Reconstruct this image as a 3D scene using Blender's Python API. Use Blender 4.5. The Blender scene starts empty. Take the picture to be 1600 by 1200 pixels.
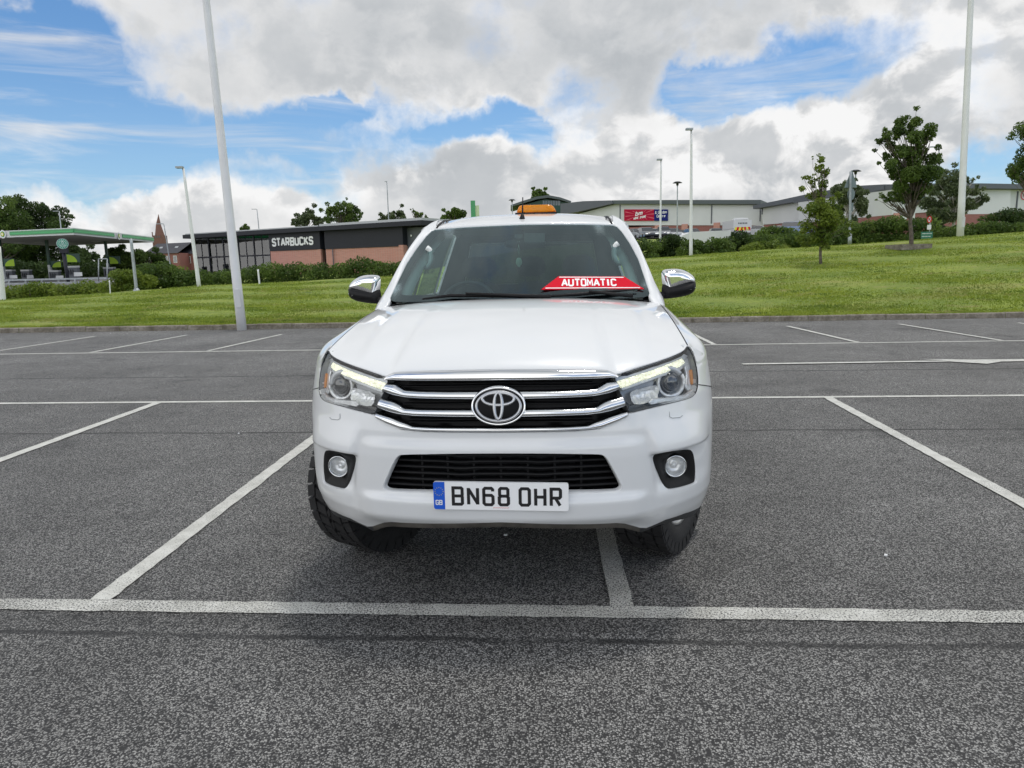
import bpy, math, random
import numpy as np
from mathutils import Vector, Matrix
from mathutils.geometry import delaunay_2d_cdt
D = bpy.data
scene = bpy.context.scene
random.seed(7)
rng = np.random.default_rng(11)
rad = math.radians

# ------------------------------------------------------------------ camera
FPX, PITCH, ROLL, CAMH = 1110.0, 9.56, -1.2, 1.5
cam_d = D.cameras.new('camera')
cam = D.objects.new('camera', cam_d)
scene.collection.objects.link(cam)
cam_d.sensor_width = 36.0
cam_d.lens = FPX / 1600 * 36.0
cam_d.clip_start = 0.05
cam_d.clip_end = 5000
cam.matrix_world = Matrix.Translation((0, 0, CAMH)) @ Matrix.Rotation(rad(90 - PITCH), 4, 'X') @ Matrix.Rotation(rad(ROLL), 4, 'Z')
scene.camera = cam
scene.render.resolution_x, scene.render.resolution_y = 1024, 768
scene.view_settings.view_transform = 'Standard'
scene.view_settings.look = 'None'
scene.view_settings.gamma = 1
scene.view_settings.exposure = 0.12
scene.cycles.max_bounces = 8
scene.cycles.transparent_max_bounces = 16
scene.cycles.caustics_reflective = False
scene.cycles.caustics_refractive = False

# ------------------------------------------------------------------ node helper
class NT:
    def __init__(s, tree):
        s.t = tree; s.n = tree.nodes; s.l = tree.links
    def add(s, typ, ins=None, **props):
        n = s.n.new(typ)
        for k, v in props.items(): setattr(n, k, v)
        if ins:
            for k, v in ins.items(): s.put(n.inputs[k], v)
        return n
    def put(s, sock, v):
        if isinstance(v, bpy.types.NodeSocket): s.l.new(v, sock)
        elif isinstance(v, bpy.types.Node): s.l.new(v.outputs[0], sock)
        else: sock.default_value = v
    def math(s, op, a, b=None, c=None, clamp=False):
        n = s.n.new('ShaderNodeMath'); n.operation = op; n.use_clamp = clamp
        s.put(n.inputs[0], a)
        if b is not None: s.put(n.inputs[1], b)
        if c is not None: s.put(n.inputs[2], c)
        return n.outputs[0]
    def vmath(s, op, a, b=None, scale=None):
        n = s.n.new('ShaderNodeVectorMath'); n.operation = op
        s.put(n.inputs[0], a)
        if b is not None: s.put(n.inputs[1], b)
        if scale is not None: s.put(n.inputs['Scale'], scale)
        return n.outputs['Value'] if op in ('LENGTH', 'DOT_PRODUCT', 'DISTANCE') else n.outputs[0]
    def mapr(s, v, a, b, c=0.0, d=1.0, smooth=True):
        n = s.n.new('ShaderNodeMapRange'); n.interpolation_type = 'SMOOTHSTEP' if smooth else 'LINEAR'
        for i, x in enumerate((v, a, b, c, d)): s.put(n.inputs[i], x)
        return n.outputs[0]
    def mix(s, f, a, b, blend='MIX'):
        n = s.n.new('ShaderNodeMix'); n.data_type = 'RGBA'; n.blend_type = blend; n.clamp_factor = True
        s.put(n.inputs[0], f)
        for i, x in ((6, a), (7, b)):
            s.put(n.inputs[i], x if not isinstance(x, tuple) else (*x[:3], 1.0))
        return n.outputs[2]
    def noise(s, vec, scale, detail=4, rough=0.55, dist=0.0, out='Fac', dim='3D'):
        n = s.n.new('ShaderNodeTexNoise'); n.noise_dimensions = dim
        if vec is not None: s.put(n.inputs['Vector'], vec)
        s.put(n.inputs['Scale'], scale); n.inputs['Detail'].default_value = detail
        n.inputs['Roughness'].default_value = rough; n.inputs['Distortion'].default_value = dist
        return n.outputs[out]

# ------------------------------------------------------------------ sky and sun
SUN_EL, SUN_AZ = 75.0, 38.0          # degrees; azimuth from the view direction towards the right
world = D.worlds.new('World'); scene.world = world; world.use_nodes = True
w = NT(world.node_tree); w.n.clear()
sky = w.add('ShaderNodeTexSky', sky_type='NISHITA')
sky.sun_disc = False
sky.sun_elevation = rad(SUN_EL); sky.sun_rotation = rad(SUN_AZ)
sky.air_density = 1.0; sky.dust_density = 0.6; sky.ozone_density = 1.6
tc = w.add('ShaderNodeTexCoord')
dirv = tc.outputs['Generated']
sep = w.add('ShaderNodeSeparateXYZ', {0: dirv})
dx, dy, dz = sep.outputs
az = w.math('ARCTAN2', dx, dy)                       # 0 = world +Y
el = w.math('ARCSINE', dz)
ae = w.add('ShaderNodeCombineXYZ', {0: az, 1: el, 2: 0.0}).outputs[0]
wv = w.noise(dirv, 2.2, 7, 0.6, out='Color')
wv = w.vmath('SCALE', w.vmath('SUBTRACT', wv, (0.5, 0.5, 0.5)), scale=0.30)
wv2 = w.noise(dirv, 9.0, 5, 0.6, out='Color')
wv2 = w.vmath('SCALE', w.vmath('SUBTRACT', wv2, (0.5, 0.5, 0.5)), scale=0.085)
aew = w.vmath('ADD', w.vmath('ADD', ae, wv), wv2)
def blob(px, py, rx, ry, amp, rot=0.0, vec=None):    # a soft patch of sky centred where the picture shows it, sizes in pixels at centre
    a, e = dir_ae(px, py)
    v = w.vmath('SUBTRACT', vec if vec is not None else aew, (a, e, 0))
    if rot:
        r = w.add('ShaderNodeVectorRotate', {'Vector': v, 'Angle': rad(rot)}, rotation_type='Z_AXIS'); v = r.outputs[0]
    v = w.vmath('MULTIPLY', v, (1110 / rx, 1110 / ry, 0))
    L = w.vmath('LENGTH', v)
    return w.mapr(L, 0.25, 1.25, amp, 0.0)
Rc = np.array((Matrix.Rotation(rad(90 - PITCH), 3, 'X') @ Matrix.Rotation(rad(ROLL), 3, 'Z')))
def pray(px, py):
    d = Rc @ np.array([(px - 800) / FPX, -(py - 600) / FPX, -1.0]); return d
def dir_ae(px, py):
    d = pray(px, py); d = d / np.linalg.norm(d)
    return math.atan2(d[0], d[1]), math.asin(d[2])
def ssum(items):
    r = items[0]
    for it in items[1:]: r = w.math('ADD', r, it)
    return r
# blue gaps (holes) of the cloud cover
holes = ssum([blob(330, 215, 350, 70, .86), blob(60, 150, 170, 140, .86), blob(60, 30, 110, 70, .7), blob(170, 250, 150, 40, .45),
              blob(745, 200, 110, 40, .9), blob(1190, 125, 180, 40, .85), blob(1060, 115, 90, 40, .6), blob(1400, 60, 90, 40, .35),
              blob(560, 155, 110, 28, .6), blob(870, 160, 70, 80, .6), blob(810, 225, 60, 50, .6), blob(480, 160, 100, 36, .4),
              blob(1540, 255, 130, 36, .6), blob(380, 300, 80, 26, .5), blob(-200, 150, 300, 160, .8), blob(1250, 65, 110, 26, .3)])
low = w.mapr(el, 0.0, 0.35, 0.16, 0.0)
far_n = w.noise(dirv, 1.6, 3, 0.5)
behind = w.mapr(dy, -0.1, 0.35, 0.62, 0.0)            # broken cloud also behind the camera
bn = w.math('MULTIPLY', behind, w.mapr(far_n, 0.42, 0.60))
n1 = w.noise(dirv, 5.0, 12, 0.58)
n2 = w.noise(dirv, 14.0, 9, 0.6)
nn = w.math('ADD', w.math('MULTIPLY', w.math('SUBTRACT', n1, 0.5), 1.6), w.math('MULTIPLY', w.math('SUBTRACT', n2, 0.5), 0.95))
cover = w.math('ADD', w.math('SUBTRACT', w.math('SUBTRACT', w.math('ADD', 0.78, low), holes), bn), nn)
alpha = w.mapr(cover, 0.02, 0.74)
# thin streaks and small puffs over the gaps
st_v = w.vmath('MULTIPLY', dirv, (2.0, 2.0, 14.0))
streak = w.mapr(w.noise(st_v, 1.7, 8, 0.6, 0.6), 0.44, 0.74, 0.0, 0.80)
veil = w.math('MAXIMUM', alpha, streak)
# cumulus relief: light comes from above right, so compare the noise with itself a little nearer the sun
sunv = Vector((math.sin(rad(SUN_AZ)) * math.cos(rad(SUN_EL)), math.cos(rad(SUN_AZ)) * math.cos(rad(SUN_EL)), math.sin(rad(SUN_EL))))
sq = (1.0, 1.0, 1.45)
wdir = w.vmath('ADD', dirv, w.vmath('SCALE', w.vmath('SUBTRACT', w.noise(dirv, 5.0, 4, .5, out='Color'), (.5, .5, .5)), scale=.10))
offv = w.vmath('ADD', wdir, tuple(Vector((.016, 0, .026))))
c1 = w.noise(w.vmath('MULTIPLY', wdir, sq), 7.5, 11, 0.56)
c2 = w.noise(w.vmath('MULTIPLY', offv, sq), 7.5, 11, 0.56)
relief = w.mapr(w.math('SUBTRACT', c1, c2), -0.075, 0.085, -0.22, 0.40)
thick = w.mapr(cover, 0.30, 1.05)
cum = ssum([blob(1130, 235, 330, 95, .9, rot=14), blob(1430, 120, 170, 120, .9), blob(600, 235, 200, 95, .95), blob(250, 325, 280, 40, .8), blob(900, 290, 220, 60, .5)])
cum = w.math('MINIMUM', cum, 1.0)
flat = w.noise(w.vmath('MULTIPLY', dirv, (1, 1, 2.2)), 3.0, 7, .55)
bright = w.math('ADD', w.math('MULTIPLY', thick, -0.26), 0.90)
bright = w.math('ADD', bright, w.mapr(flat,   .32, .68, -.10, .11, smooth=False))
bright = w.math('ADD', bright, w.math('MULTIPLY', relief, w.math('ADD', 0.22, w.math('MULTIPLY', cum, .78))))
dark = ssum([blob(760, 80, 300, 80, .12), blob(1540, 210, 170, 110, .08), blob(900, 40, 200, 50, .06), blob(650, 270, 120, 40, .10), blob(1180, 300, 160, 36, .10), blob(960, 330, 200, 24, .06)])
bright = w.math('SUBTRACT', bright, dark)
bright = w.math('ADD', bright, w.math('MULTIPLY', cum, 0.17))
bright = w.mapr(bright, 0.30, 1.12, 0.47, 1.02, smooth=False)
back = w.math('MULTIPLY', w.mapr(dy, -0.35, 0.5, 2.35, 1.0), w.mapr(el, 0.7, 1.3, 1.0, 0.40))  # brightens sky behind the camera as added fill for the truck front, dims overhead
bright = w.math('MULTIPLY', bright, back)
ctint = w.mix(w.mapr(bright, 0.4, 0.95), (0.90, 0.965, 1.03), (1.0, 1.0, 1.0))
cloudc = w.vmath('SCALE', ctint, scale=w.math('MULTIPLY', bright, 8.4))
blue = w.vmath('MULTIPLY', sky.outputs[0], (0.60, 0.90, 1.14))
blue = w.mix(w.mapr(el, 0.30, 0.0, 0.02, 0.28), blue, (6.6, 8.0, 9.2))
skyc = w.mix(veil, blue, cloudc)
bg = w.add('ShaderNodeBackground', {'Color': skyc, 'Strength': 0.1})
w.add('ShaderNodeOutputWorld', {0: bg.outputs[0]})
sun_d = D.lights.new('sun', 'SUN'); sun_d.energy = 1.15; sun_d.angle = rad(9.0); sun_d.color = (1.0, 0.955, 0.88)
sun = D.objects.new('sun', sun_d); scene.collection.objects.link(sun)
sun.rotation_euler = sunv.to_track_quat('Z', 'Y').to_euler()

# ------------------------------------------------------------------ geometry helpers
def tag(o, label=None, cat=None, group=None, kind=None):
    if label: o['label'] = label
    if cat: o['category'] = cat
    if group: o['group'] = group
    if kind: o['kind'] = kind
    return o
def thing(name, loc, label, cat, group=None, rz=0.0):
    o = D.objects.new(name, None); scene.collection.objects.link(o)
    o.location = loc; o.rotation_euler = (0, 0, rz); o.empty_display_size = 0.2
    return tag(o, label, cat, group)
class MB:
    def __init__(s): s.v = []; s.f = []; s.m = []; s.sm = []
    def vadd(s, pts):
        b = len(s.v); s.v.extend([tuple(map(float, p)) for p in pts]); return b
    def face(s, idx, m=0, smooth=False): s.f.append(tuple(int(i) for i in idx)); s.m.append(m); s.sm.append(smooth)
    def box(s, c, size, m=0, rot=None, taper=1.0):
        hx, hy, hz = size[0] / 2, size[1] / 2, size[2] / 2
        P = [(-hx, -hy, -hz), (hx, -hy, -hz), (hx, hy, -hz), (-hx, hy, -hz), (-hx * taper, -hy * taper, hz), (hx * taper, -hy * taper, hz), (hx * taper, hy * taper, hz), (-hx * taper, hy * taper, hz)]
        R = rot if rot is not None else Matrix.Identity(3)
        b = s.vadd([R @ Vector(p) + Vector(c) for p in P])
        for q in ((0, 3, 2, 1), (4, 5, 6, 7), (0, 1, 5, 4), (1, 2, 6, 5), (2, 3, 7, 6), (3, 0, 4, 7)): s.face([b + i for i in q], m)
    def tube(s, pts, r, n=8, m=0, cap=True, smooth=True):
        pts = [Vector(p) for p in pts]; rs = r if hasattr(r, '__len__') else [r] * len(pts)
        rings = []; up = None
        for i, p in enumerate(pts):
            d = (pts[min(i + 1, len(pts) - 1)] - pts[max(i - 1, 0)]).normalized()
            if up is None:
                up = Vector((0, 0, 1)) if abs(d.z) < 0.9 else Vector((1, 0, 0))
            a = d.cross(up).normalized(); b2 = a.cross(d).normalized(); up = b2
            rings.append(s.vadd([p + (a * math.cos(2 * math.pi * k / n) + b2 * math.sin(2 * math.pi * k / n)) * rs[i] for k in range(n)]))
        for i in range(len(pts) - 1):
            for k in range(n):
                s.face([rings[i] + k, rings[i] + (k + 1) % n, rings[i + 1] + (k + 1) % n, rings[i + 1] + k], m, smooth)
        if cap:
            s.face([rings[0] + k for k in range(n)][::-1], m); s.face([rings[-1] + k for k in range(n)], m)
    def grid(s, P, m=0, smooth=True, closed=False):     # P: rows x cols x 3
        P = np.asarray(P); r, c = P.shape[:2]; b = s.vadd(P.reshape(-1, 3))
        for i in range(r - 1):
            for j in range(c if closed else c - 1):
                j2 = (j + 1) % c
                s.face([b + i * c + j, b + i * c + j2, b + (i + 1) * c + j2, b + (i + 1) * c + j], m, smooth)
        return b
    def lathe(s, prof, c, axis='y', n=32, m=0, smooth=True):   # prof: (r, h)
        c = Vector(c); rows = []
        for r, h in prof:
            row = []
            for k in range(n):
                a = 2 * math.pi * k / n; u, v = r * math.cos(a), r * math.sin(a)
                row.append({'y': (u, h, v), 'x': (h, u, v), 'z': (u, v, h)}[axis])
            rows.append([tuple(Vector(p) + c) for p in row])
        s.grid(rows, m, smooth, closed=True)
    def prism(s, poly, y0, y1, m=0, fn=None):           # poly (x,z) extruded along y
        n = len(poly); fn = fn or (lambda x, y, z: (x, y, z))
        a = s.vadd([fn(x, y0, z) for x, z in poly]); b = s.vadd([fn(x, y1, z) for x, z in poly])
        for i in range(n): s.face([a + i, a + (i + 1) % n, b + (i + 1) % n, b + i], m)
        s.face([a + i for i in range(n)][::-1], m); s.face([b + i for i in range(n)], m)
    def merge(s, o, m=None):
        b = len(s.v); s.v.extend(o.v)
        for f, mi, sm in zip(o.f, o.m, o.sm): s.f.append(tuple(b + i for i in f)); s.m.append(mi if m is None else m); s.sm.append(sm)
    def build(s, name, mats, parent=None, xf=None, fix=False):
        me = D.meshes.new(name)
        v = s.v if xf is None else [tuple(xf @ Vector(p)) for p in s.v]
        me.from_pydata(v, [], s.f)
        for m in (mats if isinstance(mats, (list, tuple)) else [mats]): me.materials.append(m)
        if s.f:
            me.polygons.foreach_set('material_index', s.m); me.polygons.foreach_set('use_smooth', s.sm)
        me.update()
        if fix:
            import bmesh
            bm = bmesh.new(); bm.from_mesh(me); bmesh.ops.remove_doubles(bm, verts=bm.verts, dist=1e-5)
            bmesh.ops.recalc_face_normals(bm, faces=bm.faces); bm.to_mesh(me); bm.free()
        o = D.objects.new(name, me); scene.collection.objects.link(o)
        if parent is not None: o.parent = parent
        return o
def resample(poly, step, closed=True):
    poly = np.asarray(poly, float); out = []
    n = len(poly)
    for i in range(n if closed else n - 1):
        a, b = poly[i], poly[(i + 1) % n]; k = max(1, int(math.ceil(np.linalg.norm(b - a) / step)))
        for t in range(k): out.append(a + (b - a) * t / k)
    if not closed: out.append(poly[-1])
    return np.array(out)
def chaikin(poly, it=2, closed=True):
    p = np.asarray(poly, float)
    for _ in range(it):
        q = []
        n = len(p)
        for i in range(n if closed else n - 1):
            a, b = p[i], p[(i + 1) % n]
            q += [a * .78 + b * .22, a * .22 + b * .78]
        if not closed: q = [p[0]] + q[1:-1] + [p[-1]]
        p = np.array(q)
    return p
def inpoly(pts, poly):
    x, y = pts[:, 0], pts[:, 1]; r = np.zeros(len(pts), bool); n = len(poly); j = n - 1
    for i in range(n):
        xi, yi = poly[i]; xj, yj = poly[j]
        c = ((yi > y) != (yj > y)) & (x < (xj - xi) * (y - yi) / ((yj - yi) if yj != yi else 1e-12) + xi)
        r ^= c; j = i
    return r
def edist(pts, poly):
    a = np.asarray(poly); b = np.roll(a, -1, 0); best = np.full(len(pts), 1e9)
    for p, q in zip(a, b):
        d = q - p; L = max(d @ d, 1e-12); t = np.clip(((pts - p) @ d) / L, 0, 1)
        best = np.minimum(best, np.linalg.norm(pts - (p + t[:, None] * d), axis=1))
    return best
def cdt(outline, holes, step):
    loops = [resample(outline, step)] + [resample(h, step) for h in holes]
    V = []; E = []
    for L in loops:
        b = len(V); V += [tuple(p) for p in L]; E += [(b + i, b + (i + 1) % len(L)) for i in range(len(L))]
    lo = loops[0].min(0); hi = loops[0].max(0)
    gx, gy = np.meshgrid(np.arange(lo[0], hi[0], step), np.arange(lo[1], hi[1], step))
    gx = gx + (np.arange(gx.shape[0])[:, None] % 2) * step / 2
    g = np.stack([gx.ravel(), gy.ravel()], 1)
    k = inpoly(g, loops[0])
    for h in loops[1:]: k &= ~inpoly(g, h)
    g = g[k]
    if len(g):
        for h in loops: g = g[edist(g, h) > step * .45]
    V += [tuple(p) for p in g]
    r = delaunay_2d_cdt([Vector(p) for p in V], E, [], 0, 1e-7)
    vo = np.array([tuple(p) for p in r[0]]); fo = [f for f in r[2]]
    if not fo: return vo, [], loops
    cen = np.array([vo[list(f)].mean(0) for f in fo])
    k = inpoly(cen, loops[0])
    for h in loops[1:]: k &= ~inpoly(cen, h)
    fo = [f for f, t in zip(fo, k) if t]
    return vo, fo, loops
def panel(mb, outline, holes, fn, step, m=0, rim=0.0, rims=None, smooth=True, rim_m=None, flip=False):
    """triangulated sheet in parameter space mapped by fn(u, v, off); rim = depth of the folded-in edges"""
    vo, fo, loops = cdt(outline, holes, step)
    b = mb.vadd([fn(p[0], p[1], 0.0) for p in vo])
    for f in fo: mb.face([b + i for i in (f[::-1] if flip else f)], m, smooth)
    if rim:
        for li, L in enumerate(loops):
            if rims is not None and li not in rims: continue
            n = len(L); c = L.mean(0)
            tang = np.roll(L, -1, 0) - np.roll(L, 1, 0); nr = np.stack([tang[:, 1], -tang[:, 0]], 1)
            nr /= np.maximum(np.linalg.norm(nr, axis=1), 1e-9)[:, None]
            area = 0.5 * np.sum(L[:, 0] * np.roll(L[:, 1], -1) - np.roll(L[:, 0], -1) * L[:, 1])
            if area < 0: nr = -nr                      # nr now points out of the loop
            if li > 0: nr = -nr                        # into the hole
            rows = []
            for dd, ins in ((0, 0), (rim * .12, .0022), (rim * .35, .0034), (rim, .0036)):
                rows.append([fn(L[i, 0] + nr[i, 0] * ins, L[i, 1] + nr[i, 1] * ins, -dd) for i in range(n)])
            mb.grid(rows, m if rim_m is None else rim_m, smooth, closed=True)
def inflate(mb, poly, fn, th_front, th_back, step, m=0, power=.5, round_=None):
    """closed pillow-shaped solid over an outline; fn(u,v,h) places a point at height h (front +)"""
    vo, fo, loops = cdt(poly, [], step)
    d = edist(vo, loops[0]); R = round_ or d.max()
    h = np.clip(d / R, 0, 1); h = np.sqrt(np.clip(1 - (1 - h) ** 2, 0, 1))
    a = mb.vadd([fn(p[0], p[1], th_front * k) for p, k in zip(vo, h)]); b = mb.vadd([fn(p[0], p[1], -th_back * k) for p, k in zip(vo, h)])
    for f in fo: mb.face([a + i for i in f], m, True); mb.face([b + i for i in f[::-1]], m, True)

# ------------------------------------------------------------------ materials
def mat(name, col, rough=0.5, metal=0.0, coat=0.0, spec=0.5, var=0.0, vscale=3.0, bump=0.0, bscale=40.0, emit=None, estr=0.0):
    m = D.materials.new(name); m.use_nodes = True; t = NT(m.node_tree); p = t.n['Principled BSDF']
    p.inputs['Base Color'].default_value = (*col, 1); p.inputs['Roughness'].default_value = rough
    p.inputs['Metallic'].default_value = metal; p.inputs['Coat Weight'].default_value = coat
    p.inputs['Coat Roughness'].default_value = 0.04; p.inputs['Specular IOR Level'].default_value = spec
    co = t.add('ShaderNodeTexCoord').outputs['Object']
    if var:
        n = t.noise(co, vscale, 6, 0.6)
        c = t.mix(t.mapr(n, .3, .7), tuple(max(0, x * (1 - var)) for x in col), tuple(min(1, x * (1 + var)) for x in col))
        t.l.new(c, p.inputs['Base Color'])
    if bump:
        b = t.add('ShaderNodeBump', {'Strength': bump, 'Distance': 0.01, 'Height': t.noise(co, bscale, 4, .6)})
        t.l.new(b.outputs[0], p.inputs['Normal'])
    if emit: p.inputs['Emission Color'].default_value = (*emit, 1); p.inputs['Emission Strength'].default_value = estr
    return m
def thin_glass(name, tint, refl=1.0, ior=1.5, rough=0.0, base=0.0, gc=(1, 1, 1)):
    m = D.materials.new(name); m.use_nodes = True; t = NT(m.node_tree); t.n.clear()
    fr = t.add('ShaderNodeFresnel', {'IOR': ior})
    f = t.math('ADD', t.math('MULTIPLY', fr.outputs[0], refl), base, clamp=True)
    tr = t.add('ShaderNodeBsdfTransparent', {0: (*tint, 1)}); gl = t.add('ShaderNodeBsdfGlossy', {'Color': (*gc, 1), 'Roughness': rough})
    mx = t.add('ShaderNodeMixShader', {0: f, 1: tr.outputs[0], 2: gl.outputs[0]})
    t.add('ShaderNodeOutputMaterial', {0: mx.outputs[0]})
    return m
M = {}
M['paint'] = mat('white_paint', (.74, .755, .765), .35, coat=1.0, spec=.5)
M['chrome'] = mat('chrome', (.86, .87, .88), .06, 1.0)
M['satin'] = mat('satin_chrome', (.72, .74, .76), .16, 1.0)
M['black'] = mat('black_plastic', (.008, .008, .009), .5, spec=.25, bump=.15, bscale=300)
M['gloss_black'] = mat('gloss_black', (.006, .006, .008), .18, spec=.3)
M['grey_plastic'] = mat('grey_plastic', (.035, .038, .042), .55, bump=.2, bscale=260)
M['rubber'] = mat('rubber', (.014, .014, .015), .78, var=.4, vscale=9, bump=.3, bscale=60)
M['under'] = mat('underbody', (.10, .092, .08), .8, var=.4, vscale=8)
M['white_pole'] = mat('white_pole_paint', (.74, .75, .76), .4, var=.06, vscale=1.2)
M['galv'] = mat('galvanised_steel', (.36, .39, .41), .5, .55, var=.15, vscale=4)
M['dark_metal'] = mat('dark_metal', (.035, .038, .045), .45, .2)
M['bark'] = mat('bark', (.12, .10, .08), .9, var=.4, vscale=9, bump=.6, bscale=25)
# ------------------------------------------------------------------ site frame (car park axes) and picture-to-place helpers
SYAW = rad(-4.0)
SU = np.array([math.cos(SYAW), math.sin(SYAW)]); SV = np.array([-math.sin(SYAW), math.cos(SYAW)])
def ground(px, py, z=0.0):
    d = pray(px, py); t = (z - CAMH) / d[2]; return np.array([0, 0, CAMH]) + d * t
def at(px, py, dist):                                  # point seen at a pixel, 'dist' metres ahead
    d = pray(px, py); return np.array([0, 0, CAMH]) + d * (dist / d[1])
def site(px, py):
    p = ground(px, py)[:2]; return np.array([p @ SU, p @ SV])
def tosite(x, y): return x * SU[0] + y * SU[1], x * SV[0] + y * SV[1]
def toworld(u, v): return u * SU[0] + v * SV[0], u * SU[1] + v * SV[1]
KERB = 17.65
# ridge of the grass bank and the land behind it
ridge_px = [(-500, 500), (0, 469), (172, 458), (311, 447), (406, 443), (543, 436), (640, 430), (1012, 404), (1080, 400), (1120, 396.5), (1200, 391), (1360, 381.5), (1498, 371), (1600, 364), (2200, 330)]
RD = 33.0
r_az = []; r_z = []
for px, py in ridge_px:
    d = pray(px, py); r_az.append(d[0] / d[1]); r_z.append(CAMH + d[2] * RD / d[1])
far_px = [(-500, 452), (0, 441), (300, 430), (640, 420), (850, 385), (1010, 374), (1200, 368), (1400, 366), (1600, 362), (2200, 350)]
f_az = []; f_z = []
for px, py in far_px:
    d = pray(px, py); f_az.append(d[0] / d[1]); f_z.append(CAMH + d[2] * 92 / d[1])
def sstep(t): t = np.clip(t, 0, 1); return t * t * (3 - 2 * t)
def terrain(x, y):
    x = np.asarray(x, float); y = np.asarray(y, float)
    az = x / np.maximum(y, 1.0); v = x * SV[0] + y * SV[1]
    zr = np.interp(az, r_az, r_z); zf = np.interp(az, f_az, f_z)
    v0 = KERB + .12
    t = np.clip((v - v0) / (RD - v0), 0, 1)
    bank = 0.125 + (zr - 0.125) * (t * .75 + .25 * np.sin(t * math.pi / 2))
    beyond = zr + (zf - zr) * sstep((y - RD - 3) / 55) - 0.55 * sstep((y - RD) / 5) * (1 - sstep((y - RD - 10) / 60))
    # grows with distance so far ground stays at the same height
    z = np.where(v < v0, -0.05, np.where(y < RD, bank, beyond))
    return z
# terrain sheet
us = np.concatenate([np.linspace(-1500, -90, 14), np.linspace(-80, 80, 161), np.linspace(90, 1500, 14)])
vs = np.concatenate([[-600, -200, -60, -20, 0, 17.6, 17.765, 17.775], np.linspace(18, 48, 76), np.linspace(50, 140, 46), [170, 250, 400, 800, 2000]])
UU, VV = np.meshgrid(us, vs)
WX = UU * SU[0] + VV * SV[0]; WY = UU * SU[1] + VV * SV[1]
ZZ = terrain(WX, WY)
ZZ = ZZ + np.where((VV > 18.3) & (VV < 60), 0.03 * np.sin(UU * .9 + VV * 1.3) * np.sin(UU * .37 - VV * .8), 0)
tb = MB(); tb.grid(np.stack([WX, WY, ZZ], -1), 0, True)
m = D.materials.new('grass_ground'); m.use_nodes = True; t = NT(m.node_tree); p = t.n['Principled BSDF']
co = t.add('ShaderNodeTexCoord').outputs['Object']
cs = t.vmath('MULTIPLY', co, (.40, 1.0, 1.0))
a1 = t.noise(cs, .9, 5, .6); a2 = t.noise(co, 9, 6, .7); a3 = t.noise(cs, 2.6, 6, .65)
g1 = t.mix(t.mapr(a1, .38, .62), (.18, .25, .030), (.28, .34, .042))
g1 = t.mix(t.mapr(a3, .56, .72), g1, (.32, .29, .10))
g1 = t.mix(t.mapr(a3, .44, .30), g1, (.075, .14, .015))
patch = t.mapr(t.noise(t.vmath('MULTIPLY', co, (.5, 1.2, 1)), .55, 6, .7), .52, .68, 0, .60)
g1 = t.mix(patch, g1, (.34, .32, .10))
g1 = t.mix(t.mapr(a2, .35, .7, .0, .65), g1, (.10, .16, .018))
t.put(p.inputs['Base Color'], g1); p.inputs['Roughness'].default_value = .85
b = t.add('ShaderNodeBump', {'Strength': .8, 'Distance': .06, 'Height': t.noise(co, 14, 6, .75)}); t.put(p.inputs['Normal'], b)
M['grass_ground'] = m
tag(tb.build('ground', m), kind='structure')

# asphalt (object axes = car park axes)
m = D.materials.new('asphalt'); m.use_nodes = True; t = NT(m.node_tree); p = t.n['Principled BSDF']
def asphalt_nodes(t):
    co = t.add('ShaderNodeTexCoord').outputs['Object']
    wob = t.vmath('ADD', co, t.vmath('SCALE', t.noise(co, 60, 2, .5, out='Color'), scale=.012))
    v1 = t.add('ShaderNodeTexVoronoi', {'Vector': wob, 'Scale': 145.0}, feature='F1')
    c1 = t.add('ShaderNodeSeparateColor', {0: v1.outputs['Color']}).outputs[0]
    stone = t.math('MULTIPLY', t.mapr(v1.outputs['Distance'], .72, .34), c1)
    big = t.noise(co, .55, 5, .6); mid = t.noise(co, 4.0, 5, .65); fine = t.noise(co, 160, 3, .7)
    base = t.mix(t.mapr(stone, .04, .80, smooth=False), (.026, .026, .027), (.47, .465, .45))
    base = t.mix(t.mapr(fine, .3, .7, 0, .38), base, (.040, .040, .040))
    f = t.math('ADD', t.mapr(big, .3, .7, .74, 1.13), t.mapr(mid, .3, .7, -.10, .10))
    sx = t.add('ShaderNodeSeparateXYZ', {0: co})
    def seam(v0, wd, dep):
        wy = t.math('ADD', sx.outputs[1], t.math('MULTIPLY', t.math('SUBTRACT', t.noise(co, 1.3, 6, .7), .5), .10))
        d_ = t.math('ABSOLUTE', t.math('SUBTRACT', wy, v0))
        return t.math('MULTIPLY', t.mapr(d_, wd, wd * .25), t.mapr(t.noise(co, 2.2, 3, .6), .32, .55, dep * .4, dep))
    s = seam(site(800, 1000)[1], .030, .8)
    s = t.math('ADD', s, seam(site(1240, 672)[1], .035, .85)); s = t.math('ADD', s, seam(site(400, 588)[1], .05, .7), clamp=True)
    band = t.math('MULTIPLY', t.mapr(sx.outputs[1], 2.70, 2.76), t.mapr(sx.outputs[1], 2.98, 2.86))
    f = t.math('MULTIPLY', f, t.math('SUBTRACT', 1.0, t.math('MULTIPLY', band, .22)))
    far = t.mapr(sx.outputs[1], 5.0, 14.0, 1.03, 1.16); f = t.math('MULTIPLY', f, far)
    base = t.vmath('SCALE', base, scale=f)
    base = t.mix(s, base, (.012, .012, .013))
    oil = t.mapr(t.noise(t.vmath('ADD', co, (3.1, 7.7, 0)), .9, 4, .5), .60, .72, 0, .45)
    base = t.mix(oil, base, (.02, .02, .021))
    h = t.math('ADD', stone, t.math('MULTIPLY', fine, .5))
    return co, base, h
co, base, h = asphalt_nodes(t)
t.put(p.inputs['Base Color'], base); p.inputs['Roughness'].default_value = .72; p.inputs['Specular IOR Level'].default_value = .45
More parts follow.
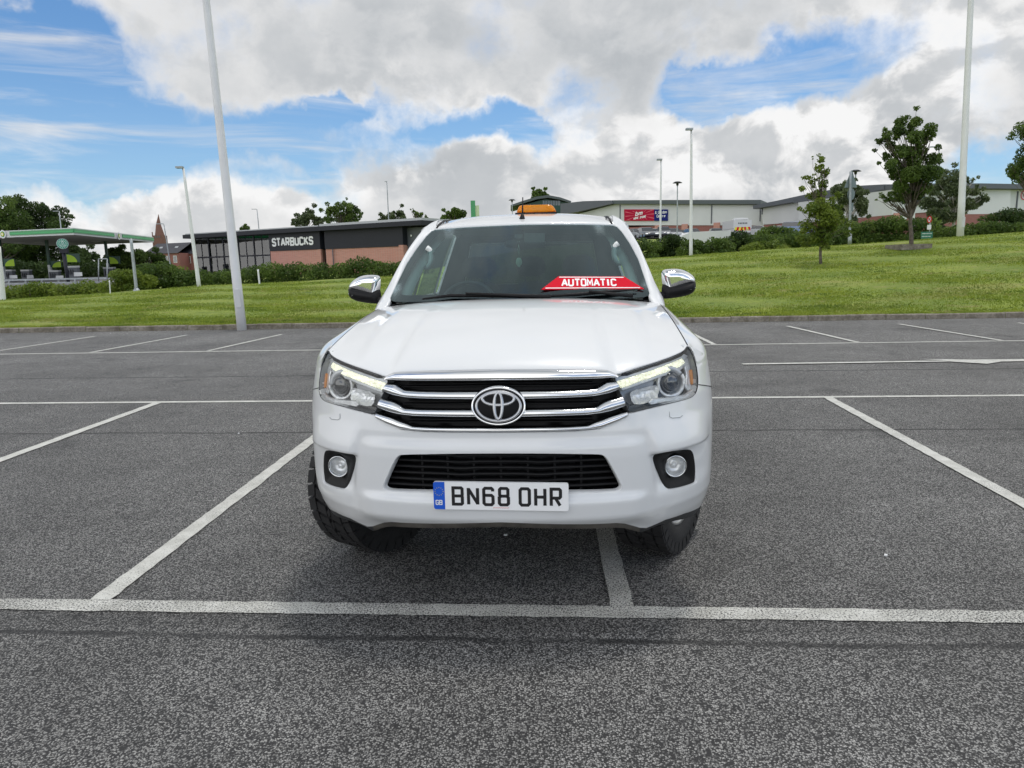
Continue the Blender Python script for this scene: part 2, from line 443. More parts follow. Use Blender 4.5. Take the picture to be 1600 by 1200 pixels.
b = t.add('ShaderNodeBump', {'Strength': .75, 'Distance': .006, 'Height': h}); t.put(p.inputs['Normal'], b)
M['asphalt'] = m
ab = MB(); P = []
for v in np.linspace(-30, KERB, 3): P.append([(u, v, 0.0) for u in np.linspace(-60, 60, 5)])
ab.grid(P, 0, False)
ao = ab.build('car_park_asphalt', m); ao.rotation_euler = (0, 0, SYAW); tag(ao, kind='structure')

def drape(name, pts, mt, n=24, lift=.02):
    a, b_, c_, d_ = [np.array(p, float) for p in pts]; rows = []
    for i in range(n + 1):
        s_ = i / n; L = a + (d_ - a) * s_; R = b_ + (c_ - b_) * s_; r_ = []
        for j in range(n + 1):
            q = L + (R - L) * j / n; r_.append((q[0], q[1], float(terrain(q[0], q[1])) + lift))
        rows.append(r_)
    mb = MB(); mb.grid(rows, 0, True); return tag(mb.build(name, mt), kind='structure')
M['far_tarmac'] = mat('far_tarmac', (.13, .13, .13), .85, var=.2, vscale=.6)
drape('forecourt', [(-78, 52), (-30, 52), (-18, 118), (-90, 118)], M['far_tarmac'], lift=.15)
drape('far_car_park', [(9, 84), (52, 84), (60, 108), (9, 108)], M['far_tarmac'], lift=.15)

# worn white markings
def marking_mat(name, wear):
    m = D.materials.new(name); m.use_nodes = True; t = NT(m.node_tree); p = t.n['Principled BSDF']
    co, base, h = asphalt_nodes(t)
    n = t.noise(co, 120, 3, .7); n2 = t.noise(co, 1.4, 4, .6)
    f = t.mapr(t.math('ADD', t.math('MULTIPLY', n, .9), t.math('MULTIPLY', n2, .28)), wear - .05, wear + .05)
    dirt = t.mapr(t.noise(co, 9, 5, .6), .3, .7)
    wh = t.mix(dirt, (.54, .54, .50), (.70, .70, .66))
    t.put(p.inputs['Base Color'], t.mix(f, base, wh)); p.inputs['Roughness'].default_value = .7
    b = t.add('ShaderNodeBump', {'Strength': .6, 'Distance': .006, 'Height': h}); t.put(p.inputs['Normal'], b)
    return m
M['line_worn'] = marking_mat('worn_line_paint', .558); M['line'] = marking_mat('line_paint', .49)
lz = [0.004]
def strip(name, a, b_, wd, mt, z=None):
    a = np.array(a, float); b_ = np.array(b_, float); d = (b_ - a) / np.linalg.norm(b_ - a); n = np.array([-d[1], d[0]]) * wd / 2
    L = np.linalg.norm(b_ - a); k = max(2, int(L / .06)); mb = MB(); rows = []
    r = np.random.default_rng(int(abs(a[0] * 100)) + 5)
    for i in range(k + 1):
        q = a + d * L * i / k; j1, j2 = 1 + r.normal(0, .05), 1 + r.normal(0, .05)
        rows.append([(q[0] + n[0] * j1, q[1] + n[1] * j1, 0), (q[0] - n[0] * j2, q[1] - n[1] * j2, 0)])
    mb.grid(rows, 0, False)
    lz[0] += .0005
    o = mb.build(name, mt); o.rotation_euler = (0, 0, SYAW); o.location.z = z if z else lz[0]
    return tag(o, kind='structure')
vA, vB, vC = site(800, 955)[1], site(800, 624.5)[1], .5 * (site(300, 550)[1] + site(1400, 535)[1])
strip('parking_line', (-14, vA), (14, vA), .105, M['line_worn'])
strip('parking_line', (-30, vB), (30, vB), .085, M['line'])
strip('parking_line', (-40, vC - .12), (40, vC + .12), .09, M['line'])
for (p1, p2, mt) in (((150, 943), (566, 628), 'line'), ((973, 955), (900, 640), 'line_worn'), ((-611, 943), (240, 632), 'line'), ((1925, 965), (1296, 623), 'line')):
    a, b_ = site(*p1), site(*p2); a[1] = vA + .05; b_[1] = vB - .04
    strip('parking_line', a, b_, .10, M[mt])
for p1, p2 in (((-150, 552), (0, 530)), ((0, 548), (148, 526)), ((122, 555), (292, 524)), ((312, 552), (440, 523)), ((505, 550), (620, 520)), ((1120, 541), (1067, 515)), ((1342, 536), (1230, 510)), ((1572, 534), (1405, 507)), ((1810, 532), (1590, 505))):
    a, b_ = site(*p1), site(*p2); a[1] = vC + .04
    strip('parking_line', a, b_, .09, M['line'])
# direction arrow in the lane
a = site(1160, 570); b_ = site(1500, 565); hd = MB()
st = strip('direction_arrow', a, (b_[0] + .6, a[1] + .1),   .11, M['line'])
c = np.array([b_[0] + .3, a[1] + .07])
hb = hd.vadd([(c[0] - .75, c[1] + .26, 0), (c[0] - .45, c[1] + .08, 0), (c[0] - .45, c[1] - .06, 0), (c[0] - .10, c[1] - .30, 0), (c[0] + .2, c[1] - .10, 0), (c[0] + 2.4, c[1] - .04, 0), (c[0] + 2.4, c[1] + .12, 0), (c[0] - .1, c[1] + .12, 0)])
hd.face([hb + i for i in range(8)]); o = hd.build('direction_arrow_head', M['line']); o.rotation_euler = (0, 0, SYAW); o.location.z = .012; tag(o, kind='structure')
# concrete kerb stones: one kerb, joints every 0.9 m
m = D.materials.new('kerb_concrete'); m.use_nodes = True; t = NT(m.node_tree); p = t.n['Principled BSDF']
co = t.add('ShaderNodeTexCoord').outputs['Object']
c = t.mix(t.mapr(t.noise(co, 3, 7, .7), .3, .7), (.14, .12, .09), (.33, .30, .25))
c = t.mix(t.mapr(t.noise(co, 22, 4, .7), .4, .7, 0, .6), c, (.07, .065, .045))
t.put(p.inputs['Base Color'], c); p.inputs['Roughness'].default_value = .9
t.put(p.inputs['Normal'], t.add('ShaderNodeBump', {'Strength': .5, 'Distance': .02, 'Height': t.noise(co, 30, 5, .7)}))
M['kerb'] = m; kb = MB(); u = -58.0
while u < 58:
    h = .128 + random.uniform(-.006, .006); y = random.uniform(-.008, .008); L = .914
    rows = [[(u + xx, KERB - .002 + y, 0 - .03), (u + xx, KERB + y, h - .018), (u + xx, KERB + .018 + y, h), (u + xx, KERB + .125, h + .002), (u + xx, KERB + .13, h - .1)] for xx in (0.004, L - .006)]
    kb.grid(rows, 0, False)
    u += L
o = kb.build('kerb', m); o.rotation_euler = (0, 0, SYAW); tag(o, kind='structure')

# ------------------------------------------------------------------ grass blades on the bank (one uncountable mass)
def blades(name, n, ulo, uhi, vlo, vhi, hmin, hmax, clump):
    u_ = rng.uniform(ulo, uhi, n); v_ = vlo + (vhi - vlo) * rng.uniform(0, 1, n) ** 1.6
    # mown rows: clippings gather in wavy bands along the bank
    rowf = .5 + .5 * np.sin(v_ * 2.1 + 1.1 * np.sin(u_ * .53) + 1.6 * np.sin(u_ * .17 + 1.3) + rng.normal(0, .5, n)) 
    pat = .5 + .25 * np.sin(u_ * 1.7 + 3 * np.sin(v_ * .9)) + .25 * np.sin(v_ * 3.3 + u_ * .45)
    hh = (hmin + (hmax - hmin) * rng.uniform(0, 1, n) * (.35 + .9 * rowf * pat))
    x = u_ * SU[0] + v_ * SV[0]; y = u_ * SU[1] + v_ * SV[1]; z = np.maximum(terrain(x, y), .10)
    a = rng.uniform(0, 2 * math.pi, n); wd = rng.uniform(.012, .03, n) * clump; lean = rng.normal(0, .35, (n, 2)) * hh[:, None]
    V = np.zeros((n, 3, 3)); V[:, 0] = np.stack([x - np.cos(a) * wd, y - np.sin(a) * wd, z - .01], 1); V[:, 1] = np.stack([x + np.cos(a) * wd, y + np.sin(a) * wd, z - .01], 1)
    V[:, 2] = np.stack([x + lean[:, 0], y + lean[:, 1], z + hh], 1)
    me = D.meshes.new(name); me.vertices.add(3 * n); me.vertices.foreach_set('co', V.ravel())
    me.loops.add(3 * n); me.loops.foreach_set('vertex_index', np.arange(3 * n)); me.polygons.add(n)
    me.polygons.foreach_set('loop_start', np.arange(0, 3 * n, 3)); me.update(calc_edges=True)
    me.materials.append(M['blade']); o = D.objects.new(name, me); scene.collection.objects.link(o)
    return o
m = D.materials.new('grass_blades'); m.use_nodes = True; t = NT(m.node_tree); p = t.n['Principled BSDF']
co = t.add('ShaderNodeTexCoord').outputs['Object']; cs = t.vmath('MULTIPLY', co, (.40, 1.0, 1.0))
c = t.mix(t.mapr(t.noise(cs, 1.1, 5, .6), .36, .64), (.22, .295, .030), (.35, .41, .05))
c = t.mix(t.mapr(t.noise(cs, 2.6, 5, .6), .55, .68, 0, .75), c, (.42, .38, .15))
patch = t.mapr(t.noise(t.vmath('MULTIPLY', co, (.5, 1.2, 1)), .55, 6, .7), .52, .68, 0, .60)
c = t.mix(patch, c, (.38, .35, .13))
c = t.mix(t.mapr(t.noise(t.vmath('MULTIPLY', co, (.6, 1.6, 1)), 1.6, 6, .7), .50, .38, 0, .85), c, (.10, .17, .018))
c = t.mix(t.mapr(t.noise(co, 60, 2, .6), .4, .7, 0, .6), c, (.13, .20, .02))
t.put(p.inputs['Base Color'], c); p.inputs['Roughness'].default_value = .6
tr = t.add('ShaderNodeBsdfTranslucent', {'Color': c}); out = t.n['Material Output']
t.put(out.inputs[0], t.add('ShaderNodeMixShader', {0: .35, 1: p.outputs[0], 2: tr.outputs[0]}))
M['blade'] = m
g = blades('grass', 330000, -32, 30, KERB + .10, RD + 1.5, .012, .085, 1.1); tag(g, 'mown green grass covering the sloping bank behind the kerb', 'grass', kind='stuff')
# ================================================================== THE PICK-UP TRUCK (own frame: x to the picture's right, y backwards, z up)
TO = np.array([-0.053, 2.66, 0.0]); TYAW = rad(-4.1)
tu = np.array([math.cos(TYAW), math.sin(TYAW), 0]); tv = np.array([-math.sin(TYAW), math.cos(TYAW), 0]); tw = np.array([0, 0, 1.0])
truck = thing('pickup_truck', tuple(TO), 'white double cab pickup truck with chrome grille and amber roof beacon parked on bay line', 'pickup truck', rz=TYAW)
TC = np.array([(np.array([0, 0, CAMH]) - TO) @ tu, (np.array([0, 0, CAMH]) - TO) @ tv, CAMH])
def tray(px, py):
    d = pray(px, py); return np.array([d @ tu, d @ tv, d[2]])
def tplane(px, py, Y):
    d = tray(px, py); return TC + d * ((Y - TC[1]) / d[1])
# plan curve of the nose and flanks: superellipse then a straight side
WD, YS = .927, .66
_x = np.concatenate([np.linspace(0, .80, 60), .80 + (WD - .80) * (1 - (1 - np.linspace(0, 1, 90)[1:]) ** 3)])
_y = YS * (1 - np.sqrt(np.clip(1 - (_x / WD) ** 3.0, 0, 1)))
_s = np.concatenate([[0], np.cumsum(np.hypot(np.diff(_x), np.diff(_y)))]); S_END = _s[-1]
_x = np.append(_x, WD); _y = np.append(_y, YS + 8); _s = np.append(_s, S_END + 8)
def s_of_y(y): return float(np.interp(y, _y, _s))
def sm(a, b, x):
    t = min(1, max(0, (x - a) / (b - a))); return t * t * (3 - 2 * t)
def feat(s, z):
    a = abs(s); o = 0.0
    # brow above the fog lamps, recess below it
    si = .575 + (.86 - z) * .16
    brow = sm(si - .012, si + .035, a) * (1 - sm(.84, 1.04, a))
    o += .022 * brow * sm(.90, .770, z) * sm(.748, .760, z)
    o -= .016 * brow * (1 - sm(.748, .760, z)) * sm(.56, .64, z)
    # raised frame round the lower intake
    fr = 1 - sm(.50, .62, a + (.76 - z) * -.25)
    o += .012 * fr * (1 - sm(.80, .84, z)) * sm(.44, .50, z)
    # front lip under the number plate and chin
    o += .018 * sm(.62, .585, z) * (1 - sm(.5, .62, a)) * sm(.46, .52, z)
    return o
_bz = [0.40, 0.46, 0.52, 0.58, 0.66, 0.76, 0.86, 0.96, 1.06, 1.14, 1.22, 1.30]
_bf = [-.075, -.035, -.008, .0, .004, .006, .000, -.018, -.050, -.085, -.14, -.2]
_bs = [-.030, -.012, .0, .002, .002, .002, .0, -.008, -.024, -.045, -.08, -.13]
def boff(s, z):
    k = sm(.75, 1.25, abs(s)); f = np.interp(z, _bz, _bf) * (1 - k) + np.interp(z, _bz, _bs) * k
    return float(f)
def SP(s, z, off=0.0, ft=True):
    a = abs(s); x = float(np.interp(a, _s, _x)); y = float(np.interp(a, _s, _y))
    x2 = float(np.interp(a + .012, _s, _x)); y2 = float(np.interp(a + .012, _s, _y)); x1 = float(np.interp(max(a - .012, 0), _s, _x)); y1 = float(np.interp(max(a - .012, 0), _s, _y))
    tx, ty = x2 - x1, y2 - y1; L = math.hypot(tx, ty); nx, ny = ty / L, -tx / L
    if a < .012: nx, ny = 0.0, -1.0
    o = boff(s, z) + off + (feat(s, z) if ft else 0)
    return ((x + nx * o) * (1 if s >= 0 else -1), y + ny * o, z)
def tproj(P):
    q = np.array(P) - TC; wv_ = q[0] * tu + q[1] * tv + q[2] * tw; c = Rc.T @ wv_
    return np.array([800 + FPX * c[0] / -c[2], 600 - FPX * c[1] / -c[2]])
def INV(px, py, off=0.0):                              # picture point -> surface parameters
    p0 = tplane(px, py, .1); g = np.array([p0[0] * 1.03, p0[2]]); tgt = np.array([px, py])
    for _ in range(25):
        r = tproj(SP(g[0], g[1], off, False)) - tgt
        if np.abs(r).max() < .02: break
        e = 1e-3; ja = (tproj(SP(g[0] + e, g[1], off, False)) - tgt - r) / e; jb = (tproj(SP(g[0], g[1] + e, off, False)) - tgt - r) / e
        J = np.stack([ja, jb], 1)
        try: dlt = np.linalg.solve(J, -r)
        except Exception: break
        g = g + np.clip(dlt, -.12, .12)
    return float(g[0]), float(g[1])
def IP(pts, off=0.0): return [INV(x, y, off) for x, y in pts]
def mir(pts): return [(-a, b) for a, b in pts][::-1]
def both(half): return half + mir(half)
def S0(s, z, off=0.0): return SP(s, z, off)
def S0n(s, z, off=0.0): return SP(s, z, off, False)

# ---- traced outlines (picture's right half), converted to surface parameters
lamp = IP([(978, 633), (966, 608), (960, 594), (961, 587), (985, 579), (1020, 568), (1050, 557.5), (1068, 549), (1074, 540), (1078, 546), (1084, 557), (1088, 570), (1091, 590), (1091, 602), (1088, 614), (1080, 621.5), (1066, 626), (1040, 631.5), (1008, 639.5), (983, 645.5)])
intake_h = IP([(783, 707), (860, 707), (936, 708), (944, 711), (950, 719), (961, 739), (970, 756), (971, 762), (964, 766.5), (950, 767.5), (890, 768.5), (783, 768.5)])
intake_h[0] = (0.0, intake_h[0][1]); intake_h[-1] = (0.0, intake_h[-1][1])
fog = IP([(1019, 712), (1050, 706.5), (1078, 703), (1084, 704), (1088, 711), (1090.5, 730), (1090.5, 753), (1086, 757), (1050, 766.5), (1044, 764.5), (1040, 760), (1030, 738)])
bar4_lo = IP([(781, 674.5), (900, 672.5), (936, 669), (956, 661), (980, 650)])
bar4_lo[0] = (0.0, bar4_lo[0][1])
bot = IP([(783, 812), (960, 815), (975, 817), (1000, 824.5), (1010, 825), (1040, 812), (1070, 802), (1092, 793), (1103, 780), (1109, 766)])
bot[0] = (0.0, bot[0][1])
# bumper + wings as one skin: up from the chin to the grille / lamps, round the corner to the wheel arch
s_arch = s_of_y(.56); s_door = s_of_y(1.42)
lampb = lamp[0:1]                                       # inner bottom corner first
li = list(lamp)
low_edge = [li[0]] + li[:0]
lamp_lower = [li[19], li[18], li[17], li[16], li[15], li[14], li[13], li[12], li[11], li[10], li[9], li[8]]   # inner bottom -> outer -> top tip
GAP = .004
outl = [bot[0]] + bot[1:] + [(s_arch - .02, .60), (s_arch, .70), (s_of_y(.60), .80), (s_of_y(.68), .90), (s_of_y(.80), .965), (s_of_y(.99), .99)]
outl += [(s_of_y(1.0), 1.075), (s_of_y(.85), 1.075), (s_of_y(.68), 1.072), (s_of_y(.55), 1.070)]
outl += [(a + .004, b) for a, b in lamp_lower[::-1][0:9]] + [(a, b - GAP) for a, b in lamp_lower[::-1][9:]]
outl += [(a, b - GAP) for a, b in bar4_lo[::-1]]
full = outl + mir(outl)
def dedupe(p):
    o = []
    for q in p:
        if not o or math.hypot(q[0] - o[-1][0], q[1] - o[-1][1]) > 1e-4: o.append(q)
    if math.hypot(o[0][0] - o[-1][0], o[0][1] - o[-1][1]) < 1e-4: o.pop()
    return o
intake = chaikin(dedupe(both(intake_h)), 2); fogs = chaikin(fog, 2)
mb = MB()
panel(mb, dedupe(full), [intake, fogs, [(-a, b) for a, b in fogs][::-1]], S0, .0105, rim=.030)
bumper = mb.build('bumper', M['paint'], truck)
# chin turned under (road-grey) and dark valances at the corners
mb = MB(); rows = []
cb = resample([bot[i] for i in range(0, 4)], .03, False)
for dy, dzz in ((-.001, .002), (.014, -.026), (.035, -.034), (.10, -.036), (.16, -.02)):
    rows.append([(lambda P: (P[0], P[1] + dy + .004, P[2] + dzz))(SP(a, b)) for a, b in np.concatenate([[(-q[0], q[1]) for q in cb[::-1]], cb[1:]])])
mb.grid(rows, 0, True); mb.build('bumper_underside', M['under'], truck)
for sg in (1, -1):
    mb = MB(); cc = resample(bot[3:], .02, False); rows = []
    for k, (ins, dzz) in enumerate(((-.004, .004), (-.008, -.012), (-.018, -.028), (-.05, -.034), (-.09, -.02))):
        rows.append([SP(sg * a, b + dzz - .014 * math.sin(math.pi * i / (len(cc) - 1)) * (k > 0), ins) for i, (a, b) in enumerate(cc)])
    mb.grid(rows, 0, True); mb.build('valance', M['grey_plastic'], truck)

# ---- lower intake: recess and slats
mb = MB()
shrink = lambda poly, k: [((a) * k, (b - .66) * k + .66) for a, b in poly]
panel(mb, intake, [], lambda s, z, off=0: SP(s, z, -.10 + off, False), .05)
mb.grid([[SP(a, b, d_, d_ > -.05) for a, b in intake] for d_ in (-.026, -.06, -.10)], 0, True, closed=True)
gi = mb.build('lower_grille', M['gloss_black'], truck)
zt = max(b for a, b in intake); zb = min(b for a, b in intake)
mb = MB()
def half_at(poly, z):
    xs = []
    n = len(poly)
    for i in range(n):
        (a, b), (c, d) = poly[i], poly[(i + 1) % n]
        if (b > z) != (d > z): xs.append(a + (c - a) * (z - b) / (d - b))
    return max(xs) if xs else 0
for k in range(6):
    z = zt - .016 - k * (zt - zb - .03) / 5.3
    hw = half_at(intake, z - .006) - .004; ss = np.linspace(-hw, hw, 41)
    wavy = lambda s: -.004 * math.exp(-((abs(s) - .16) / .05) ** 2)
    for zz, o0, o1 in ((0, 0, 0),):
        rows = [[SP(s, z + wavy(s) + .0, -.075, False) for s in ss], [SP(s, z + wavy(s) + .004, -.028, False) for s in ss], [SP(s, z + wavy(s) - .001, -.024, False) for s in ss], [SP(s, z + wavy(s) - .006, -.028, False) for s in ss], [SP(s, z + wavy(s) - .012, -.075, False) for s in ss]]
        mb.grid(rows, 0, True)
for s in np.linspace(-.32, .32, 7):
    hz = .004; rows = [[SP(s - hz, z, -.05, False) for z in (zb, zt)], [SP(s - hz, z, -.040, False) for z in (zb, zt)], [SP(s + hz, z, -.040, False) for z in (zb, zt)], [SP(s + hz, z, -.05, False) for z in (zb, zt)]]
    mb.grid(rows, 0, False)
mb.build('slats', M['black'], gi)
mb = MB(); panel(mb, [(a * 1, b) for a, b in [(-.2, zb + .02), (.3, zb + .02), (.3, zt - .03), (-.2, zt - .03)]], [], lambda s, z, off=0: SP(s, z, -.092 + off, False), .05)
M['radiator'] = mat('radiator', (.03, .032, .036), .5, .6, var=.5, vscale=30)
mb.build('radiator', M['radiator'], gi)

# ---- upper grille
def full_line(half, off=0.0):
    q = IP(half, off); q[0] = (0.0, q[0][1]); q = [tuple(x) for x in q]
    return [(-a, b) for a, b in q[:0:-1]] + q
def ribbon(mb, top, botm, off, bulge, m=0, n=120, depth=.03, skip=None):
    T = full_line(top); B = full_line(botm)
    smx = min(T[-1][0], B[-1][0]); 
    T = np.array(T); B = np.array(B)
    def samp(L, t):
        d = np.concatenate([[0], np.cumsum(np.linalg.norm(np.diff(L, axis=0), axis=1))]); 
        return np.interp(t, d / d[-1], L[:, 0]), np.interp(t, d / d[-1], L[:, 1])
    rows = []; prof = [(0, -depth), (0, 0), (.12, .55), (.32, .9), (.5, 1.0), (.68, .92), (.88, .6), (1, 0), (1, -depth)]
    for q, h in prof:
        row = []
        for i in range(n + 1):
            u = -1 + 2 * i / n; a = T[0][0] + (T[-1][0] - T[0][0]) * i / n; b = B[0][0] + (B[-1][0] - B[0][0]) * i / n
            zt_ = np.interp(a, T[:, 0], T[:, 1]); zb_ = np.interp(b, B[:, 0], B[:, 1])
            s = a * (1 - q) + b * q; z = zt_ * (1 - q) + zb_ * q
            o = off + (h if h < 0 else h * bulge)
            row.append(SP(s, z, o, False))
        rows.append(row)
    mb.grid(rows, m, True)
    for side in (0, -1):
        e = [r[side] for r in rows[1:-1]]; b_ = mb.vadd(e); mb.face([b_ + i for i in range(len(e))], m)
# dark backing and mesh
grille = MB()
Rm = lambda L: [(781 + (781 - x) * (1 + .077 * ((781 - x) / 182.0) ** 1.5), y) for x, y in L]            # traced on the left, mirrored about the badge
op = full_line(Rm([(781, 592), (700, 592), (640, 590), (616, 590), (606, 598)])); lowb = full_line(Rm([(781, 672), (660, 670), (632, 666), (598, 650)]))
panel(grille, dedupe(op + lowb[::-1]), [], lambda s, z, off=0: SP(s, z, -.055 + off, False), .05)
ribs = full_line(Rm([(781, 592), (606, 590)]))
grl = grille.build('grille', M['black'], truck)
mb = MB()
for yy, xe in ((600, 640), (604, 632), (627, 640), (632, 632), (656, 640), (661, 640)):
    ribbon(mb, Rm([(781, yy - 1.2), (xe, yy - 2.0)]), Rm([(781, yy + 1.0), (xe, yy + .2)]), -.030, .004, depth=.02, n=60)
mb.build('mesh_slats', M['black'], grl)
mb = MB()
ribbon(mb, Rm([(781, 577.3), (640, 577.3), (622, 578), (612, 583), (609, 587)]), Rm([(781, 594), (700, 592.8), (640, 591.3), (624, 590.2), (613, 589.6)]), .008, .010)
mb.build('chrome_bar', M['chrome'], grl)
mb = MB()
ribbon(mb, Rm([(781, 611.5), (744, 611), (700, 610.5), (660, 609), (638, 607), (630, 602), (624, 598), (612, 595.5)]), Rm([(781, 624), (736, 623), (660, 620.5), (640, 618.5), (620, 614), (606, 608)]), .004, .012)
mb.build('chrome_bar', M['satin'], grl)
mb = MB()
ribbon(mb, Rm([(781, 640), (734, 639.5), (660, 637.8), (638, 636), (630, 630), (620, 625), (604, 619.5)]), Rm([(781, 652), (738, 651), (652, 648.2), (630, 645), (618, 642), (599.5, 634.5)]), .004, .012)
mb.build('chrome_bar', M['satin'], grl)
mb = MB()
ribbon(mb, Rm([(781, 668), (680, 666.5), (650, 664.5), (640, 660), (630, 656.5), (618, 651), (598, 643)]), Rm([(781, 674), (700, 673), (660, 671.3), (632, 668.5), (612, 660), (597, 650.5)]), .004, .010)
mb.build('chrome_bar', M['chrome'], grl)

# ---- round badge: ring, black dome, three interlocked ovals
bc = INV(780, 632); bx, bz_ = 0.0, bc[1]; by = SP(0, bz_, .026, False)[1]
sc = (tplane(823, 632, by)[0] - tplane(737, 632, by)[0]) / 86.0      # metres per pixel there
tilt = .20
def BP_(x, z, h=0.0): return (bx + x, by - h + (z) * tilt, bz_ + z)
def oval(mb, cx, cz, rx, rz, wd, h0, h1, m=0, n=64, a0=0, a1=2 * math.pi, clip=None):
    rows = []
    full_ = abs(a1 - a0 - 2 * math.pi) < 1e-6
    ts = [a0 + (a1 - a0) * i / n for i in range(n if full_ else n + 1)]
    for k, hh in ((-1, h0), (-.6, h1), (0, h1 + .0012), (.6, h1), (1, h0)):
        rows.append([BP_(cx + (rx + k * wd / 2) * math.cos(t_), cz + (rz + k * wd / 2) * math.sin(t_), hh) for t_ in ts])
    mb.grid(rows, m, True, closed=full_)
px_ = sc
mb = MB()
oval(mb, 0, 0, 41.0 * px_, 28.0 * px_, 4.2 * px_, -.02, .006)
badge = mb.build('badge', M['chrome'], grl)
mb = MB(); rows = []
for k in range(9):
    q = k / 8; rows.append([BP_(40.5 * px_ * (1 - q) * math.cos(t_), 27.5 * px_ * (1 - q) * math.sin(t_), .0 + .006 * (1 - (1 - q) ** 2)) for t_ in np.linspace(0, 2 * math.pi, 64, endpoint=False)])
mb.grid(rows, 0, True, closed=True)
M['dome'] = mat('badge_dome', (.003, .003, .004), .3, spec=.12); mb.build('badge_dome', M['dome'], badge)
mb = MB(); e_ = 1 / 5.714 * px_
oval(mb, 0, -2 * e_, 196 * e_, 129 * e_, 28 * e_, .003, .0085)
oval(mb, -1 * e_, 62 * e_, 142 * e_, 54 * e_, 34 * e_, .004, .0098)
oval(mb, -1 * e_, 2 * e_, 36 * e_, 114 * e_, 36 * e_, .004, .0108)
M['emblem'] = mat('emblem_metal', (.46, .47, .49), .3, 1.0)
mb.build('emblem', M['emblem'], badge)

# ---- headlamps
M['lens'] = thin_glass('lamp_lens', (.99, 1, 1), .8, 1.45, base=.0)
M['amber'] = mat('amber_plastic', (.90, .30, .02), .3, coat=.3)
M['drl'] = mat('daytime_light', (.9, .9, .75), .4, emit=(1.0, 1.0, .62), estr=.9)
M['silver'] = mat('reflector_silver', (.90, .91, .92), .18, .55, bump=.5, bscale=55)
M['grey_trim'] = mat('lamp_grey_trim', (.66, .68, .70), .25, .2)
M['dark_lamp'] = mat('lamp_dark', (.02, .022, .026), .25, coat=.3); M['lamp_base'] = mat('lamp_base', (.30, .315, .33), .22, .4)
M['projector'] = mat('projector_glass', (.02, .024, .03), .03, coat=1.0, spec=.9)
m = D.materials.new('drl_dots'); m.use_nodes = True; t = NT(m.node_tree); p = t.n['Principled BSDF']
co = t.add('ShaderNodeTexCoord').outputs['Object']
v = t.add('ShaderNodeTexVoronoi', {'Vector': co, 'Scale': 190.0})
f = t.mapr(v.outputs['Distance'], .62, .25)
t.put(p.inputs['Base Color'], t.mix(f, (.6, .6, .55), (.9, .9, .8))); t.put(p.inputs['Emission Color'], t.mix(f, (.88, .90, .60), (1.0, 1.0, .74)))
t.put(p.inputs['Emission Strength'], t.mapr(f, 0, 1, .42, 1.2)); M['drl'] = m
def shape(mb, sg, pts, off, m=0, step=.02, rim=0.0, sm_=0, conv=None):
    P = IP(pts, off)
    if sm_: P = chaikin(P, sm_)
    P = [(a * sg, b) for a, b in P]
    if sg < 0: P = P[::-1]
    panel(mb, P, [], lambda s, z, o=0: SP(s, z, off + o, False), step, m, rim=rim)
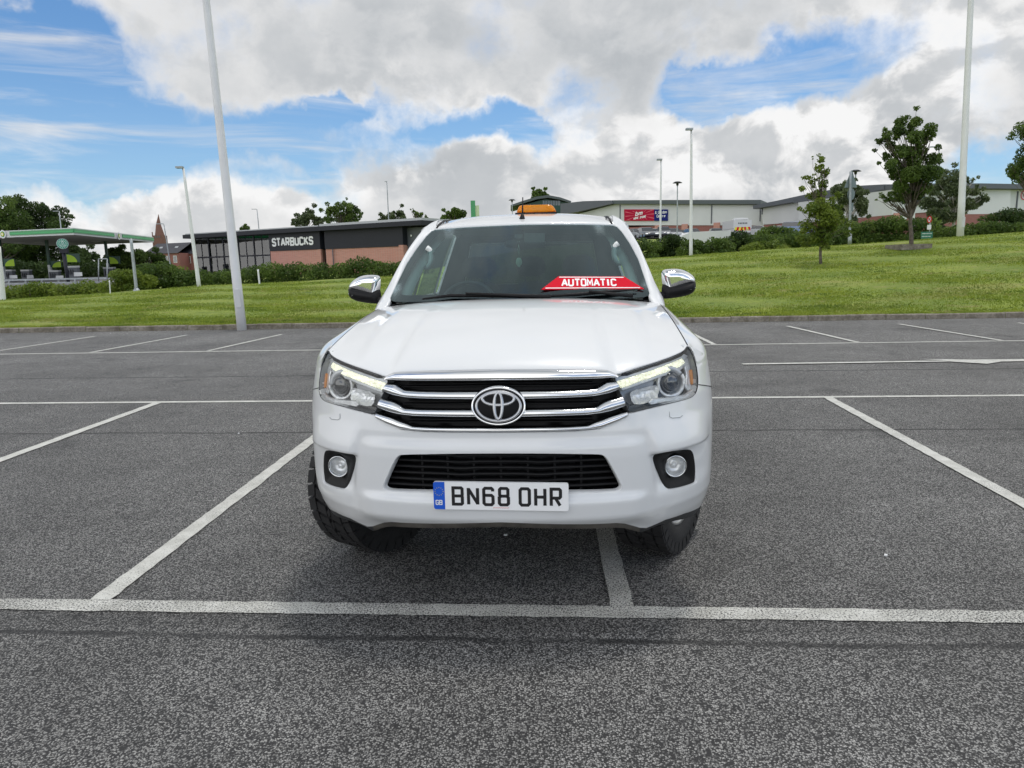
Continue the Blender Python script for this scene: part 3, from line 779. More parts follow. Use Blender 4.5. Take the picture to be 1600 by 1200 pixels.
for sg in (1, -1):
    lp = [(a * sg, b) for a, b in lamp];  lp = lp if sg > 0 else lp[::-1]
    lpp = chaikin(lp, 1)
    hb = MB(); panel(hb, lpp, [], lambda s, z, off=0: SP(s, z, -.060 + off, False), .03)
    # side walls of the housing
    n_ = len(lpp); hb.grid([[SP(a, b, -.002, False) for a, b in lpp], [SP(a, b, -.06, False) for a, b in lpp]], 0, False, closed=True)
    hl = hb.build('headlight', M['lamp_base'], truck)
    q = MB(); shape(q, sg, [(978, 628), (984, 634), (1010, 628), (1020, 618), (1024, 600), (1030, 590), (1046, 578), (1064, 580), (1076, 592), (1072, 612), (1054, 621), (1024, 622), (1012, 630), (1016, 635), (985, 643)], -.053, rim=.01); q.build('dark_surround', M['dark_lamp'], hl)
    q = MB()   # seal line round the lens
    cen = np.mean(lpp, 0); q.grid([[SP(a, b, -.006, False) for a, b in lpp], [SP(a, b, .0005, False) for a, b in lpp], [SP(a + (cen[0] - a) * .008, b + (cen[1] - b) * .022, .0008, False) for a, b in lpp]], 0, False, closed=True); q.build('seal', M['grey_plastic'], hl)
    q = MB(); panel(q, lpp, [], lambda s, z, off=0: SP(s, z, -.001 + off, False), .02); q.build('lens', M['lens'], hl)
    # chrome upper strip with the daytime-running lamp under it
    q = MB(); shape(q, sg, [(961, 589), (985, 581), (1020, 570.5), (1050, 560), (1066, 553), (1075, 556), (1068, 563), (1030, 574), (975, 592), (964, 597)], -.022, rim=.01); q.build('upper_trim', M['grey_trim'], hl)
    q = MB(); shape(q, sg, [(965, 596.5), (1000, 586), (1040, 572), (1066, 561), (1070, 566), (1062, 572), (1030, 584), (1000, 594.5), (971, 605)], -.020, rim=.012, step=.012); q.build('daytime_light', M['drl'], hl)
    q = MB(); shape(q, sg, [(971, 606.5), (1000, 596), (1030, 585.5), (1062, 573.5), (1072, 566.5), (1075, 568), (1064, 577), (1030, 589), (1000, 600), (973, 609.5)], -.026, rim=.012, step=.012); q.build('light_trim', M['grey_trim'], hl)
    # inner faceted reflector
    q = MB(); R_ = IP([(981, 609), (1018, 600), (1024, 604), (1021, 624), (988, 632), (981, 622)], -.05); R_ = [(a * sg, b) for a, b in R_]; R_ = R_ if sg > 0 else R_[::-1]
    vo, fo, loops = cdt(chaikin(R_, 1), [], .011); rr = np.random.default_rng(3)
    de = edist(vo, loops[0]); bb = q.vadd([SP(p_[0], p_[1], -.028 - 1.1 * min(de_, .022) + rr.uniform(-.003, .003), False) for p_, de_ in zip(vo, de)])
    for f_ in fo: q.face([bb + i for i in f_], 0, False)
    q.build('reflector', M['silver'], hl)
    # projector with its bright ring
    pc = INV(1048, 598, -.03); c0 = np.array(SP(pc[0], pc[1], -.03, False)); c1_ = np.array(SP(pc[0], pc[1], 0.03, False)); nrm = (c1_ - c0); nrm = np.array([nrm[0] * .35, nrm[1], 0]); nrm /= np.linalg.norm(nrm)
    c0[0] *= sg; nrm = np.array([nrm[0] * sg, nrm[1], 0]); side_ = np.array([-nrm[1], nrm[0], 0]); up_ = np.array([0, 0, 1.0])
    if side_[0] < 0: side_ = -side_
    kx = abs(tplane(1060, 598, c0[1])[0] - tplane(1040, 598, c0[1])[0]) / 20.0
    def ring(mb2, prof, a0=0, a1=360, n=48, m=0, cc=c0):
        rows = []; fl = abs(a1 - a0) >= 359.9
        ts = np.radians(np.linspace(a0, a1, n + 1))[: n if fl else n + 1]
        for r_, h_ in prof: rows.append([cc + (side_ * math.cos(t_) + up_ * math.sin(t_)) * r_ + nrm * h_ for t_ in ts])
        mb2.grid(rows, m, True, closed=fl)
    q = MB(); ring(q, [(25.0 * kx, -.012), (24.5 * kx, .004), (22 * kx, .008), (19.0 * kx, .004), (17.5 * kx, -.012)], 145 if sg > 0 else -185, 395 if sg > 0 else 35)
    q.build('ring_trim', M['silver'], hl)
    q = MB(); ring(q, [(26 * kx, -.02), (25.5 * kx, -.008), (17.6 * kx, -.010), (17 * kx, -.014)]); q.build('bezel', M['grey_trim'], hl)
    q = MB(); ring(q, [(17.3 * kx, -.014), (16 * kx, -.002), (13 * kx, .008), (9 * kx, .014), (4.5 * kx, .0175), (.001, .018)]); q.build('projector', M['projector'], hl)
    q = MB(); shape(q, sg, [(1014, 629), (1022, 624), (1050, 622), (1074, 617), (1086, 607), (1088, 611), (1080, 619.5), (1066, 623), (1040, 627), (1018, 631.5)], -.018, rim=.01, step=.012); q.build('lower_trim', M['silver'], hl)
    q = MB(); shape(q, sg, [(1080, 580), (1086, 575), (1088.5, 586), (1088, 598), (1082, 600)], -.022, rim=.01, step=.01); q.build('indicator', M['amber'], hl)
    q = MB(); shape(q, sg, [(1068, 566), (1076, 558), (1082, 563), (1085, 573), (1079, 580), (1078, 598), (1083, 603), (1076, 611), (1072, 604), (1074, 585)], -.030, rim=.01, step=.012); q.build('side_trim', M['silver'], hl)

# hairline gap between bumper and wing
M['gap'] = mat('panel_gap', (.03, .03, .032), .6)
for sg in (1, -1):
    q = MB(); g0 = INV(1091.5, 601); q.tube([SP(sg * (g0[0] + (s_arch - .01 - g0[0]) * k), g0[1] - .05 * k, .0002) for k in np.linspace(0, 1, 14)], .0022, 5); q.build('panel_gap', M['gap'], bumper)

# ---- fog lamps
for sg in (1, -1):
    fp = [(a * sg, b) for a, b in fogs]; fp = fp if sg > 0 else fp[::-1]
    fc = INV(1063.5, 730); ctr = np.array([fc[0] * sg, fc[1]]); P0 = np.array(SP(fc[0] * sg, fc[1], -.030, False))
    kx = abs(tplane(1070, 730, P0[1])[0] - tplane(1050, 730, P0[1])[0]) / 20.0
    q = MB(); rows = []; L = resample(fp, .015)
    for k in range(6):
        t_ = k / 5; rr_ = 19 * kx; row = []
        for a, b in L:
            d_ = np.array([a, b]) - ctr; u_ = d_ / np.linalg.norm(d_)
            e = ctr + d_ * (1 - t_) + u_ * rr_ * t_
            row.append(SP(e[0], e[1], -.012 - .026 * sm(0, 1, t_), False))
        rows.append(row)
    rows.append([SP(ctr[0] + (a - ctr[0]) / np.linalg.norm(np.array([a, b]) - ctr) * 18 * kx, ctr[1] + (b - ctr[1]) / np.linalg.norm(np.array([a, b]) - ctr) * 18 * kx, -.07, False) for a, b in L])
    q.grid(rows, 0, True, closed=True); fg = q.build('fog_light', M['black'], truck)
    ax = np.array([0.12 * sg, -1.0, 0]); ax /= np.linalg.norm(ax); side_ = np.array([-ax[1], ax[0], 0]); up_ = np.array([0, 0, 1.0])
    P0 = np.array(SP(ctr[0], ctr[1], -.030, False))
    def fring(mb2, prof, n=40):
        mb2.grid([[P0 + (side_ * math.cos(t_) + up_ * math.sin(t_)) * r_ * kx + ax * h_ for t_ in np.linspace(0, 2 * math.pi, n, endpoint=False)] for r_, h_ in prof], 0, True, closed=True)
    q = MB(); fring(q, [(18.5, -.03), (18.0, .010), (17, .013), (15.6, .010), (14.8, -.002)]); q.build('chrome_ring', M['satin'], fg)
    q = MB(); fring(q, [(15, 0), (13, -.012), (9, -.02), (5, -.024), (4, -.012), (2.5, -.008), (.01, -.006)]); q.build('reflector', M['silver'], fg)
    q = MB(); fring(q, [(15.2, .004), (13, .008), (8, .012), (.01, .014)]); q.build('lens', M['lens'], fg)

# ---- number plate
plate = MB(); PX0, PZ0 = None, None
pl = tplane(677.5, 753, -.036); pr = tplane(888.5, 755, -.036); pb = tplane(677.5, 795, -.036); pbr = tplane(888.5, 799, -.036)
pcx = (pl[0] + pr[0] + pb[0] + pbr[0]) / 4; pcz = (pl[2] + pr[2] + pb[2] + pbr[2]) / 4
PWD = (pr[0] - pl[0] + pbr[0] - pb[0]) / 2; PHT = (pl[2] - pb[2] + pr[2] - pbr[2]) / 2
kk = PWD / 520.0
slope = ((pr[2] + pbr[2]) - (pl[2] + pb[2])) / 2 / PWD
def PP(u, v, h=0.0): return (pcx + u * kk, -.036 - h, pcz + v * kk * (PHT / (111 * kk)) + slope * u * kk)
def rrect(x0, y0, x1, y1, r, n=5):
    o = []
    for cx, cy, a in ((x1 - r, y1 - r, 0), (x0 + r, y1 - r, 90), (x0 + r, y0 + r, 180), (x1 - r, y0 + r, 270)):
        for k in range(n + 1): b = rad(a + 90 * k / n); o.append((cx + r * math.cos(b), cy + r * math.sin(b)))
    return o
poly = rrect(-260, -55.5, 260, 55.5, 9)
plate.prism(poly, 0, 1, 0, fn=lambda x, y, z: PP(x, z, .001 if y == 0 else -.012))
M['plate_white'] = mat('plate_white', (.90, .91, .92), .35, coat=.3); M['plate_blue'] = mat('plate_blue', (.006, .10, .62), .35, coat=.4)
M['plate_black'] = mat('plate_black', (.012, .012, .014), .4); M['plate_yellow'] = mat('plate_star_yellow', (.55, .50, .10), .4); M['plate_red'] = mat('plate_red_print', (.75, .30, .30), .5)
M['white_print'] = mat('white_print', (.80, .81, .82), .4)
GL = {'B': [[(0, 0), (0, 79), (38, 79), (43, 74), (43, 45), (38, 40), (43, 35), (43, 5), (38, 0), (0, 0)], [(0, 40), (39, 40)]], 'N': [[(0, 0), (0, 79)], [(0, 76), (43, 3)], [(43, 0), (43, 79)]],
      '6': [[(42, 64), (42, 73), (36, 79), (7, 79), (0, 72), (0, 7), (7, 0), (36, 0), (43, 7), (43, 38), (36, 45), (0, 45)]],
      '8': [[(8, 42), (2, 48), (2, 73), (8, 79), (35, 79), (41, 73), (41, 48), (35, 42), (8, 42), (0, 35), (0, 7), (7, 0), (36, 0), (43, 7), (43, 35), (35, 42)]],
      'O': [[(7, 0), (0, 8), (0, 71), (7, 79), (36, 79), (43, 71), (43, 8), (36, 0), (7, 0)]], 'H': [[(0, -1), (0, 80)], [(43, -1), (43, 80)], [(0, 40), (43, 40)]],
      'R': [[(0, -1), (0, 79), (37, 79), (43, 73), (43, 42), (37, 36), (0, 36)], [(20, 36), (41, 0)]],
      'G': [[(42, 60), (42, 72), (36, 79), (7, 79), (0, 72), (0, 7), (7, 0), (36, 0), (43, 7), (43, 36), (24, 36)]],
      'S': [[(43, 62), (43, 70), (34, 79), (9, 79), (0, 70), (0, 50), (9, 42), (34, 38), (43, 29), (43, 9), (34, 0), (9, 0), (0, 9), (0, 17)]],
      'T': [[(-3, 79), (46, 79)], [(21.5, 79), (21.5, -2)]], 'A': [[(-4, -2), (21.5, 80)], [(47, -2), (21.5, 80)], [(6, 25), (37, 25)]],
      'U': [[(0, 80), (0, 9), (9, 0), (34, 0), (43, 9), (43, 80)]], 'C': [[(43, 62), (43, 70), (34, 79), (9, 79), (0, 70), (0, 9), (9, 0), (34, 0), (43, 9), (43, 17)]],
      'K': [[(0, -2), (0, 81)], [(42, 80), (3, 38)], [(14, 46), (44, -1)]], 'M': [[(-3, -2), (-1, 80), (21.5, 22), (44, 80), (46, -2)]], 'I': [[(21.5, -2), (21.5, 81)]],
      'b': [[(0, 80), (0, 0), (36, 0), (43, 8), (43, 42), (36, 50), (0, 50)]], 'm': [[(0, -4), (0, 50), (26, 50), (32, 42), (32, -4)], [(30, 50), (56, 50), (62, 42), (62, -4)]],
      '&': [[(44, 0), (8, 60), (8, 74), (16, 79), (24, 79), (30, 72), (30, 60), (2, 30), (2, 8), (10, 0), (26, 0), (42, 26)]], 'E': [[(43, 79), (0, 79), (0, 0), (43, 0)], [(0, 40), (36, 40)]],
      'D': [[(0, 0), (0, 79), (32, 79), (43, 68), (43, 11), (32, 0), (0, 0)]], 'P': [[(0, -1), (0, 79), (37, 79), (43, 73), (43, 42), (37, 36), (0, 36)]],
      'p': [[(0, -20), (0, 50), (36, 50), (43, 42), (43, 8), (36, 0), (0, 0)]], ' ': []}
def stroke(mb, pts, wd, fn, m=0, h=0.0):
    """thick flat line with mitred joints"""
    pts = [np.array(p, float) for p in pts]; closed = len(pts) > 3 and np.allclose(pts[0], pts[-1])
    if closed: pts = pts[:-1]
    n = len(pts); A = []; B = []
    for i in range(n):
        if closed or 0 < i < n - 1:
            a = pts[i] - pts[i - 1]; b = pts[(i + 1) % n] - pts[i]
        elif i == 0: a = b = pts[1] - pts[0]
        else: a = b = pts[-1] - pts[-2]
        a = a / np.linalg.norm(a); b = b / np.linalg.norm(b); na = np.array([-a[1], a[0]]); nb = np.array([-b[1], b[0]])
        mn = na + nb; L = np.linalg.norm(mn); mn = mn / L if L > .2 else na; k = min(1 / max(mn @ na, .45), 2.0)
        A.append(pts[i] + mn * wd / 2 * k); B.append(pts[i] - mn * wd / 2 * k)
    ia = mb.vadd([fn(*q, h) for q in A]); ib = mb.vadd([fn(*q, h) for q in B])
    for i in range(n if closed else n - 1):
        j = (i + 1) % n; mb.face([ia + i, ib + i, ib + j, ia + j], m)
def write(mb, text, x0, y0, hgt, fn, wd=13.0, adv=64.0, m=0, h=0.0, sx=1.0, slant=0.0, special={}):
    k = hgt / 79.0; x = x0
    for ch in text:
        if ch != ' ':
            for i_, st_ in enumerate(GL[ch]):
                stroke(mb, [((p_[0] * sx + p_[1] * slant) * k + x, p_[1] * k + y0) for p_ in st_], wd * k, fn, m, h + .00006 * i_)
        x += (special.get(ch, adv)) * k * sx
    return x
# blue band, stars, GB
bq = plate.vadd([PP(x, y, .0016) for x, y in [(-216, -55.3), (-216, 55.3)] + [(a, b) for a, b in rrect(-260, -55.3, -200, 55.3, 9) if a < -216]])
cnt = len(plate.v) - bq; plate.face([bq + i for i in range(cnt)], 1)
for k in range(12):
    a = rad(30 * k); cx, cy = -238 + 16 * math.cos(a), 17 + 16 * math.sin(a)
    sb = plate.vadd([PP(cx + (2.6 if j % 2 == 0 else 1.1) * math.sin(rad(36 * j)), cy + (2.6 if j % 2 == 0 else 1.1) * math.cos(rad(36 * j)), .0022) for j in range(10)]); plate.face([sb + i for i in range(10)], 3)
write(plate, 'GB', -251, -36, 17, PP, wd=17, adv=64, m=4, h=.0022)
write(plate, 'BN68', -183.5, -33.5, 66, PP, wd=14.5, adv=72.5, m=2, h=.002, sx=.98)
write(plate, 'OHR', 75, -33.5, 66, PP, wd=14.5, adv=72.5, m=2, h=.002, sx=.98)
for k in range(14): plate.box(PP(-28 + k * 4.4, -46 + (k % 2) * .8, .002), (.0032, .0006, .0022), 5)
plate.build('number_plate', [M['plate_white'], M['plate_blue'], M['plate_black'], M['plate_yellow'], M['white_print'], M['plate_red']], truck)
# ---- bonnet: lofted from the front edge (badge bar, lamp tops) back to the scuttle
def bez(P, t): 
    a, b, c, d = [np.array(p, float) for p in P]; u = 1 - t
    return a * u ** 3 + 3 * b * u * u * t + 3 * c * u * t * t + d * t ** 3
front = [np.array(SP(*q, 0.0, False)) for q in ([(0.0, INV(781, 577.2)[1])] + IP([(860, 577.2), (920, 577.5), (944, 578), (954, 581), (961, 586), (985, 577.5), (1020, 566.5), (1050, 556), (1068, 547.5), (1073.5, 540)]))]
FL = resample(chaikin(np.array(front), 1, closed=False), .012, False)
fd = np.concatenate([[0], np.cumsum(np.linalg.norm(np.diff(FL, axis=0), axis=1))]); fd /= fd[-1]
def F_(t): return np.array([np.interp(t, fd, FL[:, k]) for k in range(3)])
TIP = FL[-1]
def B_(t):
    x = t * .772; return np.array([x, 1.135 + .165 * t ** 2.2, 1.319 - .044 * t ** 2.5])
def hood_pt(t, v):
    A = F_(t); B = B_(t); k = t ** 3
    P1 = A + np.array([0, .07 + .06 * k, .062 * (1 - k) + .026 * k]); P2 = B - np.array([0, .42, .012 + .018 * k])
    p = bez((A, P1, P2, B), v)
    p[0] = A[0] + (B[0] - A[0]) * v
    # pressed crease: centre panel stands slightly proud of the outer shoulders
    w1 = .70 + .10 * v
    p[2] += .012 * (1 - sm(w1 - .05, w1 + .05, t)) * math.sin(math.pi * min(1, v * 1.0)) ** .6 if v < 1 else 0
    p[2] += .010 * math.cos(min(1, t) * math.pi / 2) * math.sin(math.pi * v)
    return p
tv_ = np.concatenate([np.linspace(0, .96, 44), [.975, .988, 1.0]]); vv_ = np.concatenate([[0, .008, .02, .04], np.linspace(.06, 1, 44)])
half = [[hood_pt(t, v) for t in tv_] for v in vv_]
rows = [[(-p[0], p[1], p[2]) for p in r[:0:-1]] + [tuple(p) for p in r] for r in half]
rows.insert(0, [(x, y + .012, z - .012) for x, y, z in rows[0]])
rows.append([(x, y + .004, z - .008) for x, y, z in rows[-1]]); rows.append([(x, y - .03, z - .02) for x, y, z in rows[-1]])
mb = MB(); mb.grid(rows, 0, True)
for sg in (1, -1):
    mb.grid([[(sg * p[0], p[1], p[2]) for p in [hood_pt(1, v) for v in vv_]], [(sg * (p[0] + .003), p[1], p[2] - .014) for p in [hood_pt(1, v) for v in vv_]]], 0, True)
mb.build('bonnet', M['paint'], truck)
mb = MB()
for sg in (1, -1):                                        # washer jets' seam and dark shut line under the bonnet edge
    mb.grid([[(sg * (p[0] - .02), p[1], p[2] - .016) for p in [hood_pt(1, v) for v in vv_]], [(sg * (p[0] + .02), p[1], p[2] - .020) for p in [hood_pt(1, v) for v in vv_]]], 0, True)
mb.grid([[(p[0], p[1] + .02, p[2] - .03) for p in rows[1][::4]], [(p[0], p[1] + .0, p[2] - .004 - .006) for p in rows[1][::4]], [(p[0], p[1] + .05, p[2] - .01) for p in rows[1][::4]]], 0, True)
mb.build('shut_line', M['black'], truck)
# ---- wings and shoulder back to the tail
hs_t = np.array([hood_pt(1, v) for v in vv_])
def HS(y):
    if y <= hs_t[-1, 1]: return np.array([np.interp(y, hs_t[:, 1], hs_t[:, k]) for k in range(3)])
    e = hs_t[-1]; k = sm(e[1], 2.0, y)
    return np.array([e[0] + (.800 - e[0]) * k, y, e[2] + (1.285 - e[2]) * k])
def LW(y):
    z = np.interp(y, [TIP[1], .55, .68, .85, 1.0, 1.42, 5.3], [TIP[2], 1.07, 1.072, 1.075, 1.075, 1.075, 1.10]); 
    if y <= .55:
        t_ = (y - TIP[1]) / (.55 - TIP[1]); s0, z0 = lamp_lower[-4]; s1 = s_of_y(.55)
        return np.array(SP(s0 + .004 + (s1 - s0 - .004) * t_, z0 + (1.070 - z0) * t_))
    return np.array(SP(s_of_y(y), z))
def wing_rows(y0, y1, n):
    R = []
    for y in np.linspace(y0, y1, n):
        a, b = HS(y), LW(y); g_ = np.array([.006, 0, -.002]); a = a + g_; k = sm(TIP[1], .62, y)
        d = b - a
        R.append([bez((a, a + np.array([.055, 0, -.016]) * (.25 + .75 * k), b + np.array([-.004, 0, .085]) * (.2 + .8 * k), b), t) for t in np.linspace(0, 1, 12)])
    return np.array(R)
for sg in (1, -1):
    mb = MB(); R = wing_rows(TIP[1], 1.415, 40); R[:, :, 0] *= sg; mb.grid(R, 0, True)
    mb.build('wing', M['paint'], truck)
AX_F, AX_R = 1.01, 4.10
def arch(cy, r, n=26, z0=.50):
    return [(cy + r * math.cos(math.pi - math.pi * k / n), z0 - .06 + r * 1.0 * math.sin(math.pi * k / n)) for k in range(n + 1)]
def side_fn(sg):
    return lambda y, z, off=0.0: (lambda P: (sg * P[0], P[1], P[2]))(SP(s_of_y(y), z, off))
for sg in (1, -1):
    # front wing's side below the shoulder, behind the arch
    mb = MB(); ar = arch(AX_F, .46)
    pts = [(y, z) for y, z in ar if y > AX_F + .38 or z > .95]
    o_ = [(AX_F + .46, .44), (1.47, .44), (1.47, .66), (1.425, .75), (1.425, 1.072), (1.0, 1.072), (.99, .985)] + [p for p in ar if p[0] > .985][:0]
    arp = [p for p in ar if p[0] >= 1.0]
    o_ = [(1.0, 1.072), (1.0, .905)] + arp + [(1.47, .42), (1.425, .75), (1.425, 1.072)]
    panel(mb, dedupe(o_), [], side_fn(sg), .05, rim=.02)
    mb.build('wing_side', M['paint'], truck)
    # doors
    def door(name, y0, y1, rear=False):
        mb = MB(); g = .004
        if rear: ol = [(y0 + g, .42), (y1 - .06, .42), (y1 - g, .50), (y1 - g, 1.072), (y0 + g, 1.072)]
        else: ol = [(y0 + g, .42), (y1 - g, .42), (y1 - g, 1.072), (y0 + g, 1.072)]
        panel(mb, ol, [], side_fn(sg), .06, rim=.015)
        R = wing_rows(y0 + g, y1 - g, 12); R[:, :, 0] *= sg; mb.grid(R, 0, True)
        d = mb.build(name, M['paint'], truck)
        h = MB(); hy = y1 - .16; h.tube([(sg * .925, hy - .1, 1.0), (sg * .962, hy - .085, 1.005), (sg * .962, hy + .085, 1.005), (sg * .925, hy + .1, 1.0)], .014, 8); h.build('door_handle', M['chrome'], d)
        return d
    door('door', 1.43, 2.36); door('door', 2.37, 3.30, True)
    # cargo bed flank with rear arch
    mb = MB(); ar = arch(AX_R, .47)
    o_ = [(3.34, .44), (AX_R - .47, .44)] + ar + [(AX_R + .47, .44), (5.28, .48), (5.28, 1.095), (3.34, 1.08)]
    panel(mb, dedupe(o_), [], side_fn(sg), .06, rim=.02)
    R = wing_rows(3.34, 5.28, 14); R[:, :, 0] *= sg; mb.grid(R, 0, True)
    R2 = np.array([[HS(y) * np.array([sg, 1, 1]), HS(y) * np.array([sg, 1, 1]) + np.array([-.05 * sg, 0, 0]), HS(y) * np.array([sg, 1, 1]) + np.array([-.06 * sg, 0, -.45])] for y in np.linspace(3.34, 5.28, 6)]); mb.grid(R2, 0, False)
    mb.build('cargo_bed_side', M['paint'], truck)
mb = MB(); mb.box((0, 5.27, .92), (1.60, .05, .70)); mb.build('tailgate', M['paint'], truck)
mb = MB(); mb.box((0, 3.36, .98), (1.66, .03, .58)); mb.box((0, 4.3, .78), (1.5, 1.9, .04)); mb.build('cargo_bed', M['grey_plastic'], truck)
mb = MB(); mb.box((0, 2.9, .50), (1.15, 4.2, .14)); mb.box((0, .75, .70), (1.0, .8, .46)); mb.box((0, 2.4, .60), (1.60, 1.9, .20)); mb.box((0, 5.38, .62), (1.6, .12, .16)); 
for sg in (1, -1):
    for cy in (AX_F, AX_R):
        mb.grid([[(sg * xx, cy + .475 * math.cos(a), .42 + .475 * math.sin(a)) for a in np.linspace(-.1, math.pi + .1, 20)] for xx in (.86, .58)], 0, True)
        mb.box((sg * .57, cy, .62), (.02, .9, .6))
mb.tube([(-.7, AX_F + .02, .38), (.7, AX_F + .02, .38)], .04, 10); mb.tube([(-.7, AX_R, .38), (.7, AX_R, .38)], .06, 10)
mb.build('chassis', M['gloss_black'] if False else M['black'], truck)
M['rust'] = mat('rusty_bracket', (.16, .10, .05), .8, .2, var=.4, vscale=20)
for x in (-.30, .36): mb = MB(); mb.box((x, .20, .455), (.12, .06, .03)); mb.build('tow_bracket', M['rust'], truck)

# ---- wheels
def tyre_mesh():
    mb = MB(); R, W = .392, .250; h = W / 2
    prof = [(.245, -h * .78), (.255, -h * .86), (.27, -h * .98), (.32, -h * 1.0), (.355, -h * .97), (.376, -h * .88), (.382, -h * .5), (.384, 0), (.382, h * .5), (.376, h * .88), (.355, h * .97), (.32, h * 1.0), (.27, h * .98), (.255, h * .86), (.245, h * .78)]
    mb.lathe(prof, (0, 0, 0), 'x', 64)
    n = 34
    def blk(a, x0, x1, da, r0, r1, sk=0.0):
        P = []
        for r_ in (r0, r1):
            for (x, aa) in ((x0, a - da + sk), (x1, a - da - sk), (x1, a + da - sk), (x0, a + da + sk)):
                P.append((x, r_ * math.cos(aa), r_ * math.sin(aa)))
        b = mb.vadd(P)
        for q in ((3, 2, 1, 0), (4, 5, 6, 7), (0, 1, 5, 4), (1, 2, 6, 5), (2, 3, 7, 6), (3, 0, 4, 7)): mb.face([b + i for i in q], 0)
    for k in range(n):
        a = 2 * math.pi * k / n; o = math.pi / n
        for sg in (1, -1):
            blk(a + (o if sg > 0 else 0), sg * h * .62, sg * h * .985, .082 if k % 2 else .072, .366, .396, .015 * sg)
            blk(a + (o if sg > 0 else 0), sg * h * .88, sg * h * 1.012, .074 if k % 2 else .060, .335, .384, 0)
            blk(a + o * .5 + (o if sg < 0 else 0), sg * h * .12, sg * h * .54, .066, .378, .3965, -.028 * sg)
        blk(a, -h * .08, h * .08,   .050, .378, .3955, .03)
    return mb
def rim_mesh():
    mb = MB(); h = .136
    mb.lathe([(.250, -h * .8), (.254, h * .66), (.247, h * .80), (.234, h * .72), (.226, h * .3), (.222, -h * .7)], (0, 0, 0), 'x', 48)
    for k in range(6):
        a0 = 2 * math.pi * k / 6
        for s2 in (-.13, .13):
            P = []
            for r_, wd, xx in ((.05, .030, h * .55), (.13, .020, h * .60), (.234, .026, h * .46)):
                a = a0 + s2 * (r_ / .205); c_, s_ = math.cos(a), math.sin(a)
                P.append([(xx - .03, r_ * c_ - wd * s_, r_ * s_ + wd * c_), (xx, r_ * c_ - wd * .7 * s_, r_ * s_ + wd * .7 * c_), (xx, r_ * c_ + wd * .7 * s_, r_ * s_ - wd * .7 * c_), (xx - .03, r_ * c_ + wd * s_, r_ * s_ - wd * c_)])
            mb.grid(P, 0, False)
    mb.lathe([(.06, h * .3), (.06, h * .58), (.045, h * .66), (.001, h * .68)], (0, 0, 0), 'x', 24)
    mb.lathe([(.20, h * .05), (.001, h * .05)], (0, 0, 0), 'x', 24, 1)
    return mb
tyre0 = tyre_mesh(); rim0 = rim_mesh(); first = True
M['alloy'] = mat('alloy', (.60, .61, .62), .28, .9)
wheels = []
STEER = rad(-27)
hub = D.objects.new('wheel', None); scene.collection.objects.link(hub); hub.parent = truck
ty0 = tyre0.build('tyre', M['rubber'], hub); ri0 = rim0.build('rim', [M['alloy'], M['black']], hub)
for i, (x, y, rz) in enumerate(((.765, AX_F, STEER), (-.752, AX_F, STEER + math.pi), (.80, AX_R, 0), (-.80, AX_R, math.pi))):
    if i == 0: hh = hub
    else:
        hh = hub.copy(); scene.collection.objects.link(hh); hh.parent = truck
        for ch in (ty0, ri0): c_ = ch.copy(); scene.collection.objects.link(c_); c_.parent = hh
    hh.location = (x, y, .392); hh.rotation_euler = (.3 * i, 0, rz)

# ---- windscreen
def WS(x, z, off=0.0):
    y = 1.17 + .338 * x * x + 1.875 * (z - 1.31)
    n = np.array([.5 * x, -1.0, 1.0]); n /= np.linalg.norm(n)      # rough outward normal
    return (x + n[0] * off, y + n[1] * off * .47 , z + n[2] * off * .88)
def WINV(px, py):
    d = tray(px, py); y = 1.5
    for _ in range(30):
        P = TC + d * ((y - TC[1]) / d[1]); y = .5 * y + .5 * WS(P[0], P[2])[1]
    return float(P[0]), float(P[2])
g_h = [WINV(*q) for q in ((812, 468), (900, 467), (985, 466), (1006, 464.5), (1013, 462), (1015, 458), (1006, 431), (997, 405), (984, 380.6), (971, 361.5), (964, 354.5), (957, 352), (912, 350.7), (816, 351))]
g_h[0] = (0.0, g_h[0][1]); g_h[-1] = (0.0, g_h[-1][1])
gl_o = dedupe(g_h + [(-a, b) for a, b in g_h[::-1]])
f_h = [WINV(*q) for q in ((812, 455.5), (900, 455), (985, 454.5), (997, 453), (1001, 448), (993, 425), (983, 403), (970, 382), (958, 366), (950, 359), (940, 356.5), (905, 355), (816, 355.5))]
f_h[0] = (0.0, f_h[0][1]); f_h[-1] = (0.0, f_h[-1][1])
fr_o = chaikin(dedupe(f_h + [(-a, b) for a, b in f_h[::-1]]), 2)
M['screen'] = thin_glass('windscreen_glass', (.70, .92, .90), 1.35, 1.52, base=.008, gc=(.80, .97, 1.0))
mb = MB(); panel(mb, gl_o, [], WS, .06); ws = mb.build('windscreen', M['screen'], truck)
mb = MB(); panel(mb, gl_o, [fr_o], lambda x, z, off=0: WS(x, z, -.004), .05); mb.build('black_border', M['gloss_black'], ws)
# sensor housing behind the glass top centre
mb = MB(); hs_ = [WINV(*q) for q in ((819, 361), (851, 361), (851, 375), (819, 375))]; cxm = sum(a for a, b in hs_) / 4
panel(mb, hs_, [], lambda x, z, off=0: WS(x, z, -.02 + off), .03, rim=.05); mb.build('sensor_housing', M['grey_plastic'], ws)
mb = MB(); hs_ = [WINV(*q) for q in ((804, 363), (816, 363), (816, 367.5), (804, 367.5))]; panel(mb, hs_, [], lambda x, z, off=0: WS(x, z, -.02 + off), .03, rim=.03); mb.build('rain_sensor', M['grey_plastic'], ws)
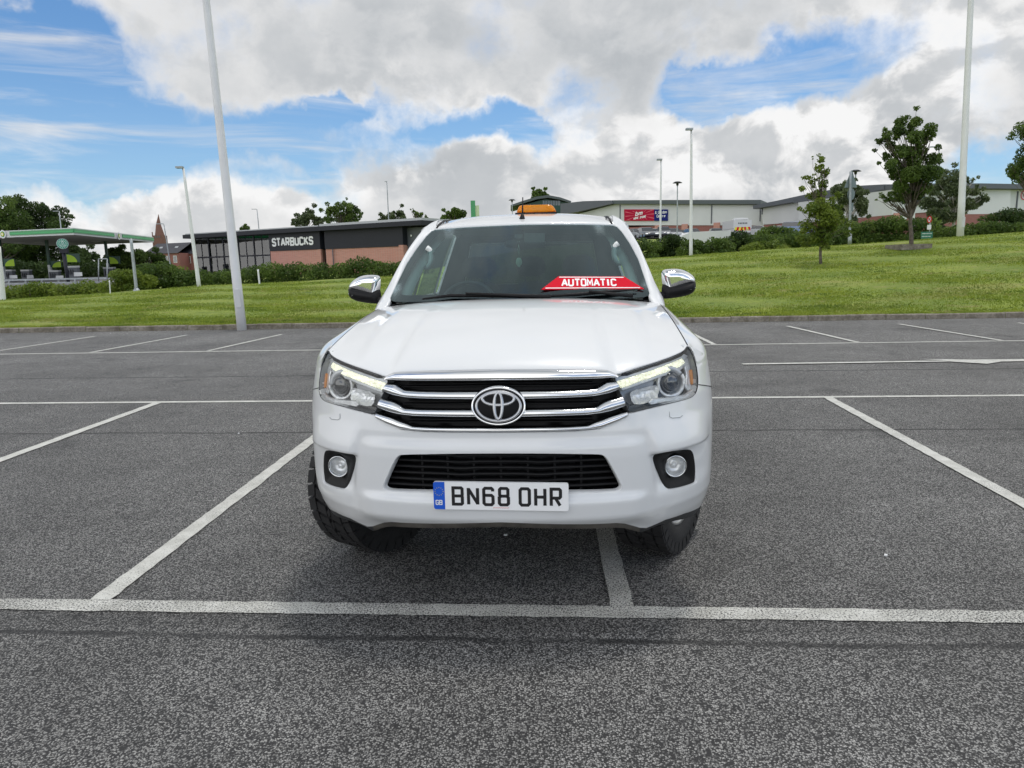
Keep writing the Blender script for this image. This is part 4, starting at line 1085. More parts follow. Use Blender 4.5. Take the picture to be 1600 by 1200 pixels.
# ---- pillars, roof, rails
ge = [np.array(WS(a, b)) for a, b in g_h[4:12]]
ge = [np.array([.742, 1.265, 1.258])] + ge
GE = resample(ge, .03, False)
oe_px = [((1037, 466), 1.40), ((1025.5, 448), 1.50), ((1012, 416), 1.66), ((997, 382), 1.86), ((988, 367), 1.97), ((978, 352), 2.08), ((968, 341), 2.20), ((955, 335.5), 2.34)]
OE = [np.array(tplane(*q, Y)) for q, Y in oe_px]
def along(L, t):
    L = np.array(L); d = np.concatenate([[0], np.cumsum(np.linalg.norm(np.diff(L, axis=0), axis=1))]); d /= d[-1]
    return np.array([np.interp(t, d, L[:, k]) for k in range(3)])
OE = [np.array([.805, 1.30, 1.255])] + OE
OEs = chaikin(np.array(OE), 2, False); OEs = [p + np.array([.002, 0, 0]) for p in OEs]
for sg in (1, -1):
    R = []
    for t in np.linspace(0, 1, 30):
        a, b = along(GE, t), along(OEs, t); n_ = np.array([.25, -.35, .35]); mid1 = a * .7 + b * .3 + n_ * .030; mid2 = a * .25 + b * .75 + n_ * .040
        row = [a + np.array([0, .02, -.02]), a] + [bez((a, mid1, mid2, b), q) for q in np.linspace(.12, 1, 8)] + [b + np.array([.006, .02, -.008]), b + np.array([-.0, .06, -.02]), b + np.array([-.03, .10, -.04])]
        R.append(row)
    R = np.array(R); R[:, :, 0] *= sg; mb = MB(); mb.grid(R, 0, True)
    # rail over the doors back to the cab's rear
    e = OEs[-1]; rp = [along(OEs, .80), e, np.array([.605, 2.9, 1.800]), np.array([.60, 3.22, 1.785])]
    rp = chaikin(np.array(rp), 2, False)
    mb.tube([(sg * p[0], p[1], p[2] - .03) for p in rp], .032, 10)
    p_ = mb.build('windscreen_pillar', M['paint'], truck)
    for y0, y1 in ((2.33, 2.42), (3.14, 3.26)):
        mb = MB(); mb.grid([[(sg * .805, y0, 1.27), (sg * .805, y1, 1.27)], [(sg * .73, y0 + .0, 1.5), (sg * .73, y1, 1.5)], [(sg * .62, y0, 1.79), (sg * .62, y1, 1.79)]], 0, False); mb.build('door_pillar', M['gloss_black'], truck)
    # side glass
    M['side_glass'] = M.get('side_glass') or thin_glass('side_glass', (.50, .56, .55), 1.0, 1.5, base=.03)
    def sg_fn(y, z, off=0.0):
        k = (z - 1.27) / .50; return (sg * (.80 - .17 * k - .03 * k * k), y, z)
    for ol in ([(1.50, 1.275), (2.33, 1.275), (2.33, 1.77), (2.24, 1.77), (2.0, 1.66)], [(2.42, 1.275), (3.14, 1.29), (3.12, 1.75), (2.42, 1.77)]):
        mb = MB(); panel(mb, ol, [], sg_fn, .1); mb.build('side_window', M['side_glass'], truck)
    # inner pillar trim with grab handle
    R = []
    for t in np.linspace(0, 1, 16):
        a, b = along(GE, t), along(OEs, t)
        R.append([a + np.array([-.035, .015, -.02]), a + np.array([-.095, .05, -.03]), a + np.array([-.085, .09, -.03]), b + np.array([-.03, .10, -.03]), b + np.array([-.02, .07, -.03])])
    R = np.array(R); R[:, :, 0] *= sg; mb = MB(); mb.grid(R, 0, True); mb.build('pillar_trim', M.setdefault('trim', mat('cabin_trim', (.80, .83, .81), .7)), truck)
    hp = [(966, 380), (962, 383), (960, 387), (958.8, 395), (960, 404), (966, 412), (974, 410), (980, 405), (988, 402)]
    P = [tplane(x, y, 1.82 + .01 * i * 0 + (.0)) for i, (x, y) in enumerate(hp)]
    mb = MB(); mb.tube(chaikin([(sg * p[0], p[1] + .02 * (i - 4 if i > 4 else 0) * .6, p[2]) for i, p in enumerate(P)], 2, False), .016, 8); mb.build('grab_handle', M['trim'], truck)
def glass_top(x): 
    xs = [a for a, b in g_h[9:14]][::-1]; zs = [b for a, b in g_h[9:14]][::-1]; z = float(np.interp(abs(x), xs, zs)); return np.array([abs(x), WS(abs(x), z)[1], z])
R = []
for u in np.linspace(-1, 1, 61):
    x = u * .585; gt = glass_top(min(abs(x), .56)); row = []
    for v in np.linspace(0, 1, 26):
        y = gt[1] + (3.26 - gt[1]) * v
        zc = gt[2] + .004 + (1.850 - gt[2]) * (1 - (1 - min(1, v / .55)) ** 2.4) - .02 * sm(.7, 1, v)
        z = zc - .040 * (abs(x) / .6) ** 3.0 * sm(0, .25, v) 
        row.append((x, y, z))
    row = [(x, gt[1] + .01, gt[2] - .02)] + row + [(x, 3.29, 1.70), (x, 3.30, 1.66)]
    R.append(row)
mb = MB(); mb.grid(R, 0, True); roof = mb.build('roof', M['paint'], truck)
for sg in (1, -1):
    mb = MB(); L = [(sg * p[2], p[0], p[1]) for p in ((2.085, 1.742, .572), (2.13, 1.760, .570), (2.2, 1.780, .566), (2.35, 1.806, .562), (2.6, 1.822, .560), (3.2, 1.812, .560))]; mb.tube(L, .007, 6); mb.build('roof_ditch', M['black'], roof)
# cab rear wall with window
mb = MB(); out_ = [(-.80, 1.20), (.80, 1.20), (.80, 1.28), (.61, 1.79), (-.61, 1.79), (-.80, 1.28)]; rw = [(-.56, 1.34), (.56, 1.34), (.50, 1.68), (-.50, 1.68)]
panel(mb, out_, [rw], lambda x, z, off=0: (x, 3.30, z), .1); mb.build('cab_rear_wall', M['paint'], truck)
mb = MB(); panel(mb, rw, [], lambda x, z, off=0: (x, 3.302, z), .1); mb.build('rear_window', thin_glass('privacy_glass', (.03, .036, .04), 1.0, 1.5, base=.02), truck)
# ---- cabin
mb = MB(); R = []
for x in np.linspace(-.74, .74, 21):
    R.append([(x, y + .30 * x * x * 1, z) for y, z in ((1.19, 1.285), (1.35, 1.300), (1.6, 1.300), (1.78, 1.285 + .02 * math.exp(-((x + .37) / .2) ** 2)), (1.86, 1.24), (1.88, 1.0), (1.88, .8))])
mb.grid(R, 0, True); mb.build('dashboard', mat('dashboard', (.06, .063, .066), .8), truck)
mb = MB(); c = Vector((-.37, 2.02, 1.22)); rr_ = Matrix.Rotation(rad(-25), 3, 'X')
pts = [tuple(c + rr_ @ Vector((.185 * math.cos(a), 0, .185 * math.sin(a)))) for a in np.linspace(0, 2 * math.pi, 40)]
mb.tube(pts, .014, 8, cap=False)
for a in (200, 340, 270): mb.tube([tuple(c), tuple(c + rr_ @ Vector((.18 * math.cos(rad(a)), 0, .18 * math.sin(rad(a)))))], .014, 6)
mb.box(tuple(c), (.12, .05, .10)); mb.build('steering_wheel', M['grey_plastic'], truck)
M['seat'] = mat('seat_cloth', (.018, .02, .022), .85)
for y_, xs in ((2.45, (-.37, .37)), (3.05, (-.40, 0.0, .40))):
    for x in xs:
        mb = MB(); w_ = .23 if y_ < 3 else .19
        inflate(mb, chaikin([(-w_, .75), (w_, .75), (w_, 1.15), (w_ * .72, 1.36), (-w_ * .72, 1.36), (-w_, 1.15)], 2), lambda u, v, h: (x + u, y_ + (v - .75) * .25 - h, v), .08, .06, .06)
        mb.box((x, y_ - .25, .74), (w_ * 2, .5, .14))
        st = mb.build('seat', M['seat'], truck)
        mb = MB(); inflate(mb, chaikin([(-.12, 1.40), (.12, 1.40), (.11, 1.56), (-.11, 1.56)], 2), lambda u, v, h: (x + u, y_ + .17 - h, v), .05, .05, .04); mb.tube([(x - .05, y_ + .17, 1.34), (x - .05, y_ + .17, 1.44)], .006, 6); mb.tube([(x + .05, y_ + .17, 1.34), (x + .05, y_ + .17, 1.44)], .006, 6); mb.build('headrest', M['seat'], st)
mb = MB(); mb.box((0, 2.6, .62), (1.5, 1.5, .03)); mb.build('cabin_floor', M['black'], truck)
mb = MB(); mb.grid([[(x, y, 1.735) for x in (-.54, .54)] for y in (2.16, 3.25)], 0, False); mb.build('headliner', mat('headliner_cloth', (.20, .21, .21), .9), truck)
mb = MB(); panel(mb, [(a * .97, b) for a, b in out_], [rw], lambda x, z, off=0: (x, 3.275, z), .1); mb.build('rear_lining', M['seat'], truck)
mb = MB(); inflate(mb, chaikin([(-.12, 1.60), (.12, 1.60), (.12, 1.66), (-.12, 1.66)], 2), lambda u, v, h: (u, 2.02 + h * -1, v), .02, .03, .03); mb.tube([(0, 2.03, 1.64), (0, 2.02, 1.72)], .008, 6); mb.build('interior_mirror', M['grey_plastic'], truck)
# black scuttle below the screen
mb = MB(); R = []
for x in np.linspace(-.70, .70, 25): R.append([(x, 1.12 + .27 * x * x, 1.262), (x, 1.165 + .28 * x * x, 1.30 - .03 * abs(x / .76) ** 3), (x, 1.20 + .33 * x * x, 1.305 - .02 * abs(x / .76) ** 3)])
mb.grid(R, 0, True); mb.build('scuttle', M['black'], truck)
# wipers
def WPx(px, py, off): x, z = WINV(px, py); return WS(x, z, off)
for pts_b, arm in ((((848, 467.5), (900, 464), (950, 459.5), (995, 455.5)), ((985, 470), (955, 467.5), (918, 463))), (((662, 471), (705, 465.5), (760, 466), (835, 469)), ((860, 472), (800, 469.5), (730, 466.5)))):
    mb = MB(); mb.tube([WPx(*q, .022) for q in pts_b], [.005, .010, .010, .004], 6)
    mb.tube([WPx(*q, .045) for q in arm], [.013, .010, .007], 6); mb.build('wiper', M['black'], truck)
# ---- door mirrors
MIRR_CAP = [(1034.5, 426), (1038, 421.5), (1046, 420.3), (1060, 420), (1070, 422), (1080, 427), (1088, 434), (1089.5, 442.5), (1080, 446), (1066, 450), (1054, 455), (1047, 461), (1041, 460), (1036, 444)]
MIRR_LOW = [(1037, 440), (1044, 444), (1060, 441), (1088.5, 437), (1090, 446), (1089, 452), (1085, 458), (1077, 462), (1058, 465.8), (1042, 467.5), (1036.5, 467), (1034.5, 455)]
for sg in (1, -1):
    def mfn(k0, lean=0.0):
        return lambda x, z, h: (sg * x, 1.50 - h + .05 * (x - .9), z)
    P = [(lambda q: (q[0], q[2]))(tplane(x, y, 1.46)) for x, y in MIRR_LOW]; mb = MB(); inflate(mb, chaikin(P, 2), mfn(0), .080, .05, .012, round_=.05)
    a0 = tplane(1033, 462, 1.44); mb.tube([(sg * (a0[0] - .07), 1.50, a0[2] - .012), (sg * (a0[0] - .02), 1.47, a0[2] - .002), (sg * (a0[0] + .06), 1.46, a0[2] + .005)], [.024, .022, .02], 10)
    mr = mb.build('door_mirror', M['black'], truck)
    P = [(lambda q: (q[0], q[2]))(tplane(x, y, 1.46)) for x, y in MIRR_CAP]; mb = MB(); inflate(mb, chaikin(P, 2), mfn(0, .85), .060, .03, .010, round_=.034); mb.build('chrome_cover', M['chrome'], mr)
    P = [(lambda q: (q[0], q[2]))(tplane(x, y, 1.46)) for x, y in ((1066, 455), (1075, 450.5), (1088, 447), (1088.5, 450.5), (1078, 454.5))]; mb = MB(); inflate(mb, P, mfn(0), .10, .0, .01, round_=.02); mb.build('indicator_lens', M['satin'], mr)
    P = [(lambda q: (q[0], q[2]))(tplane(x, y, 1.46)) for x, y in ((1042, 427), (1080, 433), (1082, 455), (1042, 458))]; mb = MB(); panel(mb, P, [], lambda x, z, off=0: (sg * x, 1.56, z), .03); mb.build('mirror_glass', M['chrome'], mr)
# washer covers on the bumper
M['seam'] = mat('seam_grey', (.35, .37, .38), .5)
for sg in (1, -1):
    mb = MB(); P = IP([(1046, 643), (1064, 641), (1066, 649), (1062, 652), (1050, 653), (1046, 651)]); P = [(a * sg, b) for a, b in P]
    for i in range(len(P) - 1) if True else []:
        a, b = P[(i + 2) % len(P)], P[(i + 3) % len(P)]
    c = [SP(a, b, .0008) for a, b in P[2:] + P[:1]]; mb.tube(c, .0016, 5); mb.build('washer_cover_seam', M['seam'], bumper)
# ---- aerial and amber beacon
ab_ = tplane(815.8, 345, 2.13); mb = MB()
mb.tube([(ab_[0], 2.13, ab_[2] - .01), (ab_[0], 2.135, ab_[2] + .012), (ab_[0] + .001, 2.145, ab_[2] + .035), (ab_[0] + .002, 2.15, ab_[2] + .046)], [.022, .020, .012, .008], 12)
mb.tube([(ab_[0] + .002, 2.15, ab_[2] + .04), (ab_[0] + .004, 2.19, ab_[2] + .155)], [.006, .0035], 8); mb.build('aerial', M['black'], truck)
m = D.materials.new('amber_lens'); m.use_nodes = True; t = NT(m.node_tree); p = t.n['Principled BSDF']
p.inputs['Base Color'].default_value = (1.0, .40, .01, 1); p.inputs['Roughness'].default_value = .12; p.inputs['Coat Weight'].default_value = .6
tr = t.add('ShaderNodeBsdfTranslucent', {'Color': (1, .5, .03, 1)}); trn = t.add('ShaderNodeBsdfTransparent', {'Color': (1, .5, .06, 1)})
mx = t.add('ShaderNodeMixShader', {0: .5, 1: p.outputs[0], 2: tr.outputs[0]}); mx = t.add('ShaderNodeMixShader', {0: .15, 1: mx.outputs[0], 2: trn.outputs[0]})
t.put(t.n['Material Output'].inputs[0], mx); M['amber_lens'] = m
BY = 2.55
bpz = [tplane(x, y, BY) for x, y in ((806.5, 334.5), (811, 323), (815, 321), (838, 320.6), (860, 319.8), (865.6, 323.2), (870, 334))]
zb_ = 1.842
bq_ = [(p[0], max(p[2], zb_ + .012)) for p in bpz]
mb = MB(); L = resample(chaikin(bq_, 1), .01); cen = np.array([np.mean([p[0] for p in bq_]), zb_ + .03])
R = []
for dy, k in ((-.085, .0), (-.085, .55), (-.078, .80), (-.062, .93), (-.035, .99), (0, 1), (.035, .99), (.062, .93), (.078, .80), (.085, .55), (.085, .0)):
    R.append([(cen[0] + (a - cen[0]) * (k if k < .8 else .5 + k / 2), BY + dy, max(cen[1] + (b - cen[1]) * k, zb_ + .012) if k else cen[1]) for a, b in L])
mb.grid(R, 0, True, closed=True); bc_ = mb.build('beacon_cover', M['amber_lens'], None)
beacon = D.objects.new('amber_beacon', None); scene.collection.objects.link(beacon); beacon.parent = truck; bc_.parent = beacon
mb = MB(); mb.box((cen[0], BY, zb_ + .004), (.30, .17, .022), 0, taper=.97); mb.build('beacon_base', M['black'], beacon)
mb = MB()
for dx in (-.075, .0, .075): mb.lathe([(.001, 0), (.018, .002), (.026, .022), (.028, .04)], (cen[0] + dx, BY - .02, zb_ + .018), 'z', 14)
mb.build('beacon_reflector', M['satin'], beacon)
# ---- things inside the cab
SG = [(872, 434.3), (976, 434.6), (1005.3, 453.9), (845.5, 455)]
SGP = [tplane(x, y, 1.50) for x, y in SG]
SGP = [(lambda q: np.array(WS(q[0], q[1], .016)))(WINV(x, y)) for x, y in SG]
cS = np.mean([np.array(p) for p in SGP], 0)
def T2W(p): return TO + tu * p[0] + tv * p[1] + tw * p[2]
sign = MB()
A_, B2, C2, D2 = [np.array(p) for p in SGP]
def SF(u, v, h=0.0):                                    # u across 0..160, v up 0..20 (picture-like units)
    k = v / 20.0; L = D2 * (1 - k) + A_ * k; Rr = C2 * (1 - k) + B2 * k
    x = D2[0] + (C2[0] - D2[0]) * u / 160.0; kk_ = (x - L[0]) / (Rr[0] - L[0]); q = L + (Rr - L) * kk_
    return (x, q[1] - h * .5, q[2] + h * .9)
tri = [(0, 0), (160, 0), (130.7, 20), (26.5, 20)]
bb = sign.vadd([SF(*q, 0) for q in tri]); sign.face([bb, bb + 1, bb + 2, bb + 3], 0)
bb2 = sign.vadd([SF(*q, -.004) for q in tri]); sign.face([bb2 + 3, bb2 + 2, bb2 + 1, bb2], 0)
for i in range(4): sign.face([bb + i, bb2 + i, bb2 + (i + 1) % 4, bb + (i + 1) % 4], 0)
for v0, v1, u0, u1 in ((17.7, 18.9, 27, 130), (1.1, 2.3, 6, 154)):
    q = sign.vadd([SF(u0, v0, .001), SF(u1, v0, .001), SF(u1 - .8, v1, .001), SF(u0 + .8, v1, .001)]); sign.face([q, q + 1, q + 2, q + 3], 1)
write(sign, 'AUTOMAT', 32.5, 5.3, 9.6, SF, wd=20, adv=64, m=1, h=.0012, sx=1.27, special={'M': 68})
stroke(sign, [(103.9, 15.0), (103.9, 5.1)], 3.0, SF, 1, .0014)
write(sign, 'C', 109.3, 5.3, 9.6, SF, wd=20, m=1, h=.0012, sx=1.27)
bb = sign.vadd([SF(60, 10, -.005), SF(110, 10, -.005)]); p0, p1 = np.array(SF(60, 0, -.004)), np.array(SF(110, 0, -.004))
if 0: sign.grid([[tuple(p0 + [0, 0, .05]), tuple(p1 + [0, 0, .05])], [tuple(p0 + [0, .06, -.005]), tuple(p1 + [0, .06, -.005])]], 0, False)
M['sign_red'] = mat('sign_red', (.62, .004, .022), .6, spec=.08)
loc = T2W(cS); s_o = sign.build('windscreen_sign', [M['sign_red'], M['white_print']])
s_o.location = tuple(TO); s_o.rotation_euler = (0, 0, TYAW)
tag(s_o, 'red trapezium card reading AUTOMATIC leaning on the windscreen', 'sign')
mb = MB(); fp_ = tplane(811, 411, 2.0)
inflate(mb, chaikin([(-.022, 0), (0, -.034), (.022, 0), (.016, .03), (0, .036), (-.016, .03)], 1), lambda u, v, h: (fp_[0] + u, 2.0 - h, fp_[2] + v), .006, .006, .012)
mb.tube([(fp_[0], 2.0, fp_[2] + .035), (fp_[0] + .004, 2.0, fp_[2] + .09), (fp_[0] - .006, 2.01, fp_[2] + .14)], .0016, 5)
mb.tube([(fp_[0], 2.0, fp_[2] + .035), (fp_[0] - .006, 2.0, fp_[2] + .09), (fp_[0] + .006, 2.01, fp_[2] + .14)], .0016, 5)
o = mb.build('air_freshener', mat('freshener_green', (.42, .60, .46), .5)); o.location = tuple(TO); o.rotation_euler = (0, 0, TYAW)
tag(o, 'pale green leaf-shaped air freshener hanging on a cord behind the windscreen', 'air freshener')
# ================================================================== PLANTS
def leaf_mat(name, c1, c2, trans=.40):
    m = D.materials.new(name); m.use_nodes = True; t = NT(m.node_tree); p = t.n['Principled BSDF']
    at_ = t.add('ShaderNodeAttribute', attribute_name='tone')
    c = t.mix(at_.outputs['Fac'], c1, c2); t.put(p.inputs['Base Color'], c); p.inputs['Roughness'].default_value = .55; p.inputs['Specular IOR Level'].default_value = .3
    tr = t.add('ShaderNodeBsdfTranslucent', {'Color': c}); t.put(t.n['Material Output'].inputs[0], t.add('ShaderNodeMixShader', {0: trans, 1: p.outputs[0], 2: tr.outputs[0]}))
    return m
M['leaf_dark'] = leaf_mat('leaf_dark', (.026, .052, .014), (.075, .122, .030))
M['leaf_mid'] = leaf_mat('leaf_mid', (.046, .088, .018), (.14, .21, .042))
M['leaf_light'] = leaf_mat('leaf_light', (.085, .14, .022), (.21, .27, .04))
M['leaf_birch'] = leaf_mat('leaf_birch', (.065, .095, .042), (.155, .195, .09))
def leaves(name, C, rr, n, size, mt, parent, seed, flat=1.0, shell=0.0):
    """n small leaf faces spread through the clumps C (k,3) with radii rr (k,3)"""
    g = np.random.default_rng(seed); C = np.asarray(C, float); rr = np.asarray(rr, float)
    if rr.ndim == 1: rr = np.stack([rr] * 3, 1)
    vol = rr.prod(1) ** .75; k = g.choice(len(C), n, p=vol / vol.sum())
    d = g.normal(size=(n, 3)); d /= np.linalg.norm(d, axis=1)[:, None]; r = g.uniform(0, 1, n) ** (1 / 3.0)
    r = r * (1 - shell) + shell * np.clip(g.normal(.85, .12, n), 0, 1.15)
    P = C[k] + d * r[:, None] * rr[k] 
    nn_ = d * .6 + g.normal(size=(n, 3)); nn_ /= np.linalg.norm(nn_, axis=1)[:, None]
    a = np.cross(nn_, g.normal(size=(n, 3))); a /= np.linalg.norm(a, axis=1)[:, None]; b = np.cross(nn_, a)
    s = size * g.uniform(.6, 1.3, n)[:, None]
    V = np.stack([P - a * s, P - b * s * .55, P + a * s, P + b * s * .55], 1).reshape(-1, 3)
    me = D.meshes.new(name); me.vertices.add(4 * n); me.vertices.foreach_set('co', V.ravel()); me.loops.add(4 * n); me.loops.foreach_set('vertex_index', np.arange(4 * n))
    me.polygons.add(n); me.polygons.foreach_set('loop_start', np.arange(0, 4 * n, 4)); me.update(calc_edges=True)
    tone = np.clip(.5 + .33 * np.sin(k * 12.9898) + g.normal(0, .22, n), 0, 1)
    at_ = me.attributes.new('tone', 'FLOAT', 'FACE'); at_.data.foreach_set('value', tone.astype(np.float32))
    me.materials.append(mt); o = D.objects.new(name, me); scene.collection.objects.link(o); o.parent = parent
    return o
def limb(mb, a, b, r0, r1, g, n=6, wig=.06):
    a = np.array(a, float); b = np.array(b, float); L = np.linalg.norm(b - a); P = []
    off = np.zeros(3)
    for i in range(n + 1):
        t_ = i / n; 
        if 0 < i < n: off = off * .6 + g.normal(0, wig * L / 3, 3)
        P.append(a + (b - a) * t_ + (off if 0 < i < n else 0))
    mb.tube(P, [r0 + (r1 - r0) * i / n for i in range(n + 1)], 6, cap=True); return P
def base_on(px, py, far=400):
    d = pray(px, py); best = None
    for k in range(1, 4000):
        D_ = 17 + k * .05
        if D_ > far: break
        P = np.array([0, 0, CAMH]) + d * (D_ / d[1])
        if P[2] <= float(terrain(P[0], P[1])): return P
    P = np.array([0, 0, CAMH]) + d * (33 / d[1]); return P
def tree(name, label, cat, base, clumps, n, size, mt, trunk_r, seed, group=None, trunk_mat='bark', fork=.35, flat=.9):
    """clumps: (x, z, r) seen from the car park, metres from the base; spread in depth at random"""
    g = np.random.default_rng(seed); base = np.array(base, float)
    root = thing(name, tuple(base), label, cat, group)
    C = []; R_ = []
    for cx, cz, r in clumps:
        C.append((cx, g.normal(0, r * .8), cz)); R_.append((r * .82, r * .9, r * flat * .8))
        for q in range(4):
            C.append((cx + g.normal(0, r * .75), C[-1 if q == 0 else -1 - q][1] * .5 + g.normal(0, r * .8), cz + g.normal(0, r * .6))); R_.append((r * .42, r * .42, r * .34))
    mb = MB(); top = max(c[1] for c in clumps); cxm = float(np.mean([c[0] for c in clumps])) * .3
    low = min(c[1] - c[2] for c in clumps)
    P = limb(mb, (0, 0, -.15), (cxm, 0, top * .92), trunk_r, trunk_r * .22, g, 8, .03)
    for c, r in zip(C, R_):
        if r[0] < .01: continue
        t_ = min(.95, max(fork * .8, (c[2] / top) * .62)); i = t_ * 8; q = P[int(i)] + (P[min(8, int(i) + 1)] - P[int(i)]) * (i - int(i))
        limb(mb, q, c, trunk_r * .30, trunk_r * .05, g, 5, .05)
    mb.build('trunk', M[trunk_mat], root)
    leaves('crown', C, R_, n, size, mt, root, seed + 1)
    return root
M['birch_bark'] = mat('birch_bark', (.42, .40, .36), .8, var=.4, vscale=6)
def px_tree(name, label, cat, bpx, bpy, dist, blobs, n, size, mt, trunk_r, seed, group=None, trunk_mat='bark', sink=0.0):
    """blobs given where the photograph shows them, at the tree's own distance"""
    B = at(bpx, bpy, dist); B[2] -= sink
    cl = []
    for x, y, r in blobs:
        p = at(x, y, dist); cl.append((p[0] - B[0], p[2] - B[2], r * dist / FPX))
    return tree(name, label, cat, B, cl, n, size, mt, trunk_r, seed, group, trunk_mat)
def hedge(name, label, cat, top_px, dist0, dist1, base_drop, width, n, size, mt, seed, group=None, kind=None, rag=.2):
    """a run of shrubs: top outline as pixels, distances at both ends"""
    g = np.random.default_rng(seed); xs = [p[0] for p in top_px]; ys = [p[1] for p in top_px]
    x0, x1 = xs[0], xs[-1]; C = []; R_ = []; 
    L = np.linalg.norm(at(x1, ys[-1], dist1) - at(x0, ys[0], dist0)); k = max(3, int(L / (width * .33)))
    for i in range(k):
        t_ = (i + .5) / k; px = x0 + (x1 - x0) * t_; ds = dist0 + (dist1 - dist0) * t_; P = at(px, float(np.interp(px, xs, ys)), ds)
        zb = float(terrain(P[0], P[1])) - base_drop; h = max(.5, P[2] - zb)
        nr = max(1, int(math.ceil(h / (width * .6))))
        for j in range(nr):
            for q in range(2):
                rz = h / nr * .62; C.append((P[0] + g.normal(0, .12 * width), P[1] + g.normal(0, width * .22), zb + h * (j + .5) / nr + g.normal(0, rag * .3 * width * (j == nr - 1)))); R_.append((width * .42 * g.uniform(.8, 1.2), width * .42, rz * g.uniform(.8, 1.15)))
    C = np.array(C); c0 = np.array([C[:, 0].mean(), C[:, 1].mean(), C[:, 2].min()])
    root = thing(name, tuple(c0), label, cat, group)
    mb = MB()
    c = C[len(C) // 2]; limb(mb, (c[0] - c0[0], c[1] - c0[1], -.3), tuple(c - c0 + [0, 0, .1]), .05, .02, g, 3)
    mb.build('stem', M['bark'], root)
    leaves('foliage', C - c0, R_, int(n * 1.25), size * 1.45, mt, root, seed + 1, shell=.3)
    return root
# saplings on the bank
b1 = base_on(1283, 412.5); d1 = b1[1]
px_tree('young_tree', 'slender young tree with narrow top on the grass bank, in front of the road sign', 'tree', 1283, 412.5, d1,
        [(1281, 250, 7), (1279, 264, 9), (1290, 272, 8), (1270, 283, 8), (1262, 277, 5), (1284, 288, 10), (1282, 305, 14), (1272, 322, 17), (1292, 322, 17), (1258, 330, 10), (1281, 340, 22), (1303, 338, 13), (1264, 352, 14), (1297, 356, 17), (1281, 368, 18), (1268, 374, 11), (1286, 384, 9), (1308, 326, 8)], 8200, .050, M['leaf_light'], .055, 101, 'young trees on the grass bank')
b2 = base_on(1424, 388); d2 = b2[1]
px_tree('young_tree', 'tallest young tree on the bank, with open leafy crown above a square planter', 'tree', 1424, 388, d2,
        [(1412, 188, 11), (1428, 192, 11), (1405, 203, 12), (1438, 206, 12), (1382, 212, 9), (1378, 220, 7), (1418, 218, 14), (1446, 215, 9), (1394, 226, 9), (1405, 238, 15), (1440, 236, 13), (1386, 246, 9), (1395, 258, 14), (1425, 252, 17), (1452, 250, 13), (1462, 246, 8), (1408, 276, 17), (1438, 274, 18), (1460, 268, 10), (1400, 292, 14), (1424, 298, 17), (1446, 294, 13), (1408, 308, 10), (1384, 312, 6), (1380, 306, 5), (1398, 312, 5), (1432, 306, 9)], 20000, .050, M['leaf_mid'], .085, 102, 'young trees on the grass bank')
B = at(1421, 387, d2 - .1); mb = MB(); zt_ = float(terrain(B[0], B[1]))
for dx, dy, sx_, sy_ in ((0, -.55, 1.2, .12), (0, .55, 1.2, .12), (-.54, 0, .12, .98), (.54, 0, .12, .98)): mb.box((dx, dy, 0), (sx_, sy_, .22))
o = mb.build('tree_planter', M['kerb']); o.location = (B[0], B[1] + .1, zt_ + .06); tag(o, 'low grey concrete planter edging round the foot of the tallest young tree', 'planter')
px_tree('young_tree', 'leafy young tree cut off by the right edge of the photo', 'tree', 1616, 366, 33.5,
        [(1603, 196, 12), (1612, 208, 16), (1598, 214, 9), (1606, 228, 12), (1592, 262, 10), (1600, 252, 14), (1612, 262, 20), (1586, 268, 7), (1598, 278, 11), (1590, 282, 6), (1616, 236, 18), (1640, 240, 22), (1635, 205, 18), (1640, 275, 20)], 12000, .052, M['leaf_mid'], .09, 103, 'young trees on the grass bank')
# birches beyond the ridge
px_tree('birch_tree', 'grey-green birch behind the narrow young tree and the road sign', 'tree', 1322, 372, 48, [(1310, 296, 12), (1325, 288, 10), (1338, 300, 13), (1318, 310, 14), (1340, 318, 13), (1348, 314, 7), (1322, 326, 14), (1345, 332, 9), (1308, 334, 12), (1330, 344, 12), (1318, 352, 12)], 9000, .085, M['leaf_birch'], .10, 111, 'birches in front of the retail sheds', 'birch_bark')
px_tree('birch_tree', 'wide grey-green birch behind the tall right-hand lighting column', 'tree', 1488, 366, 50, [(1484, 274, 11), (1470, 282, 12), (1494, 284, 12), (1515, 282, 7), (1458, 298, 11), (1478, 298, 16), (1500, 300, 12), (1522, 300, 9), (1462, 316, 15), (1484, 318, 15), (1508, 318, 12), (1530, 314, 9), (1540, 312, 6), (1456, 334, 13), (1474, 338, 14), (1492, 336, 10), (1520, 322, 8), (1466, 350, 12)], 12000, .085, M['leaf_birch'], .12, 112, 'birches in front of the retail sheds', 'birch_bark')
# big trees at the left, behind the filling station
px_tree('broadleaf_tree', 'large dark tree at the left edge above the filling station canopy', 'tree', 8, 440, 118, [(-20, 330, 26), (12, 326, 22), (30, 345, 26), (0, 355, 30), (-30, 360, 30), (20, 380, 28), (-10, 395, 30)], 16000, .22, M['leaf_mid'], .4, 121, 'dark trees behind the filling station')
px_tree('broadleaf_tree', 'tallest dark tree behind the middle of the filling station canopy', 'tree', 58, 440, 125, [(46, 322, 18), (60, 328, 18), (76, 338, 18), (40, 340, 18), (92, 350, 16), (68, 356, 22), (50, 375, 25), (85, 378, 22), (104, 360, 11), (70, 400, 28), (40, 405, 25), (100, 405, 22)], 20000, .22, M['leaf_dark'], .4, 122, 'dark trees behind the filling station')
px_tree('broadleaf_tree', 'dark tree filling the gap between the canopy columns', 'tree', 128, 442, 120, [(118, 392, 16), (132, 400, 16), (112, 412, 20), (138, 416, 16), (126, 428, 18), (150, 428, 12), (100, 425, 15), (152, 412, 8)], 12000, .2, M['leaf_dark'], .35, 123, 'dark trees behind the filling station')
